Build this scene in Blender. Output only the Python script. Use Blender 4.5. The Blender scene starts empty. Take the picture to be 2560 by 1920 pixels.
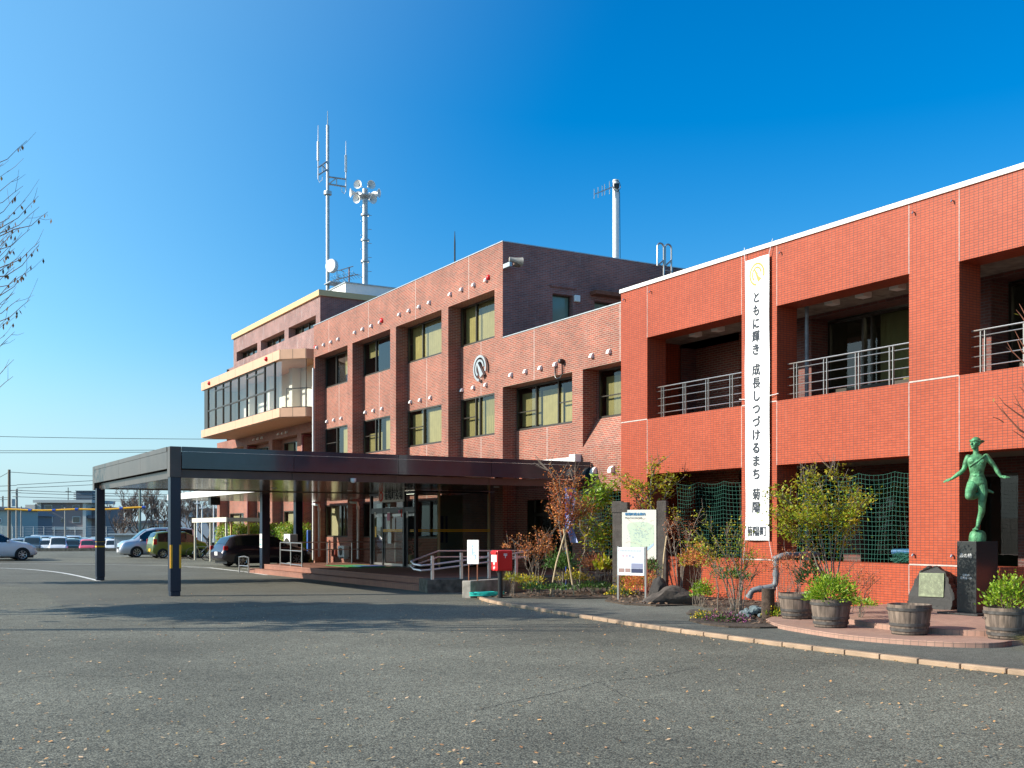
import bpy, bmesh, math, random
from mathutils import Vector, Matrix
S = bpy.context.scene
COL = S.collection
PI = math.pi
rad = math.radians

# ------------------------------------------------------------------ camera, sky, sun, exposure
EYE = 1.7
TH = rad(30.55)
cam = bpy.data.cameras.new('camera')
cam.sensor_width = 36.0
cam.lens = 36.0 * 2770 / 2560
cam.shift_y = (1325 - 960) / 2560
cam.clip_end = 4000
camo = bpy.data.objects.new('camera', cam)
camo.location = (0, 0, EYE)
camo.rotation_euler = (PI / 2, 0, -TH)
COL.objects.link(camo)
S.camera = camo

SUN_EL = rad(27.5)
SUN_AZ = math.atan2(-0.919, 0.394)          # clockwise from +Y
W = bpy.data.worlds.new('World')
S.world = W
W.use_nodes = True
wn = W.node_tree
sky = wn.nodes.new('ShaderNodeTexSky')
sky.sky_type = 'NISHITA'
sky.sun_disc = False
sky.sun_elevation = SUN_EL
sky.sun_rotation = SUN_AZ
sky.air_density = 1.0
sky.dust_density = .8
sky.ozone_density = 3.0
hsv = wn.nodes.new('ShaderNodeHueSaturation')
hsv.inputs['Hue'].default_value = 0.505
hsv.inputs['Saturation'].default_value = 1.34
vm = wn.nodes.new('ShaderNodeVectorMath'); vm.operation = 'MULTIPLY_ADD'; vm.inputs[1].default_value = (.065, .065, .065); vm.inputs[2].default_value = (1, 1, 1)
vd = wn.nodes.new('ShaderNodeVectorMath'); vd.operation = 'DIVIDE'
wb = wn.nodes.new('ShaderNodeVectorMath'); wb.operation = 'MULTIPLY'; wb.inputs[1].default_value = (.82, .97, 1.04); gm = wn.nodes.new('ShaderNodeGamma'); gm.inputs[1].default_value = 1.2; k1 = wn.nodes.new('ShaderNodeVectorMath'); k1.operation = 'SCALE'; k1.inputs[3].default_value = 1 / 3.0; wn.links.new(sky.outputs[0], k1.inputs[0]); wn.links.new(k1.outputs[0], gm.inputs[0])
k2 = wn.nodes.new('ShaderNodeVectorMath'); k2.operation = 'SCALE'; k2.inputs[3].default_value = 3.0; wn.links.new(gm.outputs[0], k2.inputs[0]); wn.links.new(k2.outputs[0], wb.inputs[0])
wn.links.new(wb.outputs[0], vm.inputs[0]); wn.links.new(wb.outputs[0], vd.inputs[0]); wn.links.new(vm.outputs[0], vd.inputs[1])
wn.links.new(vd.outputs[0], hsv.inputs['Color'])
# pale glow of the air around the sun (a function of the angle to the sun)
tcw = wn.nodes.new('ShaderNodeTexCoord'); dt = wn.nodes.new('ShaderNodeVectorMath'); dt.operation = 'DOT_PRODUCT'
dt.inputs[1].default_value = (math.sin(SUN_AZ) * math.cos(SUN_EL), math.cos(SUN_AZ) * math.cos(SUN_EL), math.sin(SUN_EL)); wn.links.new(tcw.outputs['Generated'], dt.inputs[0])
mrg = wn.nodes.new('ShaderNodeMapRange'); mrg.interpolation_type = 'SMOOTHSTEP'; mrg.inputs[1].default_value = .0; mrg.inputs[2].default_value = .5; mrg.inputs[4].default_value = 1.0; wn.links.new(dt.outputs['Value'], mrg.inputs[0])
glow = wn.nodes.new('ShaderNodeMix'); glow.data_type = 'RGBA'; glow.blend_type = 'ADD'; glow.inputs[7].default_value = (.78, 1.14, .92, 1)
wn.links.new(mrg.outputs[0], glow.inputs[0]); wn.links.new(hsv.outputs[0], glow.inputs[6])
# pale blue haze low over the horizon
sz = wn.nodes.new('ShaderNodeSeparateXYZ'); wn.links.new(tcw.outputs['Generated'], sz.inputs[0])
mrh = wn.nodes.new('ShaderNodeMapRange'); mrh.interpolation_type = 'SMOOTHSTEP'; mrh.inputs[1].default_value = -.02; mrh.inputs[2].default_value = .17; mrh.inputs[3].default_value = .85; mrh.inputs[4].default_value = 0.0; wn.links.new(sz.outputs[2], mrh.inputs[0])
hz = wn.nodes.new('ShaderNodeMix'); hz.data_type = 'RGBA'; hz.inputs[7].default_value = (2.25, 3.25, 3.95, 1)
wn.links.new(mrh.outputs[0], hz.inputs[0]); wn.links.new(glow.outputs[2], hz.inputs[6])
wn.links.new(hz.outputs[2], wn.nodes['Background'].inputs[0])
wn.nodes['Background'].inputs[1].default_value = 0.15
sl = bpy.data.lights.new('sun', 'SUN')
sl.energy = 5.0
sl.angle = rad(0.53)
sl.color = (1.0, 0.92, 0.79)
slo = bpy.data.objects.new('sun', sl)
sd = Vector((math.sin(SUN_AZ) * math.cos(SUN_EL), math.cos(SUN_AZ) * math.cos(SUN_EL), math.sin(SUN_EL)))
slo.rotation_euler = (-sd).to_track_quat('-Z', 'Y').to_euler()
slo.location = sd * 60
COL.objects.link(slo)
S.view_settings.view_transform = 'Standard'
S.view_settings.look = 'None'
S.view_settings.exposure = 0.62
S.view_settings.gamma = 1.0
S.cycles.max_bounces = 8
S.cycles.transparent_max_bounces = 24
S.cycles.use_denoising = True
S.cycles.caustics_reflective = False
S.cycles.caustics_refractive = False
S.cycles.sample_clamp_indirect = 4.0

# ------------------------------------------------------------------ measuring helper: photograph pixel -> point on a known plane
FV = (math.sin(TH), math.cos(TH)); RV = (math.cos(TH), -math.sin(TH))
def ray(x, y):
    a = (x - 1280) / 2770; b = (1325 - y) / 2770
    return (FV[0] + a * RV[0], FV[1] + a * RV[1], b)
def P(x, y, X=None, Y=None, Z=None, D=None):
    r = ray(x, y)
    s = X / r[0] if X is not None else Y / r[1] if Y is not None else D if D is not None else (Z - EYE) / r[2]
    return Vector((r[0] * s, r[1] * s, EYE + r[2] * s))
def YX(x, X):                                # Y of an image column on the plane X
    return P(x, 0, X=X).y

# ------------------------------------------------------------------ mesh helpers
class MB:
    def __init__(s): s.v = []; s.f = []; s.m = []
    def face(s, pts, mi=0):
        n = len(s.v); s.v += [tuple(p) for p in pts]; s.f.append(tuple(range(n, n + len(pts)))); s.m.append(mi)
        return s
    def grid(s, rows, mi=0, close=False):
        n = len(s.v); k = len(rows[0])
        for r in rows: s.v += [tuple(p) for p in r]
        for i in range(len(rows) - 1):
            for j in range(k if close else k - 1):
                j2 = (j + 1) % k
                s.f.append((n + i * k + j, n + i * k + j2, n + (i + 1) * k + j2, n + (i + 1) * k + j)); s.m.append(mi)
        return n
    def box(s, a, b, mi=0):
        x0, x1 = sorted((a[0], b[0])); y0, y1 = sorted((a[1], b[1])); z0, z1 = sorted((a[2], b[2]))
        n = len(s.v)
        s.v += [(x0,y0,z0),(x1,y0,z0),(x1,y1,z0),(x0,y1,z0),(x0,y0,z1),(x1,y0,z1),(x1,y1,z1),(x0,y1,z1)]
        for q in ((0,3,2,1),(4,5,6,7),(0,1,5,4),(1,2,6,5),(2,3,7,6),(3,0,4,7)):
            s.f.append(tuple(n + i for i in q)); s.m.append(mi)
        return s
    def obox(s, c, size, rz=0.0, mi=0, rx=0.0):
        M = Matrix.Rotation(rz, 3, 'Z') @ Matrix.Rotation(rx, 3, 'X'); n = len(s.v); c = Vector(c)
        for dz in (-.5, .5):
            for dx, dy in ((-.5,-.5),(.5,-.5),(.5,.5),(-.5,.5)):
                s.v.append(tuple(c + M @ Vector((dx * size[0], dy * size[1], dz * size[2]))))
        for q in ((0,3,2,1),(4,5,6,7),(0,1,5,4),(1,2,6,5),(2,3,7,6),(3,0,4,7)):
            s.f.append(tuple(n + i for i in q)); s.m.append(mi)
        return s
    def prism(s, poly, z0, z1, mi=0, mtop=None):
        n = len(s.v); k = len(poly)
        area = sum(poly[i][0] * poly[(i+1) % k][1] - poly[(i+1) % k][0] * poly[i][1] for i in range(k))
        if area < 0: poly = poly[::-1]
        s.v += [(p[0], p[1], z0) for p in poly] + [(p[0], p[1], z1) for p in poly]
        for i in range(k):
            j = (i + 1) % k; s.f.append((n + i, n + j, n + k + j, n + k + i)); s.m.append(mi)
        s.f.append(tuple(n + k + i for i in range(k))); s.m.append(mi if mtop is None else mtop)
        s.f.append(tuple(n + k - 1 - i for i in range(k))); s.m.append(mi)
        return s
    def tube(s, pts, r, n=8, mi=0, cap=True):
        pts = [Vector(p) for p in pts]
        if not isinstance(r, (list, tuple)): r = [r] * len(pts)
        rows = []; up = Vector((0, 0, 1)); prev = None
        for i, p in enumerate(pts):
            t = (pts[min(i + 1, len(pts) - 1)] - pts[max(i - 1, 0)])
            if t.length < 1e-9: t = Vector((0, 0, 1))
            t.normalize()
            if prev is None:
                a = t.cross(up)
                if a.length < 1e-3: a = t.cross(Vector((1, 0, 0)))
            else:
                a = prev - t * prev.dot(t)
                if a.length < 1e-6: a = t.cross(up)
            a.normalize(); prev = a; b = t.cross(a)
            rows.append([p + (a * math.cos(2*PI*k/n) + b * math.sin(2*PI*k/n)) * r[i] for k in range(n)])
        st = s.grid(rows, mi, True)
        if cap:
            s.f.append(tuple(st + k for k in range(n))[::-1]); s.m.append(mi)
            e = st + (len(pts) - 1) * n
            s.f.append(tuple(e + k for k in range(n))); s.m.append(mi)
        return s
    def lathe(s, prof, c=(0, 0, 0), n=24, mi=0, axis='Z', M=None):
        rows = []
        for r, z in prof:
            ring = []
            for k in range(n):
                a = 2 * PI * k / n
                v = Vector((r * math.cos(a), r * math.sin(a), z))
                if M is not None: v = M @ v
                ring.append(Vector(c) + v)
            rows.append(ring)
        s.grid(rows, mi, True)
        return s
    def leaf(s, c, d, nrm, L, Wd, mi=0):
        d = d.normalized(); w = d.cross(nrm)
        if w.length < 1e-4: w = d.cross(Vector((.3, .5, .8)))
        w.normalize(); n = len(s.v)
        s.v += [tuple(c), tuple(c + d * L * .5 + w * Wd * .5), tuple(c + d * L), tuple(c + d * L * .5 - w * Wd * .5)]
        s.f.append((n, n + 1, n + 2, n + 3)); s.m.append(mi)
    def obj(s, name, mats, parent=None, smooth=False, local=False, bevel=0.0, angle=40):
        me = bpy.data.meshes.new(name)
        v = s.v
        if parent is not None and not local:
            o_ = wloc(parent); v = [(p[0] - o_[0], p[1] - o_[1], p[2] - o_[2]) for p in v]
        me.from_pydata(v, [], s.f)
        if not isinstance(mats, (list, tuple)): mats = [mats]
        for m in mats: me.materials.append(m)
        if len(mats) > 1: me.polygons.foreach_set('material_index', s.m)
        if smooth:
            me.polygons.foreach_set('use_smooth', [True] * len(me.polygons))
            if angle < 180:
                try: me.set_sharp_from_angle(angle=rad(angle))
                except Exception: pass
        me.update()
        o = bpy.data.objects.new(name, me); COL.objects.link(o)
        if parent is not None: o.parent = parent
        if bevel:
            b = o.modifiers.new('bevel', 'BEVEL'); b.width = bevel; b.segments = 2; b.limit_method = 'ANGLE'
        return o
def wloc(o):
    t = Vector(o.location)
    while o.parent is not None:
        o = o.parent; t = t + Vector(o.location)
    return t
def tag(o, label, cat, group=None):
    o['label'] = label; o['category'] = cat
    if group: o['group'] = group
    return o
def thing(name, label, cat, loc=(0, 0, 0), rz=0.0, group=None):
    o = bpy.data.objects.new(name, None); COL.objects.link(o)
    o.empty_display_size = .3
    o.location = loc; o.rotation_euler = (0, 0, rz)
    return tag(o, label, cat, group)
def struct(o, kind='structure'):
    o['kind'] = kind
    return o
def dup(src, loc=None, parent=None, rz=None):
    c = src.copy(); COL.objects.link(c)
    if parent is not None: c.parent = parent
    if loc is not None: c.location = loc
    if rz is not None: c.rotation_euler = (0, 0, rz)
    return c
def copy_tree(o, parent=None, loc=None, rz=None, label=None):
    c = dup(o, loc, parent, rz)
    if label: c['label'] = label
    for ch in [x for x in COL.objects if x.parent == o]: copy_tree(ch, c)
    return c
def text(name, body, size, loc, M, mat, parent=None, bold=0.0, depth=0.004, align='CENTER', vert=False, sx=1.0, heavy=0.0):
    cu = bpy.data.curves.new(name, 'FONT'); cu.body = body; cu.size = size; cu.extrude = depth; cu.offset = bold
    cu.align_x = align; cu.align_y = 'CENTER'; cu.resolution_u = 3
    t = bpy.data.objects.new(name, cu); COL.objects.link(t)
    dg = bpy.context.evaluated_depsgraph_get()
    me = bpy.data.meshes.new_from_object(t.evaluated_get(dg))
    if heavy:                                     # heavier strokes: the same glyphs shifted a little and merged
        bmx = bmesh.new()
        for i, (dx, dy) in enumerate(((0, 0), (heavy, 0), (-heavy, 0), (0, heavy), (0, -heavy))):
            mm = me.copy(); mm.transform(Matrix.Translation((dx, dy, i * .0006))); bmx.from_mesh(mm); bpy.data.meshes.remove(mm)
        bmx.to_mesh(me); bmx.free()
    bpy.data.objects.remove(t); bpy.data.curves.remove(cu)
    M4 = Matrix.Translation(Vector(loc) - (wloc(parent) if parent else Vector())) @ M.to_4x4() @ Matrix.Diagonal((sx, 1, 1, 1))
    me.transform(M4); me.name = name; me.materials.clear(); me.materials.append(mat)
    o = bpy.data.objects.new(name, me); COL.objects.link(o)
    if parent: o.parent = parent
    return o
FACE_NX = Matrix(((0, 0, -1), (-1, 0, 0), (0, 1, 0)))          # text on a wall that faces -X
FACE_NY = Matrix(((1, 0, 0), (0, 0, -1), (0, 1, 0)))           # text on a wall that faces -Y
def face_dir(a):                                              # text facing horizontally, local +x turned by a
    return Matrix.Rotation(a, 3, 'Z') @ FACE_NY

# ------------------------------------------------------------------ materials
def mat(name, col, rough=.6, metal=0.0, spec=.5, noise=0.0, nscale=8.0, bump=0.0, bscale=60.0, coat=0.0, emit=None, es=1.0, sub=0.0):
    m = bpy.data.materials.new(name); m.use_nodes = True
    nt = m.node_tree; b = nt.nodes['Principled BSDF']
    b.inputs['Base Color'].default_value = (*col, 1); b.inputs['Roughness'].default_value = rough
    b.inputs['Metallic'].default_value = metal; b.inputs['Specular IOR Level'].default_value = spec
    if coat: b.inputs['Coat Weight'].default_value = coat; b.inputs['Coat Roughness'].default_value = .05
    if emit: b.inputs['Emission Color'].default_value = (*emit, 1); b.inputs['Emission Strength'].default_value = es
    if noise or bump:
        tc = nt.nodes.new('ShaderNodeTexCoord')
    if noise:
        n = nt.nodes.new('ShaderNodeTexNoise'); n.inputs['Scale'].default_value = nscale; n.inputs['Detail'].default_value = 6
        nt.links.new(tc.outputs['Object'], n.inputs['Vector'])
        r = nt.nodes.new('ShaderNodeMapRange'); r.inputs[1].default_value = .3; r.inputs[2].default_value = .7
        r.inputs[3].default_value = 1 - noise; r.inputs[4].default_value = 1 + noise
        nt.links.new(n.outputs[0], r.inputs[0])
        mx = nt.nodes.new('ShaderNodeMix'); mx.data_type = 'RGBA'; mx.blend_type = 'MULTIPLY'; mx.inputs[0].default_value = 1
        mx.inputs[6].default_value = (*col, 1); nt.links.new(r.outputs[0], mx.inputs[7])
        nt.links.new(mx.outputs[2], b.inputs['Base Color'])
    if bump:
        n2 = nt.nodes.new('ShaderNodeTexNoise'); n2.inputs['Scale'].default_value = bscale; n2.inputs['Detail'].default_value = 5
        nt.links.new(tc.outputs['Object'], n2.inputs['Vector'])
        bp = nt.nodes.new('ShaderNodeBump'); bp.inputs['Strength'].default_value = bump; bp.inputs['Distance'].default_value = .02
        nt.links.new(n2.outputs[0], bp.inputs['Height']); nt.links.new(bp.outputs[0], b.inputs['Normal'])
    return m
def wall_uv(nt):
    g = nt.nodes.new('ShaderNodeNewGeometry')
    sp = nt.nodes.new('ShaderNodeSeparateXYZ'); nt.links.new(g.outputs['Position'], sp.inputs[0])
    sn = nt.nodes.new('ShaderNodeSeparateXYZ'); nt.links.new(g.outputs['True Normal'], sn.inputs[0])
    def m(op, a, b=None):
        n = nt.nodes.new('ShaderNodeMath'); n.operation = op
        for i, x in enumerate((a, b)):
            if x is None: continue
            if isinstance(x, (int, float)): n.inputs[i].default_value = x
            else: nt.links.new(x, n.inputs[i])
        return n.outputs[0]
    ay = m('GREATER_THAN', m('ABSOLUTE', sn.outputs[1]), .6); az = m('GREATER_THAN', m('ABSOLUTE', sn.outputs[2]), .8)
    ax = m('GREATER_THAN', m('ABSOLUTE', sn.outputs[0]), .5)
    # u: Y on X faces, X on the others; v: Z on walls, Y on floors
    def lerp(f, a, b): return m('ADD', m('MULTIPLY', f, b), m('MULTIPLY', m('SUBTRACT', 1.0, f), a))
    u = lerp(ay, sp.outputs[1], sp.outputs[0]); u = lerp(az, u, sp.outputs[1])
    v = lerp(az, sp.outputs[2], sp.outputs[0])
    cb = nt.nodes.new('ShaderNodeCombineXYZ'); nt.links.new(u, cb.inputs[0]); nt.links.new(v, cb.inputs[1])
    return cb.outputs[0], g, sp, m
def brickmat(name, c1, c2, mortar, bw, bh, ms, off=.5, rough=.7, stain=.25, stain_col=(.75, .62, .58), white=0.0, bump=.35, spec=.4, msm=.1, dark=0.0, bias=0.0):
    m = bpy.data.materials.new(name); m.use_nodes = True; nt = m.node_tree; b = nt.nodes['Principled BSDF']
    uv, g, sp, mth = wall_uv(nt)
    br = nt.nodes.new('ShaderNodeTexBrick'); nt.links.new(uv, br.inputs['Vector'])
    br.offset = off; br.inputs['Scale'].default_value = 1; br.inputs['Brick Width'].default_value = bw; br.inputs['Row Height'].default_value = bh
    br.inputs['Mortar Size'].default_value = ms; br.inputs['Mortar Smooth'].default_value = msm; br.inputs['Bias'].default_value = bias
    br.inputs['Color1'].default_value = (*c1, 1); br.inputs['Color2'].default_value = (*c2, 1); br.inputs['Mortar'].default_value = (*mortar, 1)
    col = br.outputs['Color']
    n = nt.nodes.new('ShaderNodeTexNoise'); n.inputs['Scale'].default_value = .7; n.inputs['Detail'].default_value = 8; n.inputs['Roughness'].default_value = .65
    nt.links.new(g.outputs['Position'], n.inputs['Vector'])
    r = nt.nodes.new('ShaderNodeMapRange'); r.inputs[1].default_value = .3; r.inputs[2].default_value = .7; r.inputs[3].default_value = 1 - stain; r.inputs[4].default_value = 1 + stain * .6
    nt.links.new(n.outputs[0], r.inputs[0])
    mx = nt.nodes.new('ShaderNodeMix'); mx.data_type = 'RGBA'; mx.blend_type = 'MULTIPLY'; mx.inputs[0].default_value = 1
    nt.links.new(col, mx.inputs[6]); nt.links.new(r.outputs[0], mx.inputs[7]); col = mx.outputs[2]
    if white:                                     # lime bloom: pale blotches and runs that stay put on the bricks
        mp = nt.nodes.new('ShaderNodeMapping'); mp.inputs['Scale'].default_value = (2.2, 2.2, .5); nt.links.new(g.outputs['Position'], mp.inputs[0])
        n2 = nt.nodes.new('ShaderNodeTexNoise'); n2.inputs['Scale'].default_value = 1.6; n2.inputs['Detail'].default_value = 9; n2.inputs['Roughness'].default_value = .75
        nt.links.new(mp.outputs[0], n2.inputs['Vector'])
        r2 = nt.nodes.new('ShaderNodeMapRange'); r2.inputs[1].default_value = .55; r2.inputs[2].default_value = .78; r2.inputs[3].default_value = 0; r2.inputs[4].default_value = white
        nt.links.new(n2.outputs[0], r2.inputs[0])
        mx2 = nt.nodes.new('ShaderNodeMix'); mx2.data_type = 'RGBA'; nt.links.new(r2.outputs[0], mx2.inputs[0])
        nt.links.new(col, mx2.inputs[6]); mx2.inputs[7].default_value = (*stain_col, 1); col = mx2.outputs[2]
    nt.links.new(col, b.inputs['Base Color'])
    b.inputs['Roughness'].default_value = rough; b.inputs['Specular IOR Level'].default_value = spec
    bp = nt.nodes.new('ShaderNodeBump'); bp.inputs['Strength'].default_value = bump; bp.inputs['Distance'].default_value = .004; bp.invert = True
    nt.links.new(br.outputs['Fac'], bp.inputs['Height']); nt.links.new(bp.outputs[0], b.inputs['Normal'])
    return m
def glassmat(name, tint=(.8, .85, .8), refl=(1, 1, 1), rough=.0, ior=1.5):
    m = bpy.data.materials.new(name); m.use_nodes = True; nt = m.node_tree
    nt.nodes.remove(nt.nodes['Principled BSDF']); out = nt.nodes['Material Output']
    t = nt.nodes.new('ShaderNodeBsdfTransparent'); t.inputs[0].default_value = (*tint, 1)
    g = nt.nodes.new('ShaderNodeBsdfGlossy'); g.inputs[0].default_value = (*refl, 1); g.inputs['Roughness'].default_value = rough
    f = nt.nodes.new('ShaderNodeFresnel'); f.inputs[0].default_value = ior
    mx = nt.nodes.new('ShaderNodeMixShader')
    nt.links.new(f.outputs[0], mx.inputs[0]); nt.links.new(t.outputs[0], mx.inputs[1]); nt.links.new(g.outputs[0], mx.inputs[2])
    nt.links.new(mx.outputs[0], out.inputs[0])
    return m
def foliage(name, cols, rough=.55, trans=.4):
    m = bpy.data.materials.new(name); m.use_nodes = True; nt = m.node_tree; b = nt.nodes['Principled BSDF']
    g = nt.nodes.new('ShaderNodeNewGeometry')
    rp = nt.nodes.new('ShaderNodeValToRGB'); cr = rp.color_ramp
    while len(cr.elements) < len(cols): cr.elements.new(.5)
    for i, c in enumerate(cols):
        cr.elements[i].position = i / max(1, len(cols) - 1); cr.elements[i].color = (*c, 1)
    nt.links.new(g.outputs['Random Per Island'], rp.inputs[0]); nt.links.new(rp.outputs[0], b.inputs['Base Color'])
    b.inputs['Roughness'].default_value = rough
    tl = nt.nodes.new('ShaderNodeBsdfTranslucent'); nt.links.new(rp.outputs[0], tl.inputs[0])
    mx = nt.nodes.new('ShaderNodeMixShader'); mx.inputs[0].default_value = trans
    nt.links.new(b.outputs[0], mx.inputs[1]); nt.links.new(tl.outputs[0], mx.inputs[2])
    nt.links.new(mx.outputs[0], nt.nodes['Material Output'].inputs[0])
    return m
def asphalt(name, base, speck=.5, scale=1.0, patch=.25):
    m = bpy.data.materials.new(name); m.use_nodes = True; nt = m.node_tree; b = nt.nodes['Principled BSDF']
    g = nt.nodes.new('ShaderNodeNewGeometry'); pos = g.outputs['Position']
    def nz(sc, det, ro=.6):
        n = nt.nodes.new('ShaderNodeTexNoise'); n.inputs['Scale'].default_value = sc; n.inputs['Detail'].default_value = det; n.inputs['Roughness'].default_value = ro
        nt.links.new(pos, n.inputs['Vector']); return n.outputs[0]
    def mr(x, a, c, lo, hi):
        r = nt.nodes.new('ShaderNodeMapRange'); r.inputs[1].default_value = a; r.inputs[2].default_value = c; r.inputs[3].default_value = lo; r.inputs[4].default_value = hi
        nt.links.new(x, r.inputs[0]); return r.outputs[0]
    def mul(x, y):
        n = nt.nodes.new('ShaderNodeMath'); n.operation = 'MULTIPLY'; nt.links.new(x, n.inputs[0]); nt.links.new(y, n.inputs[1]); return n.outputs[0]
    vo = nt.nodes.new('ShaderNodeTexVoronoi'); vo.inputs['Scale'].default_value = 64 * scale; nt.links.new(pos, vo.inputs['Vector'])
    sx = nt.nodes.new('ShaderNodeSeparateColor'); nt.links.new(vo.outputs['Color'], sx.inputs[0])
    f = mul(mr(sx.outputs[0], 0, 1, 1 - speck, 1 + speck), mr(vo.outputs['Distance'], .0, .6, 1.2, .55))
    f = mul(f, mr(nz(.23, 7, .6), .35, .65, 1 - patch, 1 + patch))
    f = mul(f, mr(nz(1.4, 5), .3, .7, .92, 1.08))
    f = mul(f, mr(nz(9.0, 3), .3, .7, .85, 1.15))
    c = nt.nodes.new('ShaderNodeMix'); c.data_type = 'RGBA'; c.blend_type = 'MULTIPLY'; c.inputs[0].default_value = 1
    c.inputs[6].default_value = (*base, 1); nt.links.new(f, c.inputs[7])
    nt.links.new(c.outputs[2], b.inputs['Base Color']); b.inputs['Roughness'].default_value = .85; b.inputs['Specular IOR Level'].default_value = .3
    bp = nt.nodes.new('ShaderNodeBump'); bp.inputs['Strength'].default_value = .55; bp.inputs['Distance'].default_value = .008; bp.invert = True
    nt.links.new(vo.outputs['Distance'], bp.inputs['Height']); nt.links.new(bp.outputs[0], b.inputs['Normal'])
    return m

M_ASPH = asphalt('asphalt', (.205, .202, .158), .6, 1.0)
M_WALK = asphalt('sidewalk_asphalt', (.17, .175, .15), .5, 1.6)
M_TILE = brickmat('orange_tile', (.43, .084, .036), (.37, .068, .028), (.12, .045, .036), .1, .05, .0048, off=0.0, rough=.45, stain=.12, white=.16, stain_col=(.5, .2, .14), bump=.25, spec=.2, msm=.0)
M_BRICK = brickmat('red_brick', (.33, .074, .042), (.19, .052, .036), (.36, .25, .185), .229, .0638, .0095, rough=.72, stain=.3, white=.35, stain_col=(.42, .28, .25), bump=.5)
M_BRICKD = brickmat('shade_side_brick', (.36, .115, .092), (.22, .082, .076), (.3, .22, .2), .229, .0638, .009, rough=.75, stain=.35, white=.4, stain_col=(.42, .36, .36), bump=.5)  # brick with lime bloom; the side walls' shade and fill light put into its colour
M_BRICKI = brickmat('shaded_brick', (.2, .062, .048), (.11, .044, .042), (.15, .11, .10), .229, .0638, .009, rough=.75, stain=.3, bump=.5)  # darker copy of the brick, shade of the deep openings put into its colour
M_BRICKW = brickmat('bleached_brick', (.26, .10, .085), (.17, .075, .07), (.36, .3, .28), .229, .0638, .0095, rough=.75, stain=.35, white=.85, stain_col=(.46, .4, .4), bump=.4)
M_PAVE = brickmat('paving_tile', (.42, .25, .185), (.36, .21, .16), (.2, .14, .11), .1, .1, .004, off=0.0, rough=.8, stain=.2, bump=.3)
M_TERR = brickmat('terrace_tile', (.3, .135, .09), (.26, .115, .08), (.12, .07, .05), .15, .15, .005, off=0.0, rough=.7, stain=.2, bump=.2)
M_COPING = mat('coping_metal', (.82, .8, .76), .4, noise=.05)
M_CREAM = mat('cream_panel', (.6, .42, .21), .5, noise=.06, nscale=3)
M_PEACH = mat('peach_panel', (.62, .36, .225), .5, noise=.05, nscale=3)
M_JOINT = mat('sealant', (.5, .42, .38), .7, noise=.2)
M_WHITE = mat('white_paint', (.8, .8, .78), .5, noise=.04)
M_BRONZE = mat('bronze_aluminium', (.075, .062, .05), .22, .75, noise=.12, nscale=2)
M_FASCIA = mat('canopy_fascia', (.085, .063, .052), .3, .1, noise=.18, nscale=1.5)
M_FASCIAF = mat('sky_tinted_fascia', (.012, .042, .06), .14, .1, noise=.18, nscale=1.5, coat=.4)  # sky reflection on the bronze front put into its blue base colour
M_SOFFIT = mat('soffit_metal', (.46, .41, .34), .14, .9, noise=.08, nscale=1)
M_COLUMN = mat('column_metal', (.004, .012, .032), .3, .0, noise=.1, nscale=2)
M_STEEL = mat('stainless', (.5, .48, .46), .3, .85)
M_RAIL = mat('handrail_steel', (.75, .72, .7), .35, .6)
M_GALV = mat('galvanised', (.42, .45, .46), .45, .7, noise=.15, nscale=5)
M_FRAME = mat('window_frame', (.06, .052, .042), .4, .4)
M_GLASS = glassmat('window_glass', (.69, .69, .56))
M_GLASSC = glassmat('clear_glass', (.86, .9, .88))
M_GLASSD = glassmat('door_glass', (.6, .66, .62))
M_BLIND = mat('blind', (.57, .51, .30), .8, noise=.1, nscale=3)
M_BLINDD = mat('blind_dark', (.40, .37, .23), .8, noise=.1, nscale=3)
M_CURT = mat('curtain', (.7, .68, .6), .85)
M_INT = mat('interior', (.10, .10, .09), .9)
M_INTW = mat('interior_white', (.78, .74, .66), .8)
M_SOIL = mat('soil', (.07, .05, .035), .95, noise=.5, nscale=14, bump=.8, bscale=40)
M_CONC = mat('concrete', (.27, .25, .22), .85, noise=.35, nscale=5, bump=.3)
M_CONCD = mat('mossy_concrete', (.11, .105, .085), .9, noise=.5, nscale=6, bump=.5)
M_KERB = mat('kerb_stone', (.34, .235, .155), .8, noise=.25, nscale=3, bump=.3)
M_LINE = mat('road_paint', (.66, .66, .63), .7, noise=.35, nscale=7)
M_BLACK = mat('black_paint', (.012, .012, .013), .35)
M_RED = mat('red_paint', (.66, .01, .014), .4)
M_YEL = mat('yellow_paint', (.9, .45, .015), .5)
M_BLUE = mat('blue_tape', (.02, .08, .42), .5)
M_TEXT = mat('dark_ink', (.035, .045, .06), .7)
M_ORANGE = mat('orange_ink', (.85, .32, .08), .7)
M_BLUEINK = mat('blue_ink', (.03, .16, .42), .7)
M_REDINK = mat('red_ink', (.7, .05, .03), .7)
M_STONE = mat('granite', (.03, .034, .034), .25, noise=.08, nscale=60)
M_STONEP = mat('dressed_stone', (.015, .016, .016), .6, noise=.3, nscale=8, bump=.25)
M_ROCK = mat('rock', (.075, .06, .05), .9, noise=.55, nscale=3, bump=1.0, bscale=7)
M_ROCKB = mat('blue_rock', (.13, .17, .18), .85, noise=.5, nscale=6, bump=.8, bscale=12)
M_BRZ = mat('verdigris', (.085, .27, .125), .55, .25, noise=.6, nscale=9, bump=.4, bscale=30)
M_WOOD = mat('weathered_wood', (.135, .105, .085), .85, noise=.5, nscale=4, bump=.5, bscale=25)
M_WOODD = mat('dark_post_wood', (.085, .072, .062), .85, noise=.4, nscale=4, bump=.4, bscale=25)
M_BARK = mat('bark', (.2, .165, .13), .9, noise=.35, nscale=12)
M_TWIG = mat('twig', (.17, .12, .095), .9, noise=.3, nscale=12)
M_BAMBOO = mat('bamboo', (.5, .38, .22), .6, noise=.2, nscale=6)
M_RUBBER = mat('tyre', (.015, .015, .016), .85)
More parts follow.
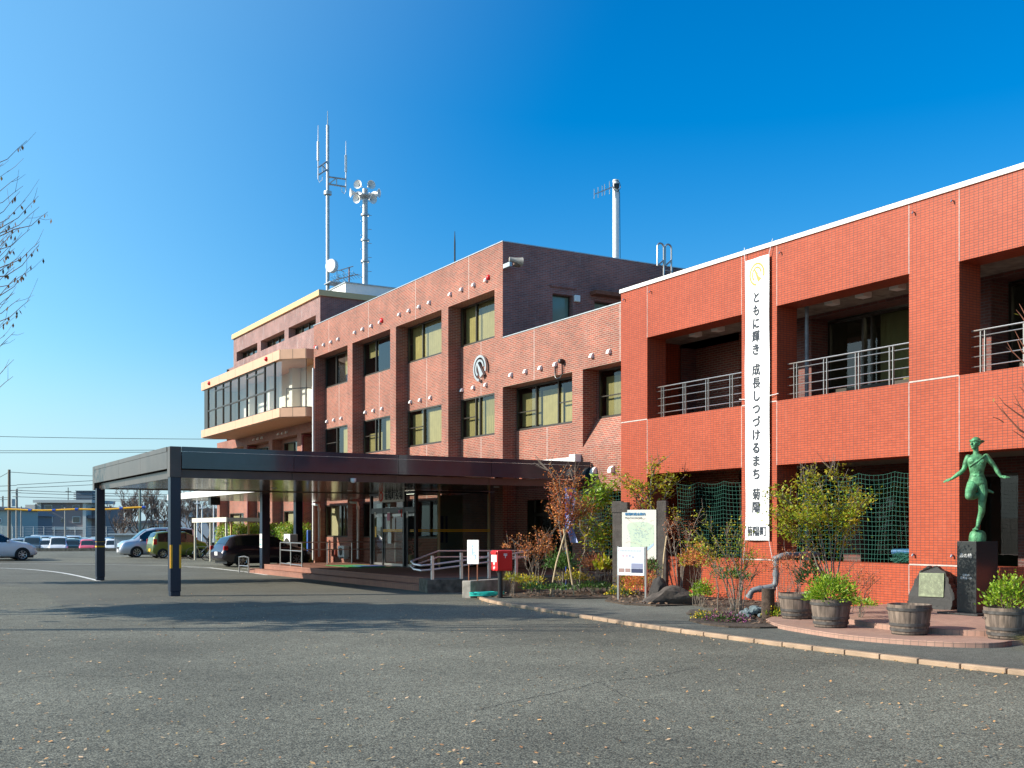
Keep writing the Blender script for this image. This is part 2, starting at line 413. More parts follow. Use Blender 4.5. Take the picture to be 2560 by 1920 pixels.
M_RIM = mat('alloy', (.55, .55, .56), .3, .9)
M_CARGLASS = mat('car_glass', (.012, .016, .018), .05, 0, .8, coat=.5)
M_LAMPG = mat('lamp_lens', (.7, .72, .74), .12, coat=.6)
M_TAIL = mat('tail_lens', (.5, .01, .015), .15, coat=.6)
M_FLUOR = mat('fluorescent', (.9, .9, .85), .5, emit=(1, .97, .8), es=2.2)
M_NET = mat('green_net', (.003, .085, .058), .7)
M_PIPE = mat('grey_pipe', (.17, .185, .2), .5, noise=.3, nscale=9)
M_REDPIPE = mat('red_pipe', (.2, .035, .035), .5)
# ------------------------------------------------------------------ wall helpers
def wallX(mb, X, y0, y1, z0, z1, holes=(), depth=0.0, mi=0, mr=None, sill=True):
    """wall on plane X facing -X with rectangular holes (ya,yb,za,zb); reveals run back by depth"""
    ys = sorted({y0, y1, *[min(max(h[i], y0), y1) for h in holes for i in (0, 1)]}); zs = sorted({z0, z1, *[min(max(h[i], z0), z1) for h in holes for i in (2, 3)]})
    for i in range(len(ys) - 1):
        for j in range(len(zs) - 1):
            cy = (ys[i] + ys[i+1]) / 2; cz = (zs[j] + zs[j+1]) / 2
            if any(h[0] < cy < h[1] and h[2] < cz < h[3] for h in holes): continue
            mb.face([(X, ys[i+1], zs[j]), (X, ys[i], zs[j]), (X, ys[i], zs[j+1]), (X, ys[i+1], zs[j+1])], mi)
    if depth:
        r = mi if mr is None else mr; X2 = X + depth
        for a, b, c, d in holes:
            mb.face([(X, b, c), (X, b, d), (X2, b, d), (X2, b, c)], r)
            mb.face([(X, a, c), (X2, a, c), (X2, a, d), (X, a, d)], r)
            mb.face([(X, a, d), (X2, a, d), (X2, b, d), (X, b, d)], r)
            if sill and c > z0 + .01: mb.face([(X, a, c), (X, b, c), (X2, b, c), (X2, a, c)], r)
    return mb
def wallY(mb, Y, x0, x1, z0, z1, holes=(), depth=0.0, mi=0):
    xs = sorted({x0, x1, *[h[i] for h in holes for i in (0, 1)]}); zs = sorted({z0, z1, *[h[i] for h in holes for i in (2, 3)]})
    for i in range(len(xs) - 1):
        for j in range(len(zs) - 1):
            cx = (xs[i] + xs[i+1]) / 2; cz = (zs[j] + zs[j+1]) / 2
            if any(h[0] < cx < h[1] and h[2] < cz < h[3] for h in holes): continue
            mb.face([(xs[i], Y, zs[j]), (xs[i+1], Y, zs[j]), (xs[i+1], Y, zs[j+1]), (xs[i], Y, zs[j+1])], mi)
    for a, b, c, d in holes:
        Y2 = Y + depth
        mb.face([(a, Y, c), (a, Y2, c), (a, Y2, d), (a, Y, d)], mi); mb.face([(b, Y, c), (b, Y, d), (b, Y2, d), (b, Y2, c)], mi)
        mb.face([(a, Y, c), (b, Y, c), (b, Y2, c), (a, Y2, c)], mi); mb.face([(a, Y, d), (a, Y2, d), (b, Y2, d), (b, Y, d)], mi)
    return mb
def winX(parent, X, y0, y1, z0, z1, splits=(.33,), blinds=(), sash=(), glass=None, frame=None, top=None, fw=.055):
    """window filling an opening on plane X; fractions run from the left as seen (large Y) to the right"""
    f = MB(); yf = lambda t: y1 + (y0 - y1) * t; xa, xb = X + .02, X + .11
    f.box((xa, y0, z0), (xb, y1, z0 + fw * 1.3)); f.box((xa, y0, z1 - fw), (xb, y1, z1))
    f.box((xa, y0, z0 + fw * 1.3), (xb, y0 + fw, z1 - fw)); f.box((xa, y1 - fw, z0 + fw * 1.3), (xb, y1, z1 - fw))
    for t in splits: f.box((xa - .012, yf(t) - fw * .55, z0 + fw * 1.3), (xb - .004, yf(t) + fw * .55, z1 - fw))
    for a, b, h in sash:
        zz = z0 + (z1 - z0) * h; f.box((xa + .012, yf(b) + fw, zz - .018), (xb - .03, yf(a) - fw, zz + .018))
    o = f.obj('window', frame or M_FRAME, parent)
    rp = random.Random(int(y0 * 100 + z0 * 7)); ts = [0.0, *splits, 1.0]
    for ta, tb in zip(ts[:-1], ts[1:]):                  # panes sit a hair out of line with each other
        ya, yb = yf(ta) - (fw if ta == 0 else 0), yf(tb) + (fw if tb == 1 else 0); q = [X + .07 + rp.uniform(-.009, .009) for _ in range(3)]
        g = MB(); g.face([(q[0], ya, z0 + fw), (q[1], yb, z0 + fw), (q[1] + q[2] - q[0], yb, z1 - fw), (q[2], ya, z1 - fw)])
        g.obj('pane', glass or M_GLASS, o)
    for a, b, lo, hi, m in blinds:
        q = MB(); ya, yb = yf(a), yf(b); n = max(2, int(abs(ya - yb) / .09)); rows = [[], []]
        for k in range(n + 1):
            y = ya + (yb - ya) * k / n; dx = .012 * (k % 2)
            rows[0].append((X + .22 + dx, y, z0 + (z1 - z0) * lo)); rows[1].append((X + .22 + dx, y, z0 + (z1 - z0) * hi))
        q.grid(rows); q.obj('blind', m, o)
    return o
def hood_mesh(w=.2, p=.17, h=.2):
    m = MB(); rows = []
    for k in range(6):
        a = PI / 2 * k / 5; rows.append([(-p * math.sin(a), -w / 2, h * math.cos(a) - h / 2), (-p * math.sin(a), w / 2, h * math.cos(a) - h / 2)])
    m.grid(rows)
    for sy in (-1, 1): m.face([(0, sy * w / 2, -h / 2)] + [r[0 if sy < 0 else 1] for r in rows])
    m.face([(-p, -w / 2, -h / 2), (-p, w / 2, -h / 2), (0, w / 2, -h / 2), (0, -w / 2, -h / 2)])
    return m

# ------------------------------------------------------------------ ground
g = MB(); ZLOT = -.75
def cam_xy(d, l): return (d * FV[0] + l * RV[0], d * FV[1] + l * RV[1])
def CXY(d, l, z): return Vector((*cam_xy(d, l), z))
g.face([CXY(-400, -900, 0), CXY(-400, 900, 0), CXY(89.6, 900, 0), CXY(89.6, -900, 0)])
g.face([CXY(89.6, -900, 0), CXY(89.6, 900, 0), CXY(89.61, 900, ZLOT), CXY(89.61, -900, ZLOT)])
g.face([CXY(89.61, -3000, ZLOT), CXY(89.61, 3000, ZLOT), CXY(3500, 3000, ZLOT), CXY(3500, -3000, ZLOT)])
struct(g.obj('ground', M_ASPH))
XO, XB, XR = 17.9, 19.9, 20.45
KP = [(13.35, 24.3), (12.92, 23.41), (12.55, 22.0), (12.35, 20.5), (12.06, 18.06), (11.85, 16.4), (11.69, 15.0), (11.62, 13.6), (11.58, 12.2), (11.56, 10.8), (11.56, 9.5), (11.67, 8.1), (11.85, 6.8), (12.1, 5.2), (12.4, 3.5)]
def resample(pts, step):
    out = [Vector((*pts[0], 0))]; acc = 0
    for i in range(len(pts) - 1):
        a = Vector((*pts[i], 0)); b = Vector((*pts[i+1], 0)); L = (b - a).length; d = step - acc
        while d <= L:
            out.append(a.lerp(b, d / L)); d += step
        acc = L - (d - step)
    return out
def smooth(pts, it=2):
    for _ in range(it):
        q = [pts[0]]
        for i in range(len(pts) - 1):
            a, b = pts[i], pts[i+1]
            q += [(a[0]*.75+b[0]*.25, a[1]*.75+b[1]*.25), (a[0]*.25+b[0]*.75, a[1]*.25+b[1]*.75)]
        pts = q + [pts[-1]]
    return pts
kp = resample(smooth(KP, 2), .6)
k = MB(); rnd = random.Random(4)
for i in range(len(kp) - 1):
    a, b = kp[i], kp[i+1]; c = (a + b) / 2; d = b - a
    k.obox((c.x + .06, c.y, .028 + rnd.uniform(-.004, .004)), (.105, d.length - .018, .075), math.atan2(d.y, d.x) - PI / 2)
struct(k.obj('kerb', M_KERB, bevel=.014))
w = MB(); poly = [(p[0] + .12, p[1]) for p in smooth(KP, 2)] + [(17.88, 3.5), (17.88, 24.3)]
w.prism(poly, -.05, .046)
struct(w.obj('pavement', M_WALK))
# planting bed and stepped plaza (outlines measured on the photograph's ground)
def outline(px, z): return [tuple(P(x, y, Z=z))[:2] for x, y in px]
bed = outline([(1243, 1494), (1340, 1496), (1440, 1497), (1521, 1496), (1512, 1503), (1560, 1512), (1640, 1516), (1733, 1513), (1790, 1523), (1762, 1535), (1722, 1552), (1760, 1562), (1820, 1569), (1900, 1571), (1952, 1570)], .05)
bedp = bed + [(14.9, 14.2), (17.86, 14.6), (17.86, 24.3), (20.4, 26.2), (15.7, 26.0), (13.5, 24.2)]
s = MB(); s.prism(bedp, -.05, .075)
struct(s.obj('planting_bed', M_SOIL))
g = MB(); rnd = random.Random(8)
for _ in range(2600):
    x = rnd.uniform(13.2, 17.8); y = rnd.uniform(14.2, 24.2)
    ins = False; j = len(bedp) - 1
    for i in range(len(bedp)):
        (xi, yi), (xj, yj) = bedp[i], bedp[j]
        if (yi > y) != (yj > y) and x < (xj - xi) * (y - yi) / (yj - yi) + xi: ins = not ins
        j = i
    if not ins: continue
    r = rnd.uniform(.02, .055); a = rnd.uniform(0, 6.28)
    g.leaf(Vector((x, y, .078 + rnd.uniform(0, .025))), Vector((math.cos(a), math.sin(a), rnd.uniform(-.2, .5))), Vector((rnd.uniform(-.4, .4), rnd.uniform(-.4, .4), 1)), r * 2.2, r * 1.3)
M_MULCH = foliage('mulch', [(.11, .06, .035), (.2, .12, .07), (.3, .2, .13), (.16, .08, .05), (.36, .22, .12)], .9, .1)
struct(g.obj('mulch', M_MULCH), 'stuff')
def arc_edge(px, z): return smooth(outline(px, z), 2)
s1 = arc_edge([(1915, 1557), (1921, 1562), (1945, 1572), (2020, 1585), (2109, 1599), (2230, 1610), (2348, 1617), (2430, 1620), (2497, 1620), (2530, 1614)], .046)
s2 = arc_edge([(2040, 1532), (2060, 1545), (2121, 1559), (2165, 1568), (2222, 1575), (2310, 1583), (2407, 1589), (2476, 1592), (2560, 1590)], .12)
pz = MB(); pz.prism(s1 + [(17.88, 9.0), (17.88, 15.6), (15.2, 15.6)], -.03, .12)
pz.prism(s2 + [(17.86, 8.9), (17.86, 15.4), (15.6, 15.3)], .1, .205)
struct(pz.obj('paved_plaza', M_PAVE, bevel=.008))
# terrace in front of the entrance
t = MB(); t.prism([(13.4, 27.8), (26, 27.8), (26, 43.2), (13.4, 43.2)], -.05, .18)
t.prism([(13.75, 27.82), (26, 27.82), (26, 43.0), (13.75, 43.0)], .17, .36)
struct(t.obj('terrace', M_TERR, bevel=.012))
# smoother relaid asphalt around the canopy, and a crack across the forecourt
m = MB(); pp = outline([(-200, 1400), (-200, 1462), (60, 1466), (120, 1490), (178, 1530), (420, 1525), (760, 1512), (1040, 1505), (1190, 1500), (1150, 1492), (1046, 1478), (694, 1437), (560, 1425), (300, 1408)], 0)
m.face([(x, y, .0035) for x, y in pp][::-1]); struct(m.obj('relaid_asphalt', asphalt('fine_asphalt', (.19, .188, .155), .3, 1.8, .14)))
m = MB(); rnd = random.Random(14)
for cr_ in ([(1180, 1780), (1290, 1752), (1400, 1730), (1500, 1705), (1640, 1690), (1760, 1668)], [(1500, 1705), (1560, 1740), (1660, 1768)], [(40, 1700), (150, 1688), (300, 1692), (420, 1676)]):
    pp = [Vector((*q, .002)) for q in outline(cr_, 0)]; P2 = []
    for a, b in zip(pp[:-1], pp[1:]):
        for k_ in range(14): P2.append(a.lerp(b, k_ / 14) + Vector((rnd.gauss(0, .018), rnd.gauss(0, .018), 0)))
    for a, b in zip(P2[:-1], P2[1:]):
        d = (b - a).normalized(); n = Vector((-d.y, d.x, 0)) * rnd.uniform(.002, .007); m.face([a - n, b - n, b + n, a + n])
struct(m.obj('asphalt_crack', mat('crack', (.035, .034, .03), .95)))
# painted lines
ln = MB()
def line(pts, wd, z=.004):
    for i in range(len(pts) - 1):
        z = .0075; a = Vector((*pts[i], 0)); b = Vector((*pts[i+1], 0)); d = (b - a).normalized(); n = Vector((-d.y, d.x, 0)) * wd / 2
        ln.face([(a.x - n.x, a.y - n.y, z), (b.x - n.x, b.y - n.y, z), (b.x + n.x, b.y + n.y, z), (a.x + n.x, a.y + n.y, z)])
line(smooth(outline([(-60, 1419), (60, 1422), (150, 1431), (205, 1442), (248, 1453)], 0), 2), .15)
line(outline([(-60, 1409), (120, 1410), (280, 1412), (420, 1414)], 0), .13)
line(outline([(420, 1414), (520, 1419), (600, 1428), (668, 1438)], 0), .15)
line(outline([(470, 1419), (530, 1421), (610, 1430)], 0), .13)
line(outline([(605, 1422), (642, 1424)], 0), .15)
line(outline([(260, 1360 + 30), (330, 1391)], 0), .12)
struct(ln.obj('painted_line', M_LINE))
# ------------------------------------------------------------------ main brick building
MAIN = thing('brick_building', 'three storey red brick town hall behind the dark entrance canopy', 'building', (20.5, 44, 0))
BAYS = [(34.96, 38.63), (39.21, 43.53), (44.12, 48.40), (48.99, 53.33)]
m = MB()
wallX(m, XB, 34.37, 53.49, 0, 12.04, [(a, b, -1, 10.43) for a, b in BAYS], .56)
m.face([(XB, 53.49, 0), (XB, 53.49, 12.04), (24, 53.49, 12.04), (24, 53.49, 0)])
m.box((XB + .002, 34.4, 11.5), (XB + .3, 53.46, 12.038))
m.obj('wall', M_BRICK, MAIN)
m = MB(); wh = []
for a, b in BAYS: wh += [(a, b, 8.88, 10.43), (a, b, 5.26, 6.82), (a, b, 1.35, 2.95)]
wallX(m, XR, 34.4, 53.4, 0, 10.5, wh, .02)
m.obj('recessed_wall', M_BRICK, MAIN)
# annex
m = MB(); AB = [(29.88, 34.36), (22.0, 29.28)]
wallX(m, XB, 22.0, 34.369, 0, 8.58, [(29.88, 34.369, -1, 6.82), (22.0, 29.28, 4.32, 6.82), (22.0, 29.0, .4, 2.9)], .56, sill=False)
m.face([(XB, 22.0, 4.32), (XB, 29.28, 4.32), (XR, 29.28, 5.26), (XR, 22.0, 5.26)])
wallX(m, XR, 29.3, 34.35, 0, 6.9, [(29.88, 34.36, 5.26, 6.82), (30.2, 33.6, .3, 2.75)], .02)
wallX(m, XR, 22.0, 29.27, 5.2, 6.9, [(26.4, 29.2, 5.26, 6.82)], .02)
m.box((XB + .002, 22, 8.0), (XB + .28, 34.36, 8.578))
m.obj('annex_wall', M_BRICK, MAIN)
c = MB(); c.box((XB - .02, 34.352, 12.04), (XB + .3, 53.52, 12.075)); c.box((XB + .3, 34.352, 12.04), (34, 34.65, 12.075)); c.box((XB - .02, 22, 8.58), (XB + .3, 34.34, 8.612))
c.obj('parapet_cap', M_GALV, MAIN)
# side wall over the annex roof
XS = [P(x, 0, Y=34.37).x for x in (900 + 1288 * .3737, 900 + 1425 * .3737, 900 + 1568 * .3737, 900 + 1705 * .3737)]
m = MB(); wallY(m, 34.37, XB + .001, 34, 8.2, 12.04, [(XS[0], XS[1], 9.2, 10.42), (XS[2], XS[3], 9.2, 10.34)], .3)
m.obj('side_wall', M_BRICKD, MAIN)
for a, b, t_ in ((XS[0], XS[1], 10.42), (XS[2], XS[3], 10.34)):
    f = MB(); y = 34.37 + .24
    f.box((a, y, 9.2), (a + .05, y + .06, t_)); f.box((b - .05, y, 9.2), (b, y + .06, t_)); f.box((a + .05, y, t_ - .05), (b - .05, y + .06, t_)); f.box((a + .05, y, 9.2), (b - .05, y + .06, 9.26))
    o = f.obj('window', M_FRAME, MAIN)
    MB().face([(a, y + .03, 9.2), (b, y + .03, 9.2), (b, y + .03, t_), (a, y + .03, t_)]).obj('pane', mat('frosted_glass', (.16, .24, .2), .15, coat=.3), o)
m = MB(); m.box((XS[0] - .12, 34.31, 10.66), (XS[1] + .12, 34.369, 10.72)); m.obj('lintel', M_BRICKD, MAIN)
m = MB(); m.box((XS[2] - .2, 33.95, 10.52), (34, 34.36, 10.66)); m.obj('window_hood', mat('rusty_hood', (.2, .07, .04), .8, noise=.3), MAIN)
# roofs and rooms behind the windows
m = MB(); m.box((XB + .3, 34.66, 11.55), (34, 53.45, 11.7)); m.box((XB + .3, 22, 8.1), (34, 34.34, 8.2))
m.obj('roof', M_CONC, MAIN)
m = MB()
for z in (3.5, 7.6): m.box((XR + .03, 22.1, z), (27, 53.3, z + .25))
m.face([(27, 22, 0), (27, 53.4, 0), (27, 53.4, 11.6), (27, 22, 11.6)]); m.box((20.6, 34.66, 3.8), (27, 34.72, 11.5)); m.box((20.5, 53.34, 0), (27, 53.4, 11.5))
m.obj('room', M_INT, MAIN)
B, BD = M_BLIND, M_BLINDD
FULL = (.03, .97, .02, .99)
W3 = [[(0.02, .99, .0, 1, B)], [(.02, .99, 0, 1, B)], [(.05, .3, .55, 1, BD)], [(.5, .98, .3, 1, BD)]]
W2 = [[(.02, .99, .0, .98, BD), (.42, .98, .02, .5, B)], [(.36, .98, .0, 1, B), (.02, .3, 0, .9, BD)], [(.5, .98, 0, 1, B), (.05, .4, 0, .6, BD)], [(.45, .98, .05, .95, B)]]
for i, (a, b) in enumerate(BAYS):
    winX(MAIN, XR, a, b, 8.88, 10.43, (.34,), W3[i], sash=((0, .34, .04),))
    winX(MAIN, XR, a, b, 5.26, 6.82, (.33, .42) if i in (0, 2) else (.36, .93), W2[i], sash=((0, .33, .52),))
    winX(MAIN, XR, a, b, 1.35, 2.95, (.5,), [(.05, .45, 0, .95, M_CURT)] if i > 1 else [(.5, .97, 0, .6, BD)])
winX(MAIN, XR, 29.88, 34.36, 5.26, 6.82, (.3, .62, .92), [(.02, .3, .1, .86, BD), (.33, .62, 0, .84, B), (.64, .92, 0, .7, B), (.95, .99, 0, 1, BD)], sash=((0, .3, .42), (.62, .92, .48)))
winX(MAIN, XR, 26.4, 29.2, 5.26, 6.82, (.62,), [(.05, .58, 0, .86, BD), (.66, .98, 0, .5, B)], sash=((0, .6, .45),))
# louvred hoods, red lamps and sealant joints
C3 = lambda x, y: (900 + x * .3737, 560 + y * .3737)
C2 = lambda x, y: (480 + x * .30145, 660 + y * .30145)
hood0 = None
def hood(Y, z, X, parent=MAIN, s=1.0, name='vent_hood'):
    global hood0
    if hood0 is None or s != 1.0:
        o = hood_mesh(.13 * s, .11 * s, .15 * s).obj(name, M_WHITE, parent, local=True, smooth=True)
        if s == 1.0: hood0 = o
    else: o = dup(hood0)
    o.parent = parent; o.location = Vector((X, Y, z)) - wloc(parent)
    return o
for x, y in [C3(*q) for q in ((848, 372), (765, 405), (683, 437), (608, 468), (468, 524), (400, 552), (332, 578), (268, 604), (138, 655), (80, 680), (22, 702))] + [C2(*q) for q in ((1493, 511), (1422, 537), (1356, 565), (1218, 620), (1158, 645), (1098, 667), (1040, 690))]:
    p = P(x, y, X=XB); hood(p.y, p.z, XB - .001)
for x, y in [C3(*q) for q in ((1015, 1008), (1112, 985), (1212, 962), (1312, 938), (1556, 880), (1672, 852))]:
    p = P(x, y, X=XB); hood(p.y, p.z, XB - .001)
for x, y in [C3(*q) for q in ((343, 1189), (407, 1176), (476, 1160), (40, 1258), (95, 1246), (152, 1234), (686, 1110), (763, 1093), (846, 1074))] + [C2(*q) for q in ((1125, 1304), (1182, 1292), (1244, 1277))]:
    p = P(x, y, X=XR); hood(p.y, p.z, XR - .001)
for x, y in ((1140 + 1256 * .2772, 1100 + 275 * .2772), (1140 + 1416 * .2772, 1100 + 263 * .2772)):
    p = P(x, y, X=XB); hood(p.y, p.z, XB - .001, s=1.4)
m = MB(); m.box((22.95, 34.27, 10.2), (23.2, 34.369, 10.45)); m.obj('vent_hood', M_WHITE, MAIN, bevel=.03)
for x, y in [C3(862, 358), C3(150, 648), C2(1576, 466), C2(1026, 690)]:
    p = P(x, y, X=XB); q = MB(); q.lathe([(0, -.1), (.04, -.096), (.077, -.07), (.096, -.023), (.1, 0)], (p.x, p.y, p.z), 12, M=Matrix(((0, 0, 1), (1, 0, 0), (0, 1, 0))))
    q.obj('alarm_lamp', M_RED, MAIN, smooth=True)
j = MB()
for x, X, za, zb in [(C3(x, 0)[0], XB, 10.43, 12.03) for x in (57, 372, 728)] + [(C2(x, 0)[0], XB, 10.43, 12.03) for x in (1135,)] + [(C3(x, 0)[0], XR, 6.83, 8.87) for x in (129, 447, 810)] + [(C2(1220, 0)[0], XR, 6.83, 8.87)] + [(C3(x, 0)[0], XR, 3, 5.25) for x in (447, 810)] + [(C3(1165, 0)[0], XB, 6.83, 8.57), (C3(1740, 0)[0], XB, 6.83, 8.57), (C3(1252, 0)[0], XR, 3.2, 5.25)]:
    y = YX(x, X); j = MB(); j.box((X - .003, y - .014, za), (X + .01, y + .014, zb)); j.obj('sealant_joint', M_JOINT, MAIN)
m = MB(); m.tube([(XB - .06, 53.42, .2), (XB - .06, 53.42, 9.9)], .05); m.obj('downpipe', M_WHITE, MAIN, smooth=True)
# camera and black cable on the annex parapet
m = MB(); p = P(900 + 1362 * .3737, 560 + 920 * .3737, X=XB); q = P(900 + 1315 * .3737, 560 + 938 * .3737, X=XB)
m.lathe([(0, -.2), (.07, -.18), (.09, -.08), (.07, 0)], (XB, p.y, p.z), 12, M=Matrix(((0, 0, 1), (1, 0, 0), (0, 1, 0))))
m.tube([(XB - .06, q.y, q.z - .1), (XB - .05, q.y, q.z - .42), (XB - .05, q.y - .1, q.z - .5), (XB - .05, p.y + .12, q.z - .48), (XB - .05, p.y, q.z - .36), (XB - .06, p.y, p.z - .05)], .025)
m.obj('security_camera', M_BLACK, MAIN, smooth=True)
# ------------------------------------------------------------------ left block with the glazed bay
XL = 21.5
BLK = thing('stair_block', 'taller brick block with a glazed bay at the far end of the town hall', 'building', (23, 64, 0))
WT = [(57.47, 61.93), (62.63, 67.07), (67.75, 72.16)]
m = MB(); wallX(m, XL, 56.81, 72.84, 12.55, 14.36, [(a, b, 12.8, 13.42) for a, b in WT], .45)
wallX(m, XL, 53.3, 74.18, 10.7, 12.55)
m.face([(XL, 72.84, 12.5), (XL, 72.84, 14.4), (30, 72.84, 14.4), (30, 72.84, 12.5)])
m.obj('upper_wall', M_BRICKW, BLK)
m = MB(); wallY(m, 56.81, XL + .001, 30, 11, 14.36); m.obj('side_wall', M_BRICKD, BLK)
for a, b in WT:
    winX(BLK, XL + .4, a, b, 12.8, 13.42, (.25, .5, .75), [(.02, .98, 0, .8, M_CURT)])
c = MB()
for a, b in ((56.70, 60.6), (60.61, 64.6), (64.61, 68.8), (68.81, 72.9)): c.box((XL - .12, a, 14.36), (XL + .2, b, 14.67))
c.box((XL + .2, 56.70, 14.36), (25.5, 57.0, 14.67)); c.box((25.51, 56.70, 14.36), (30, 57.0, 14.67)); c.obj('cornice', M_CREAM, BLK)
m = MB(); m.box((XL + .2, 57, 14.4), (30, 72.9, 14.5)); m.obj('roof', M_CONC, BLK)
# ground and first floor under the bay
XP = 20.75
m = MB(); pb = [(53.6, 57.7), (58.35, 62.6), (63.25, 67.5), (68.15, 73.5)]
wallX(m, XP, 53.52, 74.1, 0, 7.52, [(a, b, -1, 6.95) for a, b in pb], .6)
wallX(m, XP + .6, 53.5, 74.1, 0, 7.45, [q for a, b in pb for q in ((a + .6, b - .3, 5.2, 6.75), (a + .6, b - .3, .9, 2.8))], .05)
m.face([(XP, 74.1, 0), (XP, 74.1, 7.5), (30, 74.1, 7.5), (30, 74.1, 0)]); m.face([(XL, 74.18, 7), (XL, 74.18, 12.55), (30, 74.18, 12.55), (30, 74.18, 7)])
m.obj('lower_wall', M_BRICK, BLK)
for a, b in pb:
    for z0, z1 in ((5.2, 6.75), (.9, 2.8)): winX(BLK, XP + .6, a + .6, b - .3, z0, z1, (.5,), [(.04, .46, 0, .98, M_CURT), (.54, .97, 0, .98, M_CURT if z0 < 2 else B)])
for y in (57.55, 67.35):
    q = MB(); q.tube([(XP + .5, y, 6.85), (XP + .1, y, 6.85), (XP + .02, y, 6.75), (XP + .02, y, .3)], .07); q.obj('downpipe', M_REDPIPE, BLK, smooth=True)
for y in (60, 60.7, 61.4, 64.4, 65.2, 66): hood(y, 7.2, XP - .001, BLK)
m = MB(); m.box((XP + .65, 53.6, 3.6), (29, 74, 3.8)); m.box((XP + .65, 53.6, 7.1), (29, 74, 7.3)); m.face([(27, 53, 0), (27, 74, 0), (27, 74, 14.4), (27, 53, 14.4)]); m.face([(XP+.6, 73.9, 0), (30, 73.9, 0), (30, 73.9, 12.5), (XP+.6, 73.9, 12.5)])
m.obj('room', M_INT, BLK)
# glazed bay
XF = 18.6
plan = [(XF, 69.75), (XF, 54.97), (19.65, 53.92), (22.0, 53.92)]
def off(d): return [(XF + d, 69.75 - d), (XF + d, 54.97 + d * .41), (19.65 + d * .41, 53.92 + d), (22.0, 53.92 + d)]
def band(z0, z1, name, mt, cuts=3.95):
    o = MB()
    o.prism([(XF, 70.0), (XF, 54.97), (19.65, 53.92), (XL - .02, 53.92), (XL - .02, 70.0)], z0, z1)
    ob = o.obj(name, mt, BLK)
    s_ = MB(); y = 69.3
    while y > 55.2:
        s_ = MB(); s_.box((XF - .003, y - .008, z0), (XF + .01, y + .008, z1)); y -= 3.3; s_.obj('panel_seam', M_FRAME, ob)
    for (x1, y1), (x2, y2), ts in ((plan[1], plan[2], (0.02, .5, .98)),):
        for t_ in ts: s_ = MB(); s_.obox((x1 + (x2 - x1) * t_, y1 + (y2 - y1) * t_, (z0 + z1) / 2), (.016, .008, z1 - z0), rad(-45)); s_.obj('panel_seam', M_FRAME, ob)
    return ob
band(10.46, 10.95, 'bay_fascia', M_PEACH)
band(7.5, 7.96, 'bay_floor_band', M_PEACH)
m = MB(); m.prism([(XF + .1, 69.9), (XF + .1, 55.0), (19.7, 54.05), (XL - .05, 54.05), (XL - .05, 69.9)], 7.46, 7.498); m.obj('bay_soffit', mat('soffit_board', (.5, .27, .16), .6, noise=.1), BLK)
ip = off(.14); z0, z1 = 7.96, 10.46
gl = MB()
for i in range(3): gl.face([(*ip[i], z0), (*ip[i+1], z0), (*ip[i+1], z1), (*ip[i], z1)])
gl.obj('bay_glazing', M_GLASSC, BLK)
fr = MB(); XG = XF + .14
ym = [YX(480 + x * .30145, XG) for x in (137, 197, 260, 320, 388, 457, 530, 605, 688)]
fr.box((XG - .06, ym[0], z0), (XG + .06, ym[0] + .75, z1))
for y in ym: fr.box((XG - .05, y - .045, z0), (XG + .06, y + .045, z1))
zt = P(480 + 137 * .30145, 660 + 1222 * .30145, X=XG).z; zu = P(480 + 260 * .30145, 660 + 1030 * .30145, X=XG).z
for i in range(8):
    fr.box((XG - .045, ym[i+1] + .046, zt - .04), (XG + .05, ym[i] - .046, zt + .04))
    if i in (1, 2, 5, 6): fr.box((XG - .045, ym[i+1] + .046, zu - .035), (XG + .05, ym[i] - .046, zu + .035))
fr.box((XG - .05, ym[-1] + .046, z0), (XG + .05, ym[0] - .046, z0 + .06)); fr.box((XG - .05, ym[-1] + .046, z1 - .06), (XG + .05, ym[0] - .046, z1))
for a, b in ((ip[1], ip[2]), (ip[2], ip[3])): fr.tube([(*a, z0 + .03), (*b, z0 + .03)], .03, 4)
fr.tube([(ip[2][0], ip[2][1], z0), (ip[2][0], ip[2][1], z1)], .018, 6)
fr.obj('bay_frame', M_FRAME, BLK)
m = MB(); r1 = off(.45); zr = 9.0
m.tube([(*r1[1], zr), (*r1[2], zr), (21, r1[2][1], zr)], .025); 
for q in (r1[1], r1[2]): m.tube([(*q, z0), (*q, zr)], .02)
m.obj('bay_handrail', M_FRAME, BLK)
m = MB(); m.face([(20.7, 53.95, z0), (20.7, 69.9, z0), (20.7, 69.9, z1), (20.7, 53.95, z1)]); m.face([(XF + .2, 69.7, z0), (XL, 69.7, z0), (XL, 69.7, z1), (XF + .2, 69.7, z1)])
for y in (57.6, 61.4, 65.2): m.box((20.2, y, z0), (20.69, y + .5, z1))
m.obj('bay_room_wall', M_INTW, BLK)
p = P(480 + 146 * .30145, 660 + 990 * .30145, X=XF)
for x, y in ((146, 990), (620, 789)):
    p = P(480 + x * .30145, 660 + y * .30145, X=XF); q = MB(); q.lathe([(0, -.14), (.06, -.13), (.11, -.08), (.13, 0)], (p.x, p.y, p.z), 12, M=Matrix(((0, 0, 1), (1, 0, 0), (0, 1, 0))))
    q.obj('alarm_lamp', M_RED, BLK, smooth=True)
# white lift house on the roof
LIFT = thing('lift_house', 'white flat roofed lift house on top of the brick block', 'roof house', (26, 58, 14.5))
y0 = 57.6; xa = P(864, 707, Y=y0).x
ztop = P(864, 707, Y=y0).z
m = MB(); m.box((xa, y0, 14.5), (xa + 9, y0 + 8, ztop)); m.obj('wall', M_WHITE, LIFT)
m = MB(); m.box((xa - .06, y0 - .06, ztop), (xa + 9, y0 + 8, ztop + .06)); m.obj('roof_edge', M_GALV, LIFT)
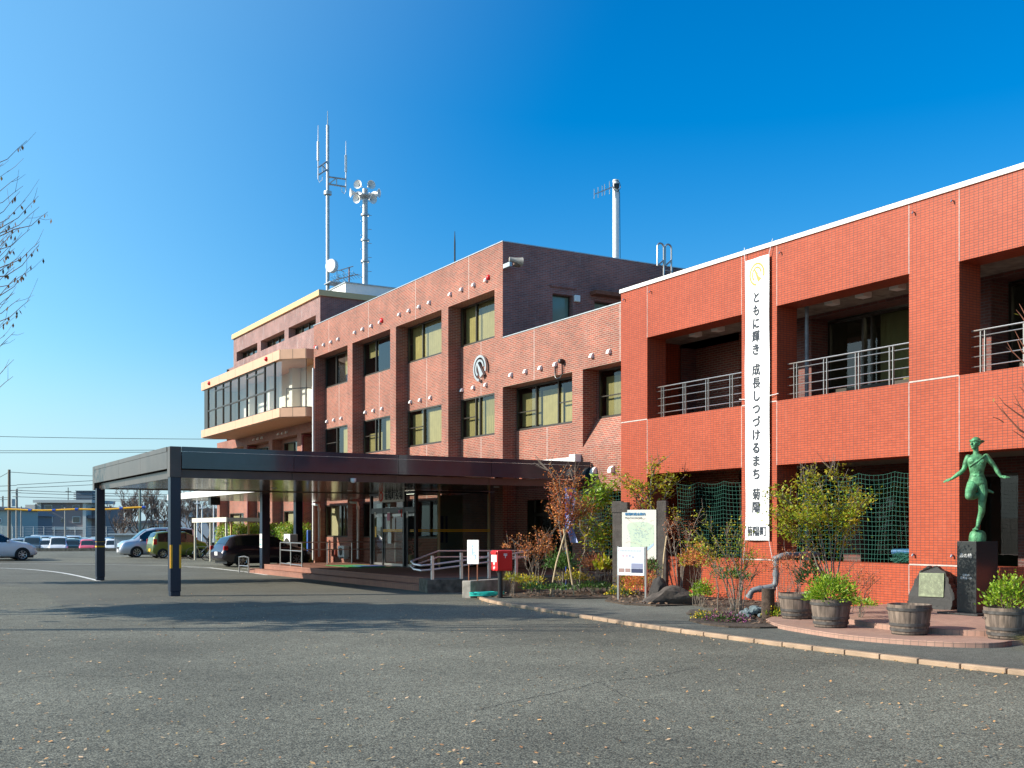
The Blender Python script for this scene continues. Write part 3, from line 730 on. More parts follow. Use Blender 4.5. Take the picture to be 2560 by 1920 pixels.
# ------------------------------------------------------------------ orange tiled building
TB = thing('tiled_building', 'two storey orange tiled wing with deep openings behind the statue', 'building', (19, 17, 0))
PO = [(23.32, 24.48), (18.54, 19.70), (13.72, 14.88), (8.9, 10.06), (4.08, 5.24)]
OP = [(19.70, 23.32), (14.88, 18.54), (10.06, 13.72), (5.24, 8.9)]
m = MB(); D = .62
wallX(m, XO, 4.08, 24.48, -.05, 8.14, [(a, b, 4.62, 6.77) for a, b in OP] + [(a, b, 1.02, 3.17) for a, b in OP], D)
m.face([(XO, 24.48, -.05), (XO, 24.48, 8.14), (XB + .6, 24.48, 8.14), (XB + .6, 24.48, -.05)]); m.face([(XO, 4.08, -.05), (XB, 4.08, -.05), (XB, 4.08, 8.14), (XO, 4.08, 8.14)])
m.obj('wall', M_TILE, TB)
m = MB()                                              # the inner faces of the frame
X2 = XO + D
for a, b in OP:
    for z0_, z1_ in ((3.17, 4.62), (6.77, 8.1), (-.05, 1.02)): m.face([(X2, a, z0_), (X2, b, z0_), (X2, b, z1_), (X2, a, z1_)])
for a, b in PO: m.face([(X2, a, 0), (X2, b, 0), (X2, b, 8.1), (X2, a, 8.1)])
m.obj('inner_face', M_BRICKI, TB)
c = MB(); c.box((XO - .04, 4.0, 8.14), (XO + .45, 24.52, 8.245)); c.obj('coping', M_COPING, TB, bevel=.01)
m = MB(); m.box((XO + .45, 4, 8.02), (27, 24.5, 8.12)); m.box((X2 + .01, 4, 6.9), (XB + .9, 24.4, 7.0)); m.obj('roof', M_CONC, TB)
m = MB(); m.box((X2 + .01, 4, 4.15), (27, 24.4, 4.35)); m.obj('balcony_floor', M_CONC, TB)
m = MB(); m.box((X2 + .01, 4, 3.3), (21.9, 24.4, 3.38)); m.obj('ceiling', mat('ceiling_board', (.3, .28, .25), .8), TB)
# brick wall set back behind the frame
XI = 19.9; XW = 20.45
m = MB(); ip_ = [(20.0, 24.38), (15.07, 19.44), (10.15, 14.49), (5.2, 9.55)]
wallX(m, XI, 4, 24.4, 3.4, 6.9, [(a, b, 4.36, 6.82) for a, b in ip_], .55)
wallX(m, 20.46, 4, 24.4, 4.3, 5.05)
wallX(m, 21.6, 4, 24.4, 0, 3.4, [(a, b, .25, 2.95) for a, b in ip_], .3)
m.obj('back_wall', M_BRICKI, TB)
for i, (a, b) in enumerate(ip_):
    winX(TB, XW, a, b, 5.05, 6.78, (.25, .31) if i == 1 else (.33, .62), [[(.55, .98, 0, .5, BD)], [(.33, .98, 0, 1, BD), (.45, .98, 0, .22, B)], [(.5, .98, 0, .6, BD)], []][i], glass=M_GLASS)
    winX(TB, 21.8, a, b, .25, 2.95, (.33, .66), [], glass=M_GLASS)
m = MB(); m.face([(26, 4, 0), (26, 24.4, 0), (26, 24.4, 8), (26, 4, 8)]); m.box((21.9, 4, 3.35), (26, 24.4, 3.5)); m.box((XW + .2, 4, 6.95), (26, 24.4, 7.05))
for y in (4, 14.9, 19.75, 24.3): m.box((XW + .3, y, 3.5), (26, y + .08, 7)); m.box((21.95, y, 0), (26, y + .08, 3.3))
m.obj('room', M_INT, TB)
m = MB()
for x in (21.6, 23.2):
    for y in (21.3, 22.7, 16, 17.4, 11.3, 12.4): m = MB(); m.box((x, y - .5, 6.7), (x + .12, y + .5, 6.76)); m.obj('ceiling_light', M_FLUOR, TB)
for y in (21.1, 12.0): m = MB(); m.box((20.3, y - .5, 3.2), (20.42, y + .5, 3.26)); m.obj('ceiling_light', M_FLUOR, TB)
m = MB()
for x, y in ((655, 740), (810, 707)):
    q = P(1500 + x * .36166, 560 + y * .36166, X=18.9); m = MB(); m.box((18.8, q.y - .12, 6.78), (19.05, q.y + .12, 6.896)); m.obj('soffit_lamp', M_WHITE, TB)
for x, y in ((210, 985), (418, 932), (648, 880)):
    q = P(2000 + x * .3738, 380 + y * .3738, X=18.9); m = MB(); m.box((18.8, q.y - .12, 6.78), (19.05, q.y + .12, 6.896)); m.obj('soffit_lamp', M_WHITE, TB)
# sealant joints in the tiling
j = MB()
for a, b in PO:
    for y in (a, b):
        if y > 24.4: continue
        for z0_, z1_ in ((6.77, 8.13), (3.17, 4.62), (0, 1.02)): j = MB(); j.box((XO - .003, y - .007, z0_), (XO + .02, y + .007, z1_)); j.obj('sealant_joint', M_JOINT, TB)
    for z in (4.62, 1.02): j = MB(); j.box((XO - .003, a + .012, z - .013), (XO + .02, b - .012, z + .013)); j.obj('sealant_joint', M_JOINT, TB)
# eye bolts
m = MB()
for y in (23.15, 24.3, 18.4, 14.75, 13.85):
    m = MB(); m.tube([(XO, y, 7.95), (XO - .05, y, 7.95), (XO - .07, y, 7.91)], .016, 6); m.obj('eye_bolt', M_STEEL, TB)
for y in (14.75, 13.85): m = MB(); m.tube([(XO, y, 1.22), (XO - .05, y, 1.22), (XO - .07, y, 1.18)], .02, 6); m.obj('eye_bolt', M_STEEL, TB)
# balcony railings
def railing(a, b):
    r = MB(); X = XO + .28; z0_, z1_ = 4.35, 5.46
    r.tube([(X, a, z1_), (X, b, z1_)], .017, 8); r.tube([(X, a, z1_ - .11), (X, b, z1_ - .11)], .011, 6)
    o = r.obj('railing', M_STEEL, TB, smooth=True)
    q = MB()
    for z in (4.78, 4.97, 5.16): q.tube([(X, a, z), (X, b, z)], .011, 6)
    q.obj('rail', M_STEEL, o, smooth=True)
    n = 4
    for i in range(n):
        y = b - .25 - i * (b - a) / n
        p_ = MB()
        for dy in (-.045, .045): p_.box((X - .025, y + dy - .006, z0_), (X + .025, y + dy + .006, z1_ - .02))
        p_.obj('post', M_STEEL, o)
for a, b in OP[:3]: railing(a + .02, b - .06)
# downpipe inside the second opening
m = MB(); m.tube([(X2 + .12, 18.35, .9), (X2 + .12, 18.35, 6.8)], .045); m.obj('downpipe', M_PIPE, TB, smooth=True)
# ------------------------------------------------------------------ green nets in the lower openings
def net(a, b, label, zt=2.9, cell=.1):
    m = MB(); X = XO + .4; rn = random.Random(int(a * 10)); ny = int((b - a) / cell); nz = int((zt - .95) / cell); t = .003
    pt = lambda i, k: Vector((X + .05 * math.sin(i * .55 + .2 * k) , b - (b - a) * i / ny, zt - k * cell - .06 * abs(math.sin(i * PI / 9)) * (1 - k / nz)))
    for k_ in range(nz + 1):
        for i in range(ny):
            p, q = pt(i, k_), pt(i + 1, k_); m.face([p + Vector((0, 0, -t)), q + Vector((0, 0, -t)), q + Vector((0, 0, t)), p + Vector((0, 0, t))])
    for i in range(ny + 1):
        for k_ in range(nz):
            p, q = pt(i, k_), pt(i, k_ + 1); m.face([p + Vector((0, -t, 0)), p + Vector((0, t, 0)), q + Vector((0, t, 0)), q + Vector((0, -t, 0))])
    return tag(m.obj('plant_net', M_NET), label, 'net', 'green nets across the ground floor openings')
net(19.72, 22.6, 'green net across the tiled opening left of the long banner')
net(14.9, 18.3, 'green net across the tiled opening between the banner and the statue')
net(24.6, 27.6, 'short green net in the brick opening left of the tiled wing')
# pile of folded net and blue pipe on the sill
m = MB(); rn = random.Random(3)
for _ in range(60):
    c0 = Vector((XO + .3, 15.25, 1.03)); pts = [c0 + Vector((rn.uniform(-.1, .1), rn.uniform(-.32, .32), rn.uniform(0, .22))) for _ in range(4)]
    m.tube(pts, .006, 3)
tag(m.obj('net_bundle', M_NET), 'crumpled green net bundle on the sill beside the tall orange pier', 'net')
m = MB(); m.tube([(XO + .5, 14.9, 1.27), (XO + .5, 15.7, 1.25)], .06, 10); tag(m.obj('blue_pipe', mat('blue_plastic', (.03, .12, .25), .3)), 'dark blue pipe lying behind the net bundle on the sill', 'pipe')
# ------------------------------------------------------------------ long banner
BX = XO - .07
BN = thing('banner', 'long white vertical banner with dark lettering hanging on the orange pier', 'banner', (BX, 19.1, 1.2))
ya, yb = YX(1500 + 1002 * .36166, BX), YX(1500 + 1168 * .36166, BX)
zt_ = P(1500 + 1002 * .36166, 560 + 252 * .36166, X=BX).z; zb_ = P(1600 + 878 * .3014, 1100 + 830 * .3014, X=BX).z
zt2 = P(1500 + 1168 * .36166, 560 + 214 * .36166, X=BX).z
zt_ = (zt_ + zt2) / 2
def wave(y, z):
    u = (y - yb) / (ya - yb); return .013 * math.sin(2.1 * z + 3 * u) * math.sin(.8 * z) + .016 * math.sin(u * 6.5 + .35 * z) * (.4 + .6 * abs(math.sin(.55 * z + .4)))
m = MB(); rows = []
for i in range(61):
    z = zt_ + (zb_ - zt_) * i / 60; row = []
    for k_ in range(9):
        y = ya + (yb - ya) * k_ / 8; row.append((BX + wave(y, z), y, z))
    rows.append(row)
m.grid(rows); cl = m.obj('cloth', mat('banner_cloth', (.88, .88, .88), .7), BN, smooth=True)
yc = (ya + yb) / 2; XT = BX - .008
chars = 'ともに輝き 成長しつづけるまち 菊陽'
zc0 = P(1500 + 1080 * .36166, 560 + 468 * .36166, X=BX).z; zc1 = P(1600 + 970 * .3014, 1100 + 618 * .3014, X=BX).z
units = sum(.55 if ch == ' ' else 1 for ch in chars); st = (zc0 - zc1) / units; z = zc0
for ch in chars:
    if ch == ' ': z -= st * .55; continue
    text('lettering', ch, st * .93, (XT, yc + .01, z - st * .5), FACE_NX, M_TEXT, BN, heavy=.0085 if ord(ch) < 0x3100 else .0045, sx=.97); z -= st
z3 = P(1600 + 970 * .3014, 1100 + 762 * .3014, X=BX).z
text('lettering', '菊陽町', .25, (XT, yc, z3), FACE_NX, M_TEXT, BN, heavy=.002, sx=.85)
def emblem(mb, X, yc, zc, R, t=.01, to=None):
    """broken double ring with a slanting wedge; drawn on a wall that faces -X (right as seen = -Y)"""
    def arc(r0, r1, a0, a1):
        n = 28; ro = []
        for i in range(n + 1):
            a = rad(a0 + (a1 - a0) * i / n); cy, cz = -math.cos(a), math.sin(a)
            ro.append([(X - t, yc + cy * r0, zc + cz * r0), (X - t, yc + cy * r1, zc + cz * r1), (X, yc + cy * r1, zc + cz * r1), (X, yc + cy * r0, zc + cz * r0)])
        mb.grid(ro, 0, True); mb.face(ro[0]); mb.face(ro[-1][::-1])
    arc(.82 * R, R, -20, 265); arc(.5 * R, .67 * R, 8, 238)
    pts = [(-.34, .40), (-.22, .47), (.62, -.50), (.20, -.74)]
    f = [(X - t * 1.3, yc - x * R, zc + z_ * R) for x, z_ in pts]; bk = [(X, p[1], p[2]) for p in f]
    mb.face(f); 
    for i in range(len(f)): mb.face([f[i], bk[i], bk[(i+1) % len(f)], f[(i+1) % len(f)]])
zl = P(1500 + 1086 * .36166, 560 + 346 * .36166, X=BX).z
m = MB(); emblem(m, XT + .012, yc + .0, zl, .265, .006); m.obj('emblem', M_ORANGE, BN)
for o_ in COL.objects:
    if o_.parent == BN and o_.name.split('.')[0] in ('lettering', 'emblem'):
        for v in o_.data.vertices: v.co.x += wave(v.co.y + 19.1, v.co.z + 1.2)
m = MB()
for y, z, dy in ((ya, zt_, .05), (yb, zt_, -.12)): m = MB(); m.tube([(BX, y, z), (XO - .05, y + dy * .8, z + .33)], .008, 5); m.obj('cord', M_WHITE, BN)
for y, s_ in ((ya, 1), (yb, -1)):
    for z in (4.75,): m = MB(); m.tube([(BX, y, z), (XO - .02, y + s_ * .25, z + .03)], .008, 5); m.obj('cord', M_WHITE, BN)
    m = MB(); m.tube([(BX, y, zb_), (XO - .03, y + s_ * .1, zb_ - .55)], .006, 5); m.obj('cord', M_WHITE, BN)
pass
# metal emblem on the brick facade
pc = P(900 + 800 * .3737, 560 + 965 * .3737, X=XR - .12)
m = MB(); emblem(m, XR - .05, pc.y, pc.z, .5, .08)
tag(m.obj('wall_emblem', M_GALV), 'grey metal ring emblem with slanting wedge on the brick wall', 'emblem')
# floodlight-like horn on the side wall
pc = P(900 + 1020 * .3737, 560 + 245 * .3737, Y=33.9)
H = thing('horn_speaker', 'weathered horn loudspeaker at the top corner of the brick side wall', 'loudspeaker', (pc.x, 34.3, pc.z))
m = MB()
rows = []
for t_, sx_, sz_ in ((0, .08, .08), (.22, .10, .09), (.42, .16, .12), (.6, .22, .16)):
    c0 = Vector((pc.x - .1 + t_ * .75, 33.95 - t_ * .22, pc.z + .05 - t_ * .12)); a = Vector((.28, .95, 0)).normalized()
    rows.append([c0 + a * sx_ * math.cos(2*PI*k_/12) * 1.0 + Vector((0, 0, 1)) * sz_ * math.sin(2*PI*k_/12) for k_ in range(12)])
m.grid(rows, 0, True); m.face(rows[0]); m.obj('horn', mat('old_white', (.34, .31, .27), .6, noise=.3), H, smooth=True)
m = MB(); m.lathe([(0, 0), (.11, 0), (.11, .2), (0, .2)], (pc.x + .1, 33.92, pc.z - .1), 10, M=Matrix.Rotation(PI/2, 3, 'Y')); m.obj('driver', mat('old_brown', (.16, .1, .07), .6), H)
m = MB(); m.box((pc.x - .12, 33.9, pc.z - .2), (pc.x - .02, 34.365, pc.z - .05)); m.obj('bracket', M_GALV, H)
# ------------------------------------------------------------------ entrance canopy
CA = thing('entrance_canopy', 'long dark bronze metal canopy on square columns before the entrance', 'canopy', (13, 34, 0))
X0, X1c, Y0, Y1c = 6.85, 19.86, 28.78, 39.3
ZT = 3.84
xs = [X0 + .3] + [P(x, 0, Y=Y0).x for x in (735, 996, 1229)] + [X1c]
for i in range(4):
    m = MB(); a, b = xs[i] + .006, xs[i+1] - .006
    m.box((a, Y0, 3.28), (b, Y0 + .06, 3.715)); m.box((a, Y0 - .012, 3.72), (b, Y0 + .06, ZT)); m.obj('front_fascia', M_FASCIAF, CA)
    m = MB(); m.box((a, Y0 + .16, 3.05), (b, Y0 + .22, 3.26)); m.obj('lower_fascia', M_FASCIA, CA)
ysl = [Y0 + .3] + sorted(YX(x, X0) for x in (350.6, 297)) + [Y1c]
for i in range(3):
    m = MB(); a, b = ysl[i] + .006, ysl[i+1] - .006
    m.box((X0, a, 3.28), (X0 + .06, b, 3.715)); m.box((X0 - .012, a, 3.72), (X0 + .06, b, ZT)); m.obj('side_fascia', M_FASCIA, CA)
    m = MB(); m.box((X0 + .16, a, 3.05), (X0 + .22, b, 3.26)); m.obj('lower_fascia', M_FASCIA, CA)
for y in (Y0, Y1c + .01): m = MB(); m.box((X0, y, 3.05), (X0 + .29, y + .29, ZT)); m.obj('corner_block', M_FASCIA, CA, bevel=.01)
m = MB(); m.box((X0 + .2, Y1c + .05, 3.08), (X1c, Y1c + .11, ZT)); m.obj('back_fascia', M_FASCIA, CA)
m = MB()
for i in range(7):
    a = X0 + .24 + i * 1.8; m.box((a + .004, Y0 + .24, 3.11), (min(a + 1.796, X1c), Y1c + .04, 3.13))
m.obj('soffit', M_SOFFIT, CA)
m = MB(); m.box((X0 + .07, Y0 + .07, 3.6), (X1c, Y1c + .04, 3.7)); m.obj('roof', M_GALV, CA)
def column(x, y, w=.27, zt=3.1, parent=CA, stripes=0, z0_=0):
    m = MB(); m.box((x, y, z0_ + .12), (x + w, y + w, zt)); m.box((x + .012, y + .012, z0_), (x + w - .012, y + w - .012, z0_ + .119))
    c = m.obj('column', M_COLUMN, parent, bevel=.012)
    q = MB()
    if stripes == 1:
        q.box((x - .003, y + .0, .72), (x + .05, y - .004, 1.32)); q.box((x + w - .05, y - .004, .72), (x + w + .003, y, 1.32)); q.box((x - .003, y - .004, .72), (x, y + .05, 1.32)); q.obj('warning_stripe', M_YEL, c)
    if stripes == 2:
        for z in (1.12, 1.3): q.box((x - .004, y - .004, z), (x + w + .004, y + w + .004, z + (.05 if z < 1.2 else .012)))
        q.obj('warning_stripe', M_YEL, c)
    return c
column(6.87, 28.8, stripes=1); column(6.88, 38.6 + .42, stripes=2)
# lower rear canopy along the building
RC = thing('rear_canopy', 'lower canopy with a pale fascia running on behind the entrance canopy', 'canopy', (16, 45, 0))
m = MB(); m.box((12.5, 39.5, 3.09), (12.56, 53.0, 3.36)); m.obj('fascia', M_WHITE, RC)
m = MB(); m.box((12.57, 39.5, 3.1), (19.86, 53.0, 3.12)); m.obj('soffit', M_SOFFIT, RC)
m = MB(); m.box((12.57, 39.45, 3.3), (19.86, 53.0, 3.36)); m.obj('roof', M_GALV, RC)
c = column(13.68, 42.5, w=.32, parent=RC); q = MB(); q.box((13.676, 42.52, 1.0), (13.68, 42.8, 1.55)); q.obj('notice', M_WHITE, c)
q = MB(); q.box((13.673, 42.58, 1.1), (13.676, 42.76, 1.16)); q.box((13.673, 42.56, 1.3), (13.676, 42.72, 1.35)); q.obj('notice_print', mat('teal_ink', (.1, .5, .4), .6), c)
column(18.6, 52.5, w=.36, parent=RC)
m = MB(); m.box((12.7, 46.3, 2.75), (13.1, 46.7, 3.09)); m.obj('dark_box', M_BLACK, RC)  # plain dark box hanging under the soffit
# white parapet piece of the canopy against the wall
m = MB(); m.box((XB - .25, 29.7, 3.86), (XB - .02, 34.2, 4.03)); m.box((XB - .25, 29.35, 3.86), (XB - .02, 29.69, 4.12)); m.obj('upstand', M_WHITE, CA)
m = MB()
for x, y in ((9.5, 33), (12, 36), (15.2, 37.2), (15.5, 33.2), (18, 31.5)): m = MB(); m.lathe([(.09, 3.098), (.09, 3.109), (0, 3.1095)], (x, y, 0), 14); m.obj('downlight', M_WHITE, CA)
# dome camera
p = P(640 + 815 * .29837, 1100 + 330 * .29837, Y=Y0 + .1); m = MB(); m.lathe([(0, -.1), (.05, -.09), (.08, -.05), (.08, .03)], p, 12)
m.obj('dome_camera', M_WHITE, CA, smooth=True)
# ------------------------------------------------------------------ glazed entrance porch
EN = thing('entrance_porch', 'dark framed glass entrance porch with sliding doors under the canopy', 'entrance porch', (18, 37, .36))
XV, YV = 16.9, 35.35; ZF, ZC = .36, 3.09
yp = [YX(x, XV) for x in (926, 956, 1008, 1037)]
m = MB()
for y, w_ in zip(yp, (.05, .035, .05, .05)): m.box((XV, y - w_, ZF), (XV + .1, y + w_, ZC))
for z in (ZC - .1, 2.32): m.box((XV + .01, YV + .06, z), (XV + .09, yp[0], z + (.1 if z > 2.5 else .2)))
xp = [P(x, 0, Y=YV).x for x in (1097, 1222)]
m.box((XV, YV - .05, ZF), (XV + .1, YV + .05, ZC)); m.box((XV, YV - .04, ZC - .06), (XB, YV + .04, ZC))
m.box((XV, YV - .04, ZF), (XB, YV + .04, ZF + .08)); m.box((XV + .01, YV, ZF), (XV + .09, yp[0], ZF + .03))
fr = m.obj('frame', M_BLACK, EN)
for x in xp: m = MB(); m.box((x - .035, YV - .045, ZF), (x + .035, YV + .045, ZC)); m.obj('pale_post', M_CREAM, EN)
g = MB(); g.face([(XV + .1, YV, ZF), (XB, YV, ZF), (XB, YV, ZC), (XV + .1, YV, ZC)]); g.face([(XV + .05, yp[0], 2.5), (XV + .05, YV, 2.5), (XV + .05, YV, ZC), (XV + .05, yp[0], ZC)])
g.obj('glass_wall', M_GLASSD, EN)
def door(y1, y0, x):
    d = MB(); d.face([(x, y1, ZF), (x, y0, ZF), (x, y0, 2.3), (x, y1, 2.3)]); o = d.obj('sliding_door', M_GLASSD, EN)
    q = MB()
    for y in (y1, y0): q.box((x - .02, y - .025, ZF), (x + .02, y + .025, 2.3))
    for z in (ZF + .02, 2.2): q.box((x - .02, min(y0, y1) + .026, z), (x + .02, max(y0, y1) - .026, z + .09))
    q.obj('door_frame', M_STEEL, o)
    return o
door(yp[0] - .08, yp[1] + .06, XV + .12); d2 = door(yp[1] - .06, yp[2] + .08, XV + .06); door(yp[2] - .08, yp[3] + .1, XV + .12)
def poster(y, z, w_, h_, mt, x=XV + .03, name='poster'):
    q = MB(); q.box((x, y - w_ / 2, z - h_ / 2), (x + .004, y + w_ / 2, z + h_ / 2)); return q.obj(name, mt, EN)
CE = lambda x, y: (900 + x * .16275, 1180 + y * .16275)
def pe(x, y, X=XV + .03): return P(*CE(x, y), X=X)
pink = mat('pink_print', (.7, .25, .4), .6)
for x, y, w_, h_, mt in ((452, 745, .26, .62, M_WHITE), (452, 690, .24, .28, pink), (512, 797, .09, .42, M_WHITE), (252, 920, .15, .4, M_YEL), (465, 1012, .3, .42, M_WHITE), (243, 665, .1, .22, M_WHITE), (650, 630, .1, .28, M_REDINK), (615, 608, .12, .12, pink), (736, 655, .12, .22, M_WHITE)):
    p = pe(x, y); poster(p.y, p.z, w_, h_, mt, x=XV - .004 - (.004 if mt is pink else 0))
# sign over the door
pl, pr = pe(300, 320, XV), pe(685, 310, XV); zb0 = pe(480, 495, XV).z
m = MB(); m.box((XV - .03, pr.y, zb0 + .08), (XV - .002, pl.y, pl.z + .05)); sg = m.obj('sign_panel', M_WHITE, EN)
zc_ = (zb0 + pl.z) / 2 + .07
text('sign_lettering', '菊陽町役場', .34, (XV - .034, pr.y + (pl.y - pr.y) * .40, zc_), FACE_NX, M_TEXT, sg, heavy=.005, sx=.95)
m = MB(); m.obox((XV - .032, pl.y - .22, zc_), (.006, .01, .01)); m = MB()
m.lathe([(0, 0), (.19, 0), (.19, .006), (0, .006)], (XV - .03, pl.y - .22, zc_), 20, M=Matrix(((0, 0, -1), (1, 0, 0), (0, -1, 0)))); mk = m.obj('sign_emblem', M_REDINK, sg)
m = MB(); emblem(m, XV - .037, pl.y - .22, zc_, .12, .003); m.obj('emblem_mark', M_WHITE, mk)
m = MB()
for z in (1.64, 1.69):
    m.box((XV - .004, yp[2] + .06, z), (XV - .001, yp[1] - .06, z + .036)); m.box((XV + .1, YV - .048, z - .0), (XB, YV - .045, z + .032)); m.box((XV - .004, YV + .1, z), (XV - .001, yp[3] + .4, z + .02))
m.obj('yellow_safety_stripe', M_YEL, EN)
m = MB(); m.box((xp[0] + .04, YV + .15, ZF), (xp[0] + (xp[1] - xp[0]) * .51, YV + .19, 2.95)); bd = m.obj('display_board', mat('olive_board', (.3, .28, .2), .8), EN)
for k_, (a, w_) in enumerate(((.03, .09), (.19, .05))):
    q = MB(); x_ = xp[0] + .08 + a * 1.4; q.box((x_, YV + .14, 1.25), (x_ + w_ * 1.5, YV + .149, 2.2)); q.obj('board_plate', mat('navy_plate', (.02, .03, .1), .4), bd)
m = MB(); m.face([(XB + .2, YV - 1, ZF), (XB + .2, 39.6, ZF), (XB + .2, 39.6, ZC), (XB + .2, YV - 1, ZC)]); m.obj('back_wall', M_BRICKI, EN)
m = MB(); m.box((17.2, 36.2, 3.0), (17.3, 37.4, 3.04)); m.obj('ceiling_light', M_FLUOR, EN)
# second doorway in the dark corner right of the porch
m = MB(); xd = XR + .25
for y in (30.25, 31.35, 32.45, 33.55): m.box((xd, y - .04, .36), (xd + .08, y + .04, 2.74))
m.box((xd, 30.2, 2.2), (xd + .08, 33.6, 2.3)); o = m.obj('side_doorway', M_FRAME, MAIN)
g = MB(); g.face([(xd + .04, 33.6, .36), (xd + .04, 30.2, .36), (xd + .04, 30.2, 2.74), (xd + .04, 33.6, 2.74)]); g.obj('pane', M_GLASSD, o)
g = MB()
for z in (1.55, 1.6): g.box((xd - .004, 30.3, z), (xd, 31.3, z + .025))
g.obj('yellow_safety_stripe', M_YEL, o)
m = MB(); m.box((21.6, 31.2, 3.0), (21.7, 32.3, 3.05)); m.obj('ceiling_light', M_FLUOR, MAIN)
# mats and pot by the doors
m = MB(); m.box((15.2, 36.3, .362), (16.6, 39.6, .375)); tag(m.obj('green_mat', mat('green_mat', (.04, .28, .07), .9)), 'bright green doormat on the terrace before the glass doors', 'doormat')
m = MB(); m.box((15.7, 37.2, .376), (16.6, 38.2, .386)); tag(m.obj('blue_mat', mat('blue_mat', (.03, .08, .3), .9)), 'small blue mat lying on the green doormat', 'doormat')
T = thing('pot_plant', 'leafy plant in a cream pot behind the glass doors', 'potted plant', (17.6, 37.0, .36))
m = MB(); m.lathe([(0, 0), (.13, 0), (.2, .42), (.17, .42), (.15, .36), (0, .36)], (0, 0, 0), 18); m.obj('pot', M_CREAM, T, True, local=True)
m = MB(); rn = random.Random(5)
for _ in range(220):
    a, r, z = rn.uniform(0, 6.28), rn.uniform(0, .33), rn.uniform(.45, 1.3); m.leaf(Vector((r*math.cos(a), r*math.sin(a), z)), Vector((math.cos(a), math.sin(a), rn.uniform(-.5, .6))), Vector((0, 0, 1)), .16, .05)
M_LEAFD = foliage('dark_leaf', [(.02, .07, .02), (.04, .11, .03), (.06, .14, .03)]); m.obj('foliage', M_LEAFD, T, local=True)
# ------------------------------------------------------------------ railings on the terrace
TR = thing('terrace_railing', 'plain steel railing along the left edge of the terrace', 'railing', (14.5, 40, .36))
ra = [(14.1, 41.3), (13.85, 38.35), (15.97, 41.2), (17.0, 41.35)]
m = MB()
A, Bq = Vector((14.05, 41.4, 0)), Vector((13.8, 38.3, 0))
for z in (1.22, .93, .42): m.tube([A + Vector((0, 0, z)), Bq + Vector((0, 0, z))], .024, 8)
for z in (1.22, .93): m.tube([A + Vector((0, 0, z)), Vector((19.8, 41.4, z))], .02, 8)
m.obj('rail', M_STEEL, TR, smooth=True)
for q in (A, (A + Bq) / 2, Bq, Vector((15.97, 41.4, 0)), Vector((17.0, 41.4, 0)), Vector((18.9, 41.4, 0))):
    m = MB(); m.tube([(q.x, q.y, .34), (q.x, q.y, 1.22)], .024, 8); m.obj('post', M_STEEL, TR, smooth=True)
# barrier hoop beside the mid column
m = MB(); h = [(13.1, 43.6, 0), (13.1, 43.6, .62), (13.15, 43.1, .66), (13.2, 42.7, .62), (13.2, 42.7, 0)]; m.tube(h, .03, 8); m.tube([(13.1, 43.6, .28), (13.2, 42.7, .28)], .02, 6)
tag(m.obj('barrier_hoop', M_STEEL, smooth=True), 'low steel barrier hoop beside the column at the terrace corner', 'barrier')
# ------------------------------------------------------------------ ramp wall, ramp handrail and planter wall
m = MB(); m.prism([(13.15, 26.75), (19.85, 26.75), (19.85, 27.78), (13.4, 27.78)], -.05, .36); tag(m.obj('ramp_wall', M_CONCD, bevel=.015), 'low dark mossy concrete ramp wall at the right end of the steps', 'wall')
m = MB(); m.box((13.5, 26.8, .362), (19.85, 26.98, .385)); 
CR = lambda x, y: (1000 + x * .28933, 1340 + y * .28933)
HR = thing('ramp_handrail', 'bright tubular steel handrail sloping up the wheelchair ramp', 'handrail', (15, 27, .36))
yA = 26.87
def hr(x, y, Y=yA): return P(*CR(x, y), Y=Y)
posts = [hr(280, 370), hr(530, 358), hr(770, 352), hr(1005, 345)]
yB = 28.9
m = MB()
for z0_, z1_, zz in ((255, 178, 130), (298, 222, 182)):
    l0, l1 = hr(180, z0_), hr(785, z1_); dz = (l1.z - l0.z) / (l1.x - l0.x)
    r1 = l0 + Vector((7, 0, 7 * dz * .8)); b0 = hr(330, zz, yB); b1 = hr(1100, zz - 4, yB)
    m.tube([hr(1110, z1_ - 44), hr(785, z1_), hr(280, z0_ - 8), l0, l0 + Vector((-.12, .18, .03)), l0 + Vector((-.05, .5, .1)), b0, b1], .026, 8)
m.obj('rail', M_RAIL, HR, smooth=True)
for q, t_ in zip(posts, (205, 148, 140, 165)):
    m = MB(); zt0 = hr(CR(0, 0)[0] * 0 + 280, t_).z; m.box((q.x - .035, yA - .03, .36), (q.x + .035, yA + .03, max(zt0, 1.0)))
    m.obj('post', M_RAIL, HR)
m = MB(); m.prism([(13.16, 24.33), (15.75, 25.5), (15.62, 25.74), (13.05, 24.58)], -.05, .43); tag(m.obj('planter_wall', M_CONC, bevel=.02), 'short grey concrete kerb wall behind the red post box', 'wall')
# ------------------------------------------------------------------ post box, wheelchair sign, hose
PB = thing('post_box', 'bright red post box on a black pole at the pavement edge', 'post box', (13.45, 23.35, .046))
m = MB(); m.tube([(0, 0, 0), (0, 0, .72)], .062, 16); m.obj('pole', M_BLACK, PB, True, True)
m = MB(); m.box((-.17, -.16, .66), (.26, .16, 1.16)); m.obj('body', M_RED, PB, local=True, bevel=.035)
m = MB(); m.box((-.2, -.13, 1.07), (-.165, .13, 1.135)); m.obj('slot_hood', M_RED, PB, local=True, bevel=.012)
m = MB(); m.box((-.178, -.125, .88), (-.171, .125, 1.05)); m.obj('time_plate', M_WHITE, PB, local=True)
PBW = Vector((13.45, 23.35, .046)); Rz = Matrix.Rotation(rad(-22), 3, 'Z')
def pbt(txt, sz, loc, M, mt, b=.0):
    o = text('lettering', txt, sz, (0, 0, 0), Matrix.Identity(3), mt, None, heavy=b, depth=.002); o.parent = PB
    o.data.transform(Matrix.Translation(loc) @ M.to_4x4()); return o
pbt('〒', .14, (.05, -.163, 1.02), FACE_NY, M_WHITE, .004)
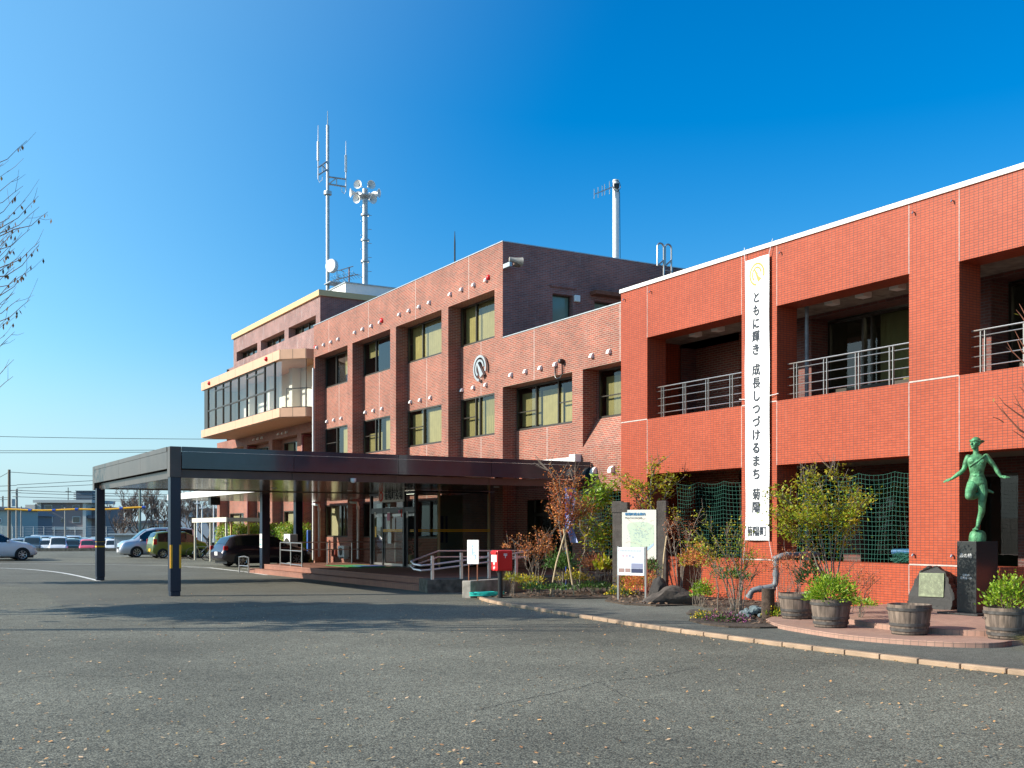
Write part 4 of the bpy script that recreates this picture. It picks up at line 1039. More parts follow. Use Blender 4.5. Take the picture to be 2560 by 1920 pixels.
pbt('ゆう', .10, (-.174, 0, .80), FACE_NX @ Matrix.Rotation(-PI / 2, 3, 'Z'), M_WHITE, .004)
pbt('〒', .08, (-.174, 0, .71), FACE_NX, M_WHITE, .005)
WS = thing('wheelchair_sign', 'white wheelchair sign board on two thin rusty legs', 'sign', (12.95, 24.2, .4), rz=rad(-62))
w0 = P(*CR(632, 402), Y=24.45); WS.location = (w0.x, 24.45, .43)
m = MB()
for x in (-.13, .13): m.tube([(x, 0, 0), (x, 0, .45)], .013, 6)
m.obj('leg', mat('rusty_leg', (.35, .13, .07), .7), WS, local=True)
m = MB(); m.box((-.17, -.012, .42), (.17, .012, 1.02)); m.obj('board', M_WHITE, WS, local=True)
m = MB(); cc = mat('pale_blue_ink', (.45, .62, .78), .6)
m.lathe([(.075, -.004), (.095, -.004), (.095, 0), (.075, 0)], (0, -.014, .6), 20, M=FACE_NY); m.box((-.03, -.018, .64), (-.005, -.013, .82)); m.lathe([(0, 0), (.03, 0), (0, .004)], (-.018, -.018, .87), 12, M=FACE_NY)
m.box((-.03, -.018, .7), (.06, -.013, .725)); m.box((-.005, -.018, .63), (.08, -.013, .655)); m.box((.06, -.018, .56), (.085, -.013, .65))
m.obj('wheelchair_symbol', cc, WS, local=True)
m = MB(); rn = random.Random(12); pts = []
for i in range(150):
    a = i * .42; r = .3 + .12 * math.sin(i * .31) ; pts.append((13.42 + r * 1.15 * math.cos(a) + rn.uniform(-.02, .02), 23.95 + r * .6 * math.sin(a), .07 + .0006 * i + rn.uniform(0, .015)))
m.tube(pts, .014, 5); tag(m.obj('garden_hose', mat('turquoise_hose', (.03, .5, .42), .4), smooth=True), 'coiled turquoise garden hose lying beside the post box', 'hose')
# ------------------------------------------------------------------ map board
MAPA = rad(-30.55)
MP = thing('map_board', 'town guide map board between two thick weathered wooden posts', 'map board', (16.75, 22.1, .06), rz=rad(-52))
m = MB(); 
for x in (-.565, .565):
    q = MB(); q.box((x - .12, -.12, -.05), (x + .12, .12, 2.36)); q.obj('post', M_WOODD, MP, local=True, bevel=.015)
m = MB(); m.box((-.70, -.1351, 2.08), (-.30, .125, 2.33)); m.obj('beam', M_WOODD, MP, local=True)
m = MB(); m.box((-.435, -.135, .92), (.435, -.075, 2.14)); pn = m.obj('panel', mat('map_paper', (.8, .78, .68), .5), MP, local=True)
m = MB(); rn = random.Random(2)
pal = [mat('map_green', (.62, .74, .55), .6), mat('map_blue', (.5, .68, .82), .6), mat('map_line', (.62, .45, .35), .6), mat('map_dot', (.18, .3, .5), .6)]
pts = [(-.28 + .06 * math.sin(i * 2.1), 0) for i in range(3)]
poly = [(.36 * math.cos(a) * (1 + .25 * math.sin(3 * a + 1)) + .05, 1.5 + .42 * math.sin(a) * (1 + .2 * math.cos(2 * a))) for a in [2 * PI * i / 40 for i in range(40)]]
m.face([(max(-.38, min(.38, x)), -.1365, z) for x, z in poly], 0)
m.face([(.02, -.138, 1.1), (.2, -.138, 1.2), (.37, -.138, 1.32), (.37, -.138, 1.26), (.2, -.138, 1.12), (.06, -.138, 1.05)], 1)
for k_ in range(9):
    x, z = rn.uniform(-.3, .3), rn.uniform(1.1, 1.9); a = rn.uniform(0, 3.14)
    for i in range(5):
        x2, z2 = max(-.37, min(.37, x + .1 * math.cos(a))), max(.98, min(1.92, z + .1 * math.sin(a))); d = .003
        m.face([(x, -.1395, z - d), (x2, -.1395, z2 - d), (x2, -.1395, z2 + d), (x, -.1395, z + d)], 2); x, z = x2, z2; a += rn.uniform(-.7, .7)
for _ in range(130):
    x, z = rn.gauss(.02, .14), rn.gauss(1.52, .15)
    if abs(x) < .36: w_ = rn.uniform(.006, .03); m.face([(x, -.141, z), (x + w_, -.141, z), (x + w_, -.141, z + .006), (x, -.141, z + .006)], 3)
m.obj('map_print', pal, pn, local=True)
def lt(parent, txt, sz, loc, mt, b=0, al='LEFT'):
    o = text('lettering', txt, sz, (0, 0, 0), Matrix.Identity(3), mt, None, heavy=b, depth=.001, align=al); o.parent = parent
    o.data.transform(Matrix.Translation(loc) @ FACE_NY.to_4x4()); return o
lt(pn, '菊陽町総合案内', .075, (-.36, -.142, 2.03), mat('map_title_ink', (.05, .22, .42), .6), .002)
lt(pn, 'Kikuyo Town Area Guide', .042, (-.36, -.142, 1.945), M_TEXT)
# small information sign
IS = thing('information_sign', 'small white information sign on two silver posts in the mulch', 'sign', (15.45, 20.7, .05), rz=rad(-62))
m = MB(); 
for x in (-.50, .50):
    q = MB(); q.box((x - .03, -.03, 0), (x + .03, .03, 1.27)); q.obj('post', M_STEEL, IS, local=True)
m = MB(); m.box((-.50, -.045, .6), (.47, -.031, 1.25)); IS.scale = (.70, 1, 1); ip2 = m.obj('panel', mat('sign_face', (.78, .83, .86), .35), IS, local=True)
m = MB(); rn = random.Random(6); pc2 = [mat('print_grey', (.42, .46, .5), .6), mat('print_photo', (.25, .27, .4), .6), mat('print_brown', (.35, .22, .2), .6), mat('print_navy', (.02, .03, .09), .6), mat('print_pink', (.75, .3, .35), .6)]
for i in range(9): m.box((-.44, -.0475, 1.08 - i * .035), (-.44 + rn.uniform(.3, .42), -.046, 1.088 - i * .035), 0)
for i in range(5): m.box((.05, -.0475, 1.08 - i * .035), (.05 + rn.uniform(.25, .36), -.046, 1.088 - i * .035), 0)
m.box((.0, -.0475, .76), (.42, -.046, .88), 1); m.box((.0, -.0475, .66), (.42, -.046, .755), 3); m.box((-.46, -.0475, .67), (-.25, -.046, .76), 2); m.box((-.22, -.0475, .67), (-.03, -.046, .76), 2)
for x in (-.3, -.16, -.05, .06): m.lathe([(0, 0), (.025, 0), (0, .001)], (x, -.0475, 1.02 + (.03 if x < 0 else 0)), 10, mi=1 if x > -.1 else 4, M=FACE_NY)
for i in range(14):
    x = -.4 + i * .055; m.box((x, -.0475, 1.15), (x + .04, -.046, 1.185), 0)
m.box((-.47, -.0475, 1.15), (-.44, -.046, 1.19), 4); m.obj('print', pc2, ip2, local=True)
# blue advertising flag
NB = thing('banner_flag', 'faded blue vertical flag on a pole among the shrubs', 'flag', (16.9, 25.3, .1))
CP = lambda x, y: (1140 + x * .2772, 1100 + y * .2772)
D_ = 29.6
m = MB(); a = P(*CP(992, 1190), D=D_); b = P(*CP(988, 430), D=D_); m.tube([(a.x, a.y, .1), b], .014, 6); m.tube([b, P(*CP(1085, 440), D=D_)], .01, 6); m.obj('pole', M_BLUE, NB)
m = MB(); rows = []
for y, xl, xr in ((440, 990, 1083), (520, 988, 1078), (600, 986, 1068), (680, 990, 1050), (760, 1000, 1052), (840, 1012, 1070), (925, 1030, 1100)):
    rows.append([P(*CP(xl + (xr - xl) * t_, y), D=D_ + .06 * math.sin(t_ * 5 + y * .02)) for t_ in (0, .33, .66, 1)])
m.grid(rows); m.obj('cloth', mat('blue_cloth', (.42, .5, .85), .8), NB, smooth=True)
m = MB(); rn = random.Random(9)
for i in range(6):
    for _ in range(6):
        pq = P(*CP(1020 + i * 4 + rn.uniform(-8, 22), 560 + i * 55 + rn.uniform(-16, 16)), D=D_ - .12); m.obox(pq, (rn.choice((.03, .11)), .004, rn.choice((.03, .1))), -TH)
m.obj('flag_print', mat('flag_ink', (.07, .1, .3), .7), NB)
hc = P(*CP(1028, 486), D=D_ - .12); m = MB()
for k_, cc_ in enumerate(((.75, .35, .05), (.6, .05, .1), (.05, .2, .6))): m.obox(hc + Vector((.0, 0, .09 - .09 * k_)), (.17 - .045 * k_, .004, .088), -TH, k_)
m.obj('heart_print', [mat('heart_orange', (.75, .35, .05), .7), mat('heart_red', (.6, .05, .1), .7), mat('heart_blue', (.05, .2, .6), .7)], NB)
# ------------------------------------------------------------------ masts and roof equipment
MX = lambda x, y: (760 + x * .28933, 260 + y * .28933)
def mp(x, y, Y): return P(*MX(x, y), Y=Y)
YA = 62.3
A1 = thing('antenna_mast', 'tall galvanised antenna mast with side arms and white dish on the roof', 'antenna mast', (*mp(203, 1600, YA)[:2], 14.5))
b = mp(205, 1605, YA)
def at_x(x, z): q = mp(x, 0, YA); return Vector((q.x, YA, z))
zz = lambda y: mp(203, y, YA).z
m = MB(); m.tube([Vector((b.x, YA, 14.5)), Vector((b.x, YA, zz(770)))], .11, 12); m.tube([Vector((b.x, YA, zz(770))), Vector((b.x, YA, zz(185)))], .095, 12)
m.lathe([(.14, -.12), (.24, -.1), (.24, .1), (.12, .12)], (b.x, YA, zz(770)), 12); m.obj('pole', M_GALV, A1, smooth=True)
m = MB(); m.tube([Vector((b.x, YA, zz(185))), Vector((b.x, YA, zz(60)))], [.035, .02], 6); m.obj('whip_antenna', M_GALV, A1)
for xw, ya_, yb_, yt, sgn, arms in ((122, 490, 325, 182, -1, ((495, 550), (565, 615))), (362, 587, 443, 320, 1, ((628, 650), (690, 715)))):
    m = MB()
    for y1_, y2_ in arms: m.tube([mp(200, y1_, YA), mp(xw, y2_, YA - .3)], .05, 6)
    m.tube([mp(200 + sgn * 15, arms[1][0], YA - .1), mp((200 + xw) / 2, (arms[0][0] + arms[0][1]) / 2, YA - .2)], .035, 6); m.tube([mp((200 + xw) / 2, sum(arms[0]) / 2, YA - .2), mp((200 + xw) / 2, sum(arms[1]) / 2, YA - .2)], .035, 6)
    m.obj('side_arm', M_GALV, A1)
    m = MB(); m.tube([mp(xw, arms[1][1] + 35, YA - .3), mp(xw, ya_, YA - .3)], .035, 6); m.tube([mp(xw, ya_, YA - .3), mp(xw, yb_, YA - .3)], .075, 8); m.tube([mp(xw, yb_, YA - .3), mp(xw, yt, YA - .3)], [.03, .014], 6)
    m.tube([mp(xw, arms[1][1] + 35, YA - .3), mp(xw - sgn * 12, arms[1][1] + 62, YA - .3), mp(xw - sgn * 35, arms[1][1] + 40, YA - .3), mp(xw - sgn * 38, arms[1][1] + 5, YA - .3)], .02, 5)
    m.obj('collinear_antenna', M_WHITE, A1)
dc = mp(225, 1395, YA - .5); Md = Matrix.Rotation(rad(-75), 3, 'Z') @ Matrix.Rotation(PI / 2, 3, 'X')
m = MB(); m.lathe([(0, .0), (.36, .02), (.40, .06), (.40, .28), (.3, .4), (.12, .55), (0, .55)], dc, 24, M=Matrix.Rotation(rad(-62), 3, 'Z') @ Matrix(((1, 0, 0), (0, 0, 1), (0, -1, 0)))); m.obj('dish', M_WHITE, A1, smooth=True)
m = MB(); pa = mp(205, 1545, YA - .2); pb_ = mp(320, 1560, YA - .6); m.obox((pa + pb_) / 2 + Vector((.3, 0, 0)), (1.5, 1.0, .06))
for x, y in ((285, 1440), (345, 1450), (300, 1470)): m.tube([mp(x, y, YA - .5), mp(x, 1550, YA - .5)], .025, 5)
m.tube([mp(285, 1440, YA - .5), mp(315, 1436, YA - .5), mp(345, 1450, YA - .5)], .025, 5); m.tube([mp(285, 1500, YA - .5), mp(345, 1505, YA - .5)], .02, 5); m.tube([mp(230, 1600, YA - .2), mp(290, 1560, YA - .5)], .03, 5)
m.obj('platform', M_GALV, A1)
YBm = 58.9
A2 = thing('siren_mast', 'thick galvanised mast crowned with a ring of horn loudspeakers', 'loudspeaker mast', (*mp(528, 1640, YBm)[:2], 14.5))
b2 = mp(528, 1640, YBm); zq = lambda y: mp(528, y, YBm).z
m = MB(); m.tube([Vector((b2.x, YBm, 14.5)), Vector((b2.x, YBm, zq(1180)))], .165, 14); m.tube([Vector((b2.x, YBm, zq(1180))), Vector((b2.x, YBm, zq(735)))], .155, 14)
for y in (1178, 960, 1360): m.lathe([(.2, -.06), (.25, -.05), (.25, .05), (.2, .06)], (b2.x, YBm, zq(y)), 14)
m.obj('pole', M_GALV, A2, smooth=True)
m = MB()
for i in range(14):
    z = 15.3 + i * (zq(735) - 16.0) / 13; s_ = 1 if i % 2 else -1; m.tube([(b2.x + .15 * s_, YBm - .1, z), (b2.x + .34 * s_, YBm - .15, z)], .016, 5)
m.obj('step_bolt', M_GALV, A2)
m = MB(); m.lathe([(.18, -.12), (.55, -.02), (.55, .04), (.18, .06)], (b2.x, YBm, zq(800)), 8); m.obj('speaker_platform', M_GALV, A2)
hm = MB(); prof = [(r_ * .64, z_ * .72) for r_, z_ in [(.04, .0), (.08, .02), (.1, .25), (.16, .4), (.27, .55), (.38, .65), (.4, .66), (.36, .64), (.2, .48), (.05, .3)]]
for i, (ang, dz, tilt) in enumerate(((-160, .0, -4), (-112, .27, 0), (-58, .27, 0), (-14, .0, -4), (60, .1, 0), (120, .1, 0), (-118, -.36, -12), (-50, -.36, -12))):
    if i > 7: continue
    a = rad(ang) - TH; dv = Vector((math.cos(a), math.sin(a), rad(tilt)))
    q = dv.normalized().to_track_quat('Z', 'Y').to_matrix()
    m = MB(); m.lathe(prof, Vector((b2.x, YBm, zq(790) + dz + .12)) + dv * .38, 16, M=q); m.obj('horn', M_WHITE, A2, smooth=True)
# tv aerials near the mast
AE = thing('tv_aerial', 'small branching television aerial beside the tall mast platform', 'aerial', (*mp(390, 1540, 60)[:2], 14.5))
m = MB(); m.tube([Vector((mp(390, 1540, 60).x, 60, 14.6)), mp(390, 1410, 60)], .04, 6); m.obj('pole', mat('rusty_pole', (.3, .16, .1), .7), AE)
m = MB(); m.tube([mp(250, 1525, 60), mp(465, 1472, 60)], .03, 5); m.tube([mp(300, 1440, 60), mp(425, 1402, 60)], .03, 5)
for i in range(9):
    q = mp(265 + i * 23, 1521 - i * 5.8, 60); m.tube([q + Vector((-.35, -.3, .1)), q + Vector((.35, .3, -.1))], .014, 4)
m.tube([mp(420, 1462, 60), mp(500, 1492, 60)], .014, 4); m.tube([mp(400, 1480, 60), mp(495, 1470, 60)], .012, 4); m.obj('yagi', M_GALV, AE)
# white pole with a small yagi, and the roof ladder
WX = lambda x, y: (1440 + x * .16279, 430 + y * .16279)
YW = 38.0
pw = lambda x, y: P(*WX(x, y), Y=YW)
A3 = thing('white_antenna_pole', 'white pole with a small yagi aerial above the brick side wall', 'antenna pole', (pw(612, 1330).x, YW, 11.6))
m = MB(); m.tube([Vector((pw(612, 0).x, YW, 11.6)), pw(612, 125)], .135, 14); m.obj('pole', M_WHITE, A3, smooth=True)
m = MB(); m.tube([pw(600, 215), pw(285, 340)], .022, 6)
for x, y0_, y1_ in ((280, 262, 412), (340, 232, 395), (403, 210, 370), (440, 185, 355), (514, 145, 343)): m.tube([pw(x, y0_), pw(x, y1_)], .016, 5)
m.obj('yagi', M_GALV, A3)
m = MB(); c0 = pw(580, 230) + Vector((0, -.2, 0)); m.obox(c0, (.22, .1, .18), -TH)
m.tube([c0 + Vector((.2 * math.cos(t_ * .63), 0, .24 * math.sin(t_ * .63))) for t_ in range(11)], .014, 5); m.tube([c0, pw(640, 330) + Vector((.03, -.1, 0)), pw(648, 1330) + Vector((.03, -.1, 0))], .015, 4); m.obj('cable_loop', M_BLACK, A3)
A4 = thing('lightning_rod', 'thin dark lightning rod above the middle of the brick parapet', 'rod', (*P(1137, 650, Y=44)[:2], 11.7))
m = MB(); q = P(1137, 640, Y=44); m.tube([Vector((q.x, 44, 11.6)), Vector((q.x, 44, q.z + .6)), P(1137, 578, Y=44)], [.04, .035, .012], 6); m.obj('rod', M_FRAME, A4)
YLd = 33.3
pl_ = lambda x, y: P(*WX(x, y), Y=YLd)
LD = thing('roof_ladder', 'bright steel roof ladder with two hooped handrails on the annex roof', 'ladder', (pl_(1350, 1600).x, YLd, 8.2))
for xa, xb, yt in ((1250, 1348, 1085), (1370, 1466, 1103)):
    a_, b_ = pl_(xa, 1440), pl_(xb, 1560); r_ = (pl_(xb, 0).x - pl_(xa, 0).x) / 2; zt0 = pl_(xa, yt).z; cx_ = (pl_(xa, 0).x + pl_(xb, 0).x) / 2
    m = MB(); m.tube([a_] + [Vector((cx_ - r_ * math.cos(t_ * PI / 8), YLd, zt0 - r_ + r_ * math.sin(t_ * PI / 8))) for t_ in range(9)] + [Vector((b_.x, YLd, 8.3))], .035, 8); m.tube([a_, a_ + Vector((b_.x - a_.x, 0, .25))], .035, 6); m.obj('hoop_rail', M_STEEL, LD, smooth=True)
m = MB()
for i in range(8): z = pl_(1350, 1500).z - .02 - i * .32; m.tube([(pl_(1348, 0).x, YLd, z), (pl_(1466, 0).x, YLd, z)], .02, 6)
m.obj('rung', M_STEEL, LD)

# ------------------------------------------------------------------ cars
def lerp_tab(tab, t):
    for i in range(len(tab) - 1):
        if t <= tab[i+1][0]:
            u = (t - tab[i][0]) / (tab[i+1][0] - tab[i][0]); u2 = u * u * (3 - 2 * u) * .35 + u * .65
            return [tab[i][k] + (tab[i+1][k] - tab[i][k]) * u2 for k in range(len(tab[i]))]
    return list(tab[-1])
# t, underside, shoulder height, top height, width fraction at the shoulder, width fraction at the top
STY = {
 'hatch': dict(L=4.5, W=1.76, H=1.5, tab=[(0, .42, .62, .70, .86, .7), (.02, .3, .78, .92, .93, .72), (.10, .2, 1.0, 1.36, .97, .66), (.2, .17, .99, 1.47, .99, .68), (.42, .17, .95, 1.5, 1, .7), (.56, .17, .94, 1.43, 1, .7), (.74, .17, .95, 1.01, 1, .74), (.9, .2, .8, .86, .96, .72), (.97, .25, .62, .68, .84, .6), (1, .35, .5, .54, .7, .5)],
               side=(.14, .68), shield=(.56, .735), back=(.035, .1), wheels=(.2, .8), r=.32),
 'van': dict(L=4.7, W=1.72, H=1.85, tab=[(0, .45, .8, 1.0, .9, .74), (.015, .3, 1.02, 1.6, .95, .74), (.06, .2, 1.05, 1.8, .98, .76), (.2, .17, 1.04, 1.85, 1, .78), (.55, .17, 1.02, 1.83, 1, .78), (.66, .17, 1.0, 1.72, 1, .76), (.83, .17, 1.0, 1.1, 1, .8), (.93, .2, .95, 1.02, .96, .78), (.985, .24, .78, .84, .88, .7), (1, .32, .5, .58, .78, .6)],
             side=(.06, .76), shield=(.66, .82), back=(.012, .05), wheels=(.18, .79), r=.33),
 'kei': dict(L=3.4, W=1.48, H=1.62, tab=[(0, .4, .72, .86, .9, .76), (.02, .3, .95, 1.25, .95, .76), (.08, .2, 1.0, 1.55, .98, .76), (.25, .17, .99, 1.62, 1, .78), (.58, .17, .97, 1.59, 1, .78), (.68, .17, .96, 1.45, 1, .76), (.83, .17, .97, 1.06, 1, .8), (.94, .2, .88, .96, .96, .76), (.985, .24, .7, .78, .88, .7), (1, .3, .5, .56, .8, .6)],
             side=(.08, .77), shield=(.67, .825), back=(.02, .075), wheels=(.17, .83), r=.28),
 'suv': dict(L=4.3, W=1.77, H=1.6, tab=[(0, .45, .72, .86, .86, .7), (.02, .34, .9, 1.05, .93, .72), (.1, .26, 1.06, 1.42, .97, .68), (.22, .22, 1.06, 1.57, .99, .7), (.45, .22, 1.03, 1.6, 1, .72), (.55, .22, 1.02, 1.52, 1, .72), (.72, .22, 1.03, 1.1, 1, .76), (.88, .26, .92, 1.0, .97, .74), (.97, .28, .72, .8, .88, .62), (1, .36, .5, .58, .74, .5)],
             side=(.12, .66), shield=(.55, .715), back=(.03, .1), wheels=(.2, .81), r=.34),
}
def car_rings(st, n=44):
    rows = []
    for i in range(n + 1):
        t = i / n; _, zu, zs, zt, ws, wt = lerp_tab(st['tab'], t); hw = st['W'] / 2; x = (t - .5) * st['L']
        wsd, wtp = hw * ws, hw * wt; zm = zu + (zs - zu) * .5
        half = [(0, zu), (wsd * .86, zu), (wsd * .97, zu + .08), (wsd * 1.0, zm), (wsd * .985, zs - .05), (wsd * .96, zs), (wtp + (wsd * .96 - wtp) * .12, zs + (zt - zs) * .86), (wtp * .93, zt - .015), (wtp * .5, zt + .012), (0, zt + .016)]
        rows.append([Vector((x, y, z)) for y, z in half] + [Vector((x, -y, z)) for y, z in half[-2:0:-1]])
    return rows
def car_body(st, n=44):
    rows = car_rings(st, n); k = len(rows[0])
    m = MB(); m.grid(rows, 0, True); m.face(rows[0], 0); m.face(rows[-1][::-1], 0)
    g = MB(); e = .012
    def strip(i0, i1, j0, j1):
        for i in range(i0, i1):
            for j in range(j0, j1):
                q = [rows[i][j % k], rows[i][(j+1) % k], rows[i+1][(j+1) % k], rows[i+1][j % k]]
                nn = (q[1] - q[0]).cross(q[3] - q[0])
                if nn.length < 1e-7: continue
                nn.normalize()
                cen = sum(q, Vector()) / 4
                if nn.dot(cen - Vector((cen.x * .8, 0, .8))) < 0: nn = -nn
                g.face([p + nn * e for p in q])
    a, b = st['side']; ia, ib = round(a * n), round(b * n); mid = (ia + ib) // 2
    for r0, r1 in ((ia, mid - 1), (mid, ib)):
        strip(r0, r1, 5, 6); strip(r0, r1, k - 6, k - 5)
    a, b = st['shield']; strip(round(a * n), round(b * n), 7, 11)
    a, b = st['back']; strip(max(0, round(a * n)), max(1, round(b * n)), 7, 11)
    return m, g
def wheel_mesh(r, w=.2):
    t = MB(); t.lathe([(r * .66, -w / 2), (r * .94, -w / 2), (r, -w / 2 + .03), (r, w / 2 - .03), (r * .94, w / 2), (r * .66, w / 2)], n=22, M=FACE_NY)
    d = MB(); d.lathe([(0, .02), (r * .2, .03), (r * .2, .0)], (0, -w / 2 - .0, 0), 12, M=Matrix(((1, 0, 0), (0, 0, -1), (0, 1, 0))))
    for s_ in (1, -1):
        for i in range(7):
            a = 2 * PI * i / 7; d.obox((r * .4 * math.cos(a), -s_ * (w / 2 - .01), r * .4 * math.sin(a)), (r * .5, .02, r * .12), 0, 0)
            n0 = len(d.v) - 8
            for q in range(n0, n0 + 8):
                v = Vector(d.v[q]) - Vector((r * .4 * math.cos(a), -s_ * (w / 2 - .01), r * .4 * math.sin(a))); v = Matrix.Rotation(-a, 3, 'Y') @ v
                d.v[q] = tuple(v + Vector((r * .4 * math.cos(a), -s_ * (w / 2 - .01), r * .4 * math.sin(a))))
        d.lathe([(r * .58, s_ * (w / 2 - .02)), (r * .66, s_ * (w / 2)), (r * .68, s_ * (w / 2 - .03))], n=22, M=FACE_NY)
    b = MB(); b.lathe([(0, -.05), (r * .64, -.05), (r * .64, .05), (0, .05)], n=18, M=FACE_NY)
    return t, d, b
def paint(name, c, metal=.4): return mat(name, c, .3, metal, coat=1.0)
def make_car(style, label, x, y, rz, col, z=0.0, plate=M_WHITE, scale=1.0):
    st = STY[style]; L, W_ = st['L'], st['W']
    T = thing('parked_car', label, 'car', (x, y, z), rz, 'cars parked beside the building')
    m, g = car_body(st)
    bo = m.obj('body', col, T, True, True, angle=50); g.obj('window', M_CARGLASS, T, True, True, angle=30)
    r = st['r']; t, d, b = wheel_mesh(r)
    for wx in st['wheels']:
        for s_ in (1, -1):
            px_ = (wx - .5) * L; hw = W_ / 2
            a = MB(); a.lathe([(0, 0), (r * 1.16, 0), (r * 1.2, -.05)], (px_, s_ * (hw - .0) , r), 22, M=FACE_NY if s_ < 0 else Matrix(((1, 0, 0), (0, 0, 1), (0, 1, 0))))
            a.v = [(v[0], v[1], max(v[2], .16)) for v in a.v]; a.obj('wheel_arch', M_RUBBER, bo, local=True)
            w_ = t.obj('wheel', M_RUBBER, T, True, True); w_.location = (px_, s_ * (hw - .085), r)
            d.obj('rim', M_RIM, w_, local=True); b.obj('brake', M_BLACK, w_, local=True)
    for s_ in (1, -1):
        h = MB(); zc = lerp_tab(st['tab'], .965)[2] - .03; h.lathe([(0, -.2), (.07, -.16), (.1, 0), (.06, .14), (0, .17)], ((.45) * L, s_ * W_ * .395, zc), 12, M=Matrix.Rotation(rad(-12 * s_), 3, 'Z') @ Matrix(((0, 0, 1), (1, 0, 0), (0, 1, 0)))); h.obj('headlight', M_LAMPG, T, True, True)
        h = MB(); zb = lerp_tab(st['tab'], .05)[2]; h.obox((-L / 2 + .13, s_ * W_ * .455, zb + .02), (.22, .1, .34 if style in ('kei', 'van') else .2)); h.obj('tail_light', M_TAIL, T, local=True, bevel=.03)
        h = MB(); xm = (st['side'][1] - .5) * L - .1; h.obox((xm, s_ * (W_ / 2 + .06), lerp_tab(st['tab'], .6)[2] + .06), (.12, .18, .13)); h.obj('mirror', col, T, local=True, bevel=.035)
        h = MB()
        for t_ in (.34, .52): h.obox(((t_ - .5) * L, s_ * (W_ / 2 + .005), lerp_tab(st['tab'], .4)[2] - .12), (.2, .03, .03))
        h.obj('door_handle', col, T, local=True)
    h = MB(); h.obox((-L / 2 - .005, 0, .62 if style != 'kei' else .5), (.02, .33, .165)); h.obj('number_plate', plate, T, local=True)
    h = MB(); h.obox((L / 2 - .0, 0, .42), (.02, .33, .165)); h.obj('number_plate', plate, T, local=True)
    h = MB(); h.obox((L / 2 - .02, 0, .6), (.05, W_ * .5, .1)); h.obox((0, 0, .24), (L * .9, W_ * .82, .16)); h.obj('grille', M_BLACK, T, local=True)
    return T
make_car('hatch', 'dark plum hatchback parked nose in beside the mid canopy column', 16.4, 50.95, rad(6), paint('plum_paint', (.028, .022, .036)))
make_car('kei', 'olive green boxy small car with yellow plate seen from behind', 16.75, 68.35, rad(4), paint('olive_paint', (.15, .19, .035)), plate=M_YEL)
make_car('van', 'silver minivan facing left behind the olive green small car', 16.2, 71.4, rad(178), paint('silver_paint', (.55, .58, .66), .5))
make_car('suv', 'white crossover with black wheel arches cut by the left frame edge', 6.45, 67.4, rad(4), paint('pearl_paint', (.78, .78, .8), .0))
make_car('hatch', 'silver car standing behind the white crossover at the left edge', 6.6, 70.4, rad(4), paint('pale_silver', (.6, .62, .66), .3))
# far car park
FAR = {}
def far_car(style, col, px, d, label, rz=None):
    key = (style, col.name)
    st = STY[style]; l = (px - 1280) / 2770 * d; x, y = cam_xy(d, l)
    if key not in FAR:
        m, g = car_body(st, 24); n0 = len(m.f)
        off_ = len(m.v); m.v += g.v; m.f += [tuple(i + off_ for i in f) for f in g.f]; m.m += [1] * len(g.f)
        for wx in st['wheels']:
            for s_ in (1, -1): m.lathe([(0, 0), (st['r'], 0), (st['r'], -.2)], ((wx - .5) * st['L'], s_ * (st['W'] / 2 + .01), st['r']), 12, 2, M=FACE_NY if s_ < 0 else Matrix(((1, 0, 0), (0, 0, 1), (0, 1, 0))))
        for s_ in (1, -1): m.obox((st['L'] / 2 - .08, s_ * st['W'] * .36, .72), (.12, .26, .14), 0, 3)
        m.obox((st['L'] / 2 - .005, 0, .42), (.03, .9, .18), 0, 2)
        o = m.obj('parked_car', [col, M_CARGLASS, M_RUBBER, M_LAMPG], smooth=True, angle=45); FAR[key] = o
    else: o = dup(FAR[key])
    o.location = (x, y, ZLOT); o.rotation_euler = (0, 0, -PI / 2 - TH * .35 + (rz or 0)); tag(o, label, 'car', 'cars in the far car park')
pw_, pbk, psv, ppk, pgn, pnv, pgr = paint('far_white', (.8, .8, .8), 0), paint('far_black', (.02, .02, .022)), paint('far_silver', (.5, .52, .55)), paint('far_pink', (.75, .09, .13), 0), paint('far_green', (.02, .045, .03)), paint('far_navy', (.03, .05, .14)), paint('far_grey', (.12, .13, .14))
for a in (('van', pgr, 82, 104, 'dark grey van in the far front row nearest the white crossover'), ('kei', pw_, 117, 104, 'white small car between the dark van and the white van far away'),
          ('van', pw_, 147, 103, 'tall white van in the middle of the far front row'), ('kei', pgn, 182, 104, 'dark green boxy car between the white van and the pink car'),
          ('kei', ppk, 219, 102, 'pink boxy car in the far car park left of the first column'), ('suv', pnv, 252, 103, 'navy car half hidden behind the far left canopy column'),
          ('kei', pw_, 281, 103, 'white car between the far left column and the small shed')): far_car(*a)
rn = random.Random(31); nm = {pw_: 'white', psv: 'silver', pbk: 'black', pgr: 'dark grey', pnv: 'navy'}; rows_ = ('second', 'third', 'fourth', 'fifth')
ordn = ('leftmost', 'second from left', 'third from left', 'fourth from left', 'fifth from left', 'sixth from left', 'seventh from left', 'rightmost')
for r_ in range(4):
    for i in range(8):
        px_ = 48 + i * 31 + rn.uniform(-4, 4) + (r_ % 2) * 10; st_ = rn.choice(('kei', 'suv', 'hatch', 'van', 'kei')); c_ = rn.choice((pw_, pw_, pw_, psv, pbk, pgr, psv, pnv))
        far_car(st_, c_, px_, 111 + r_ * 7.5, f'{nm[c_]} car {ordn[i]} in the {rows_[r_]} row of the far car park', rn.uniform(-.05, .05))
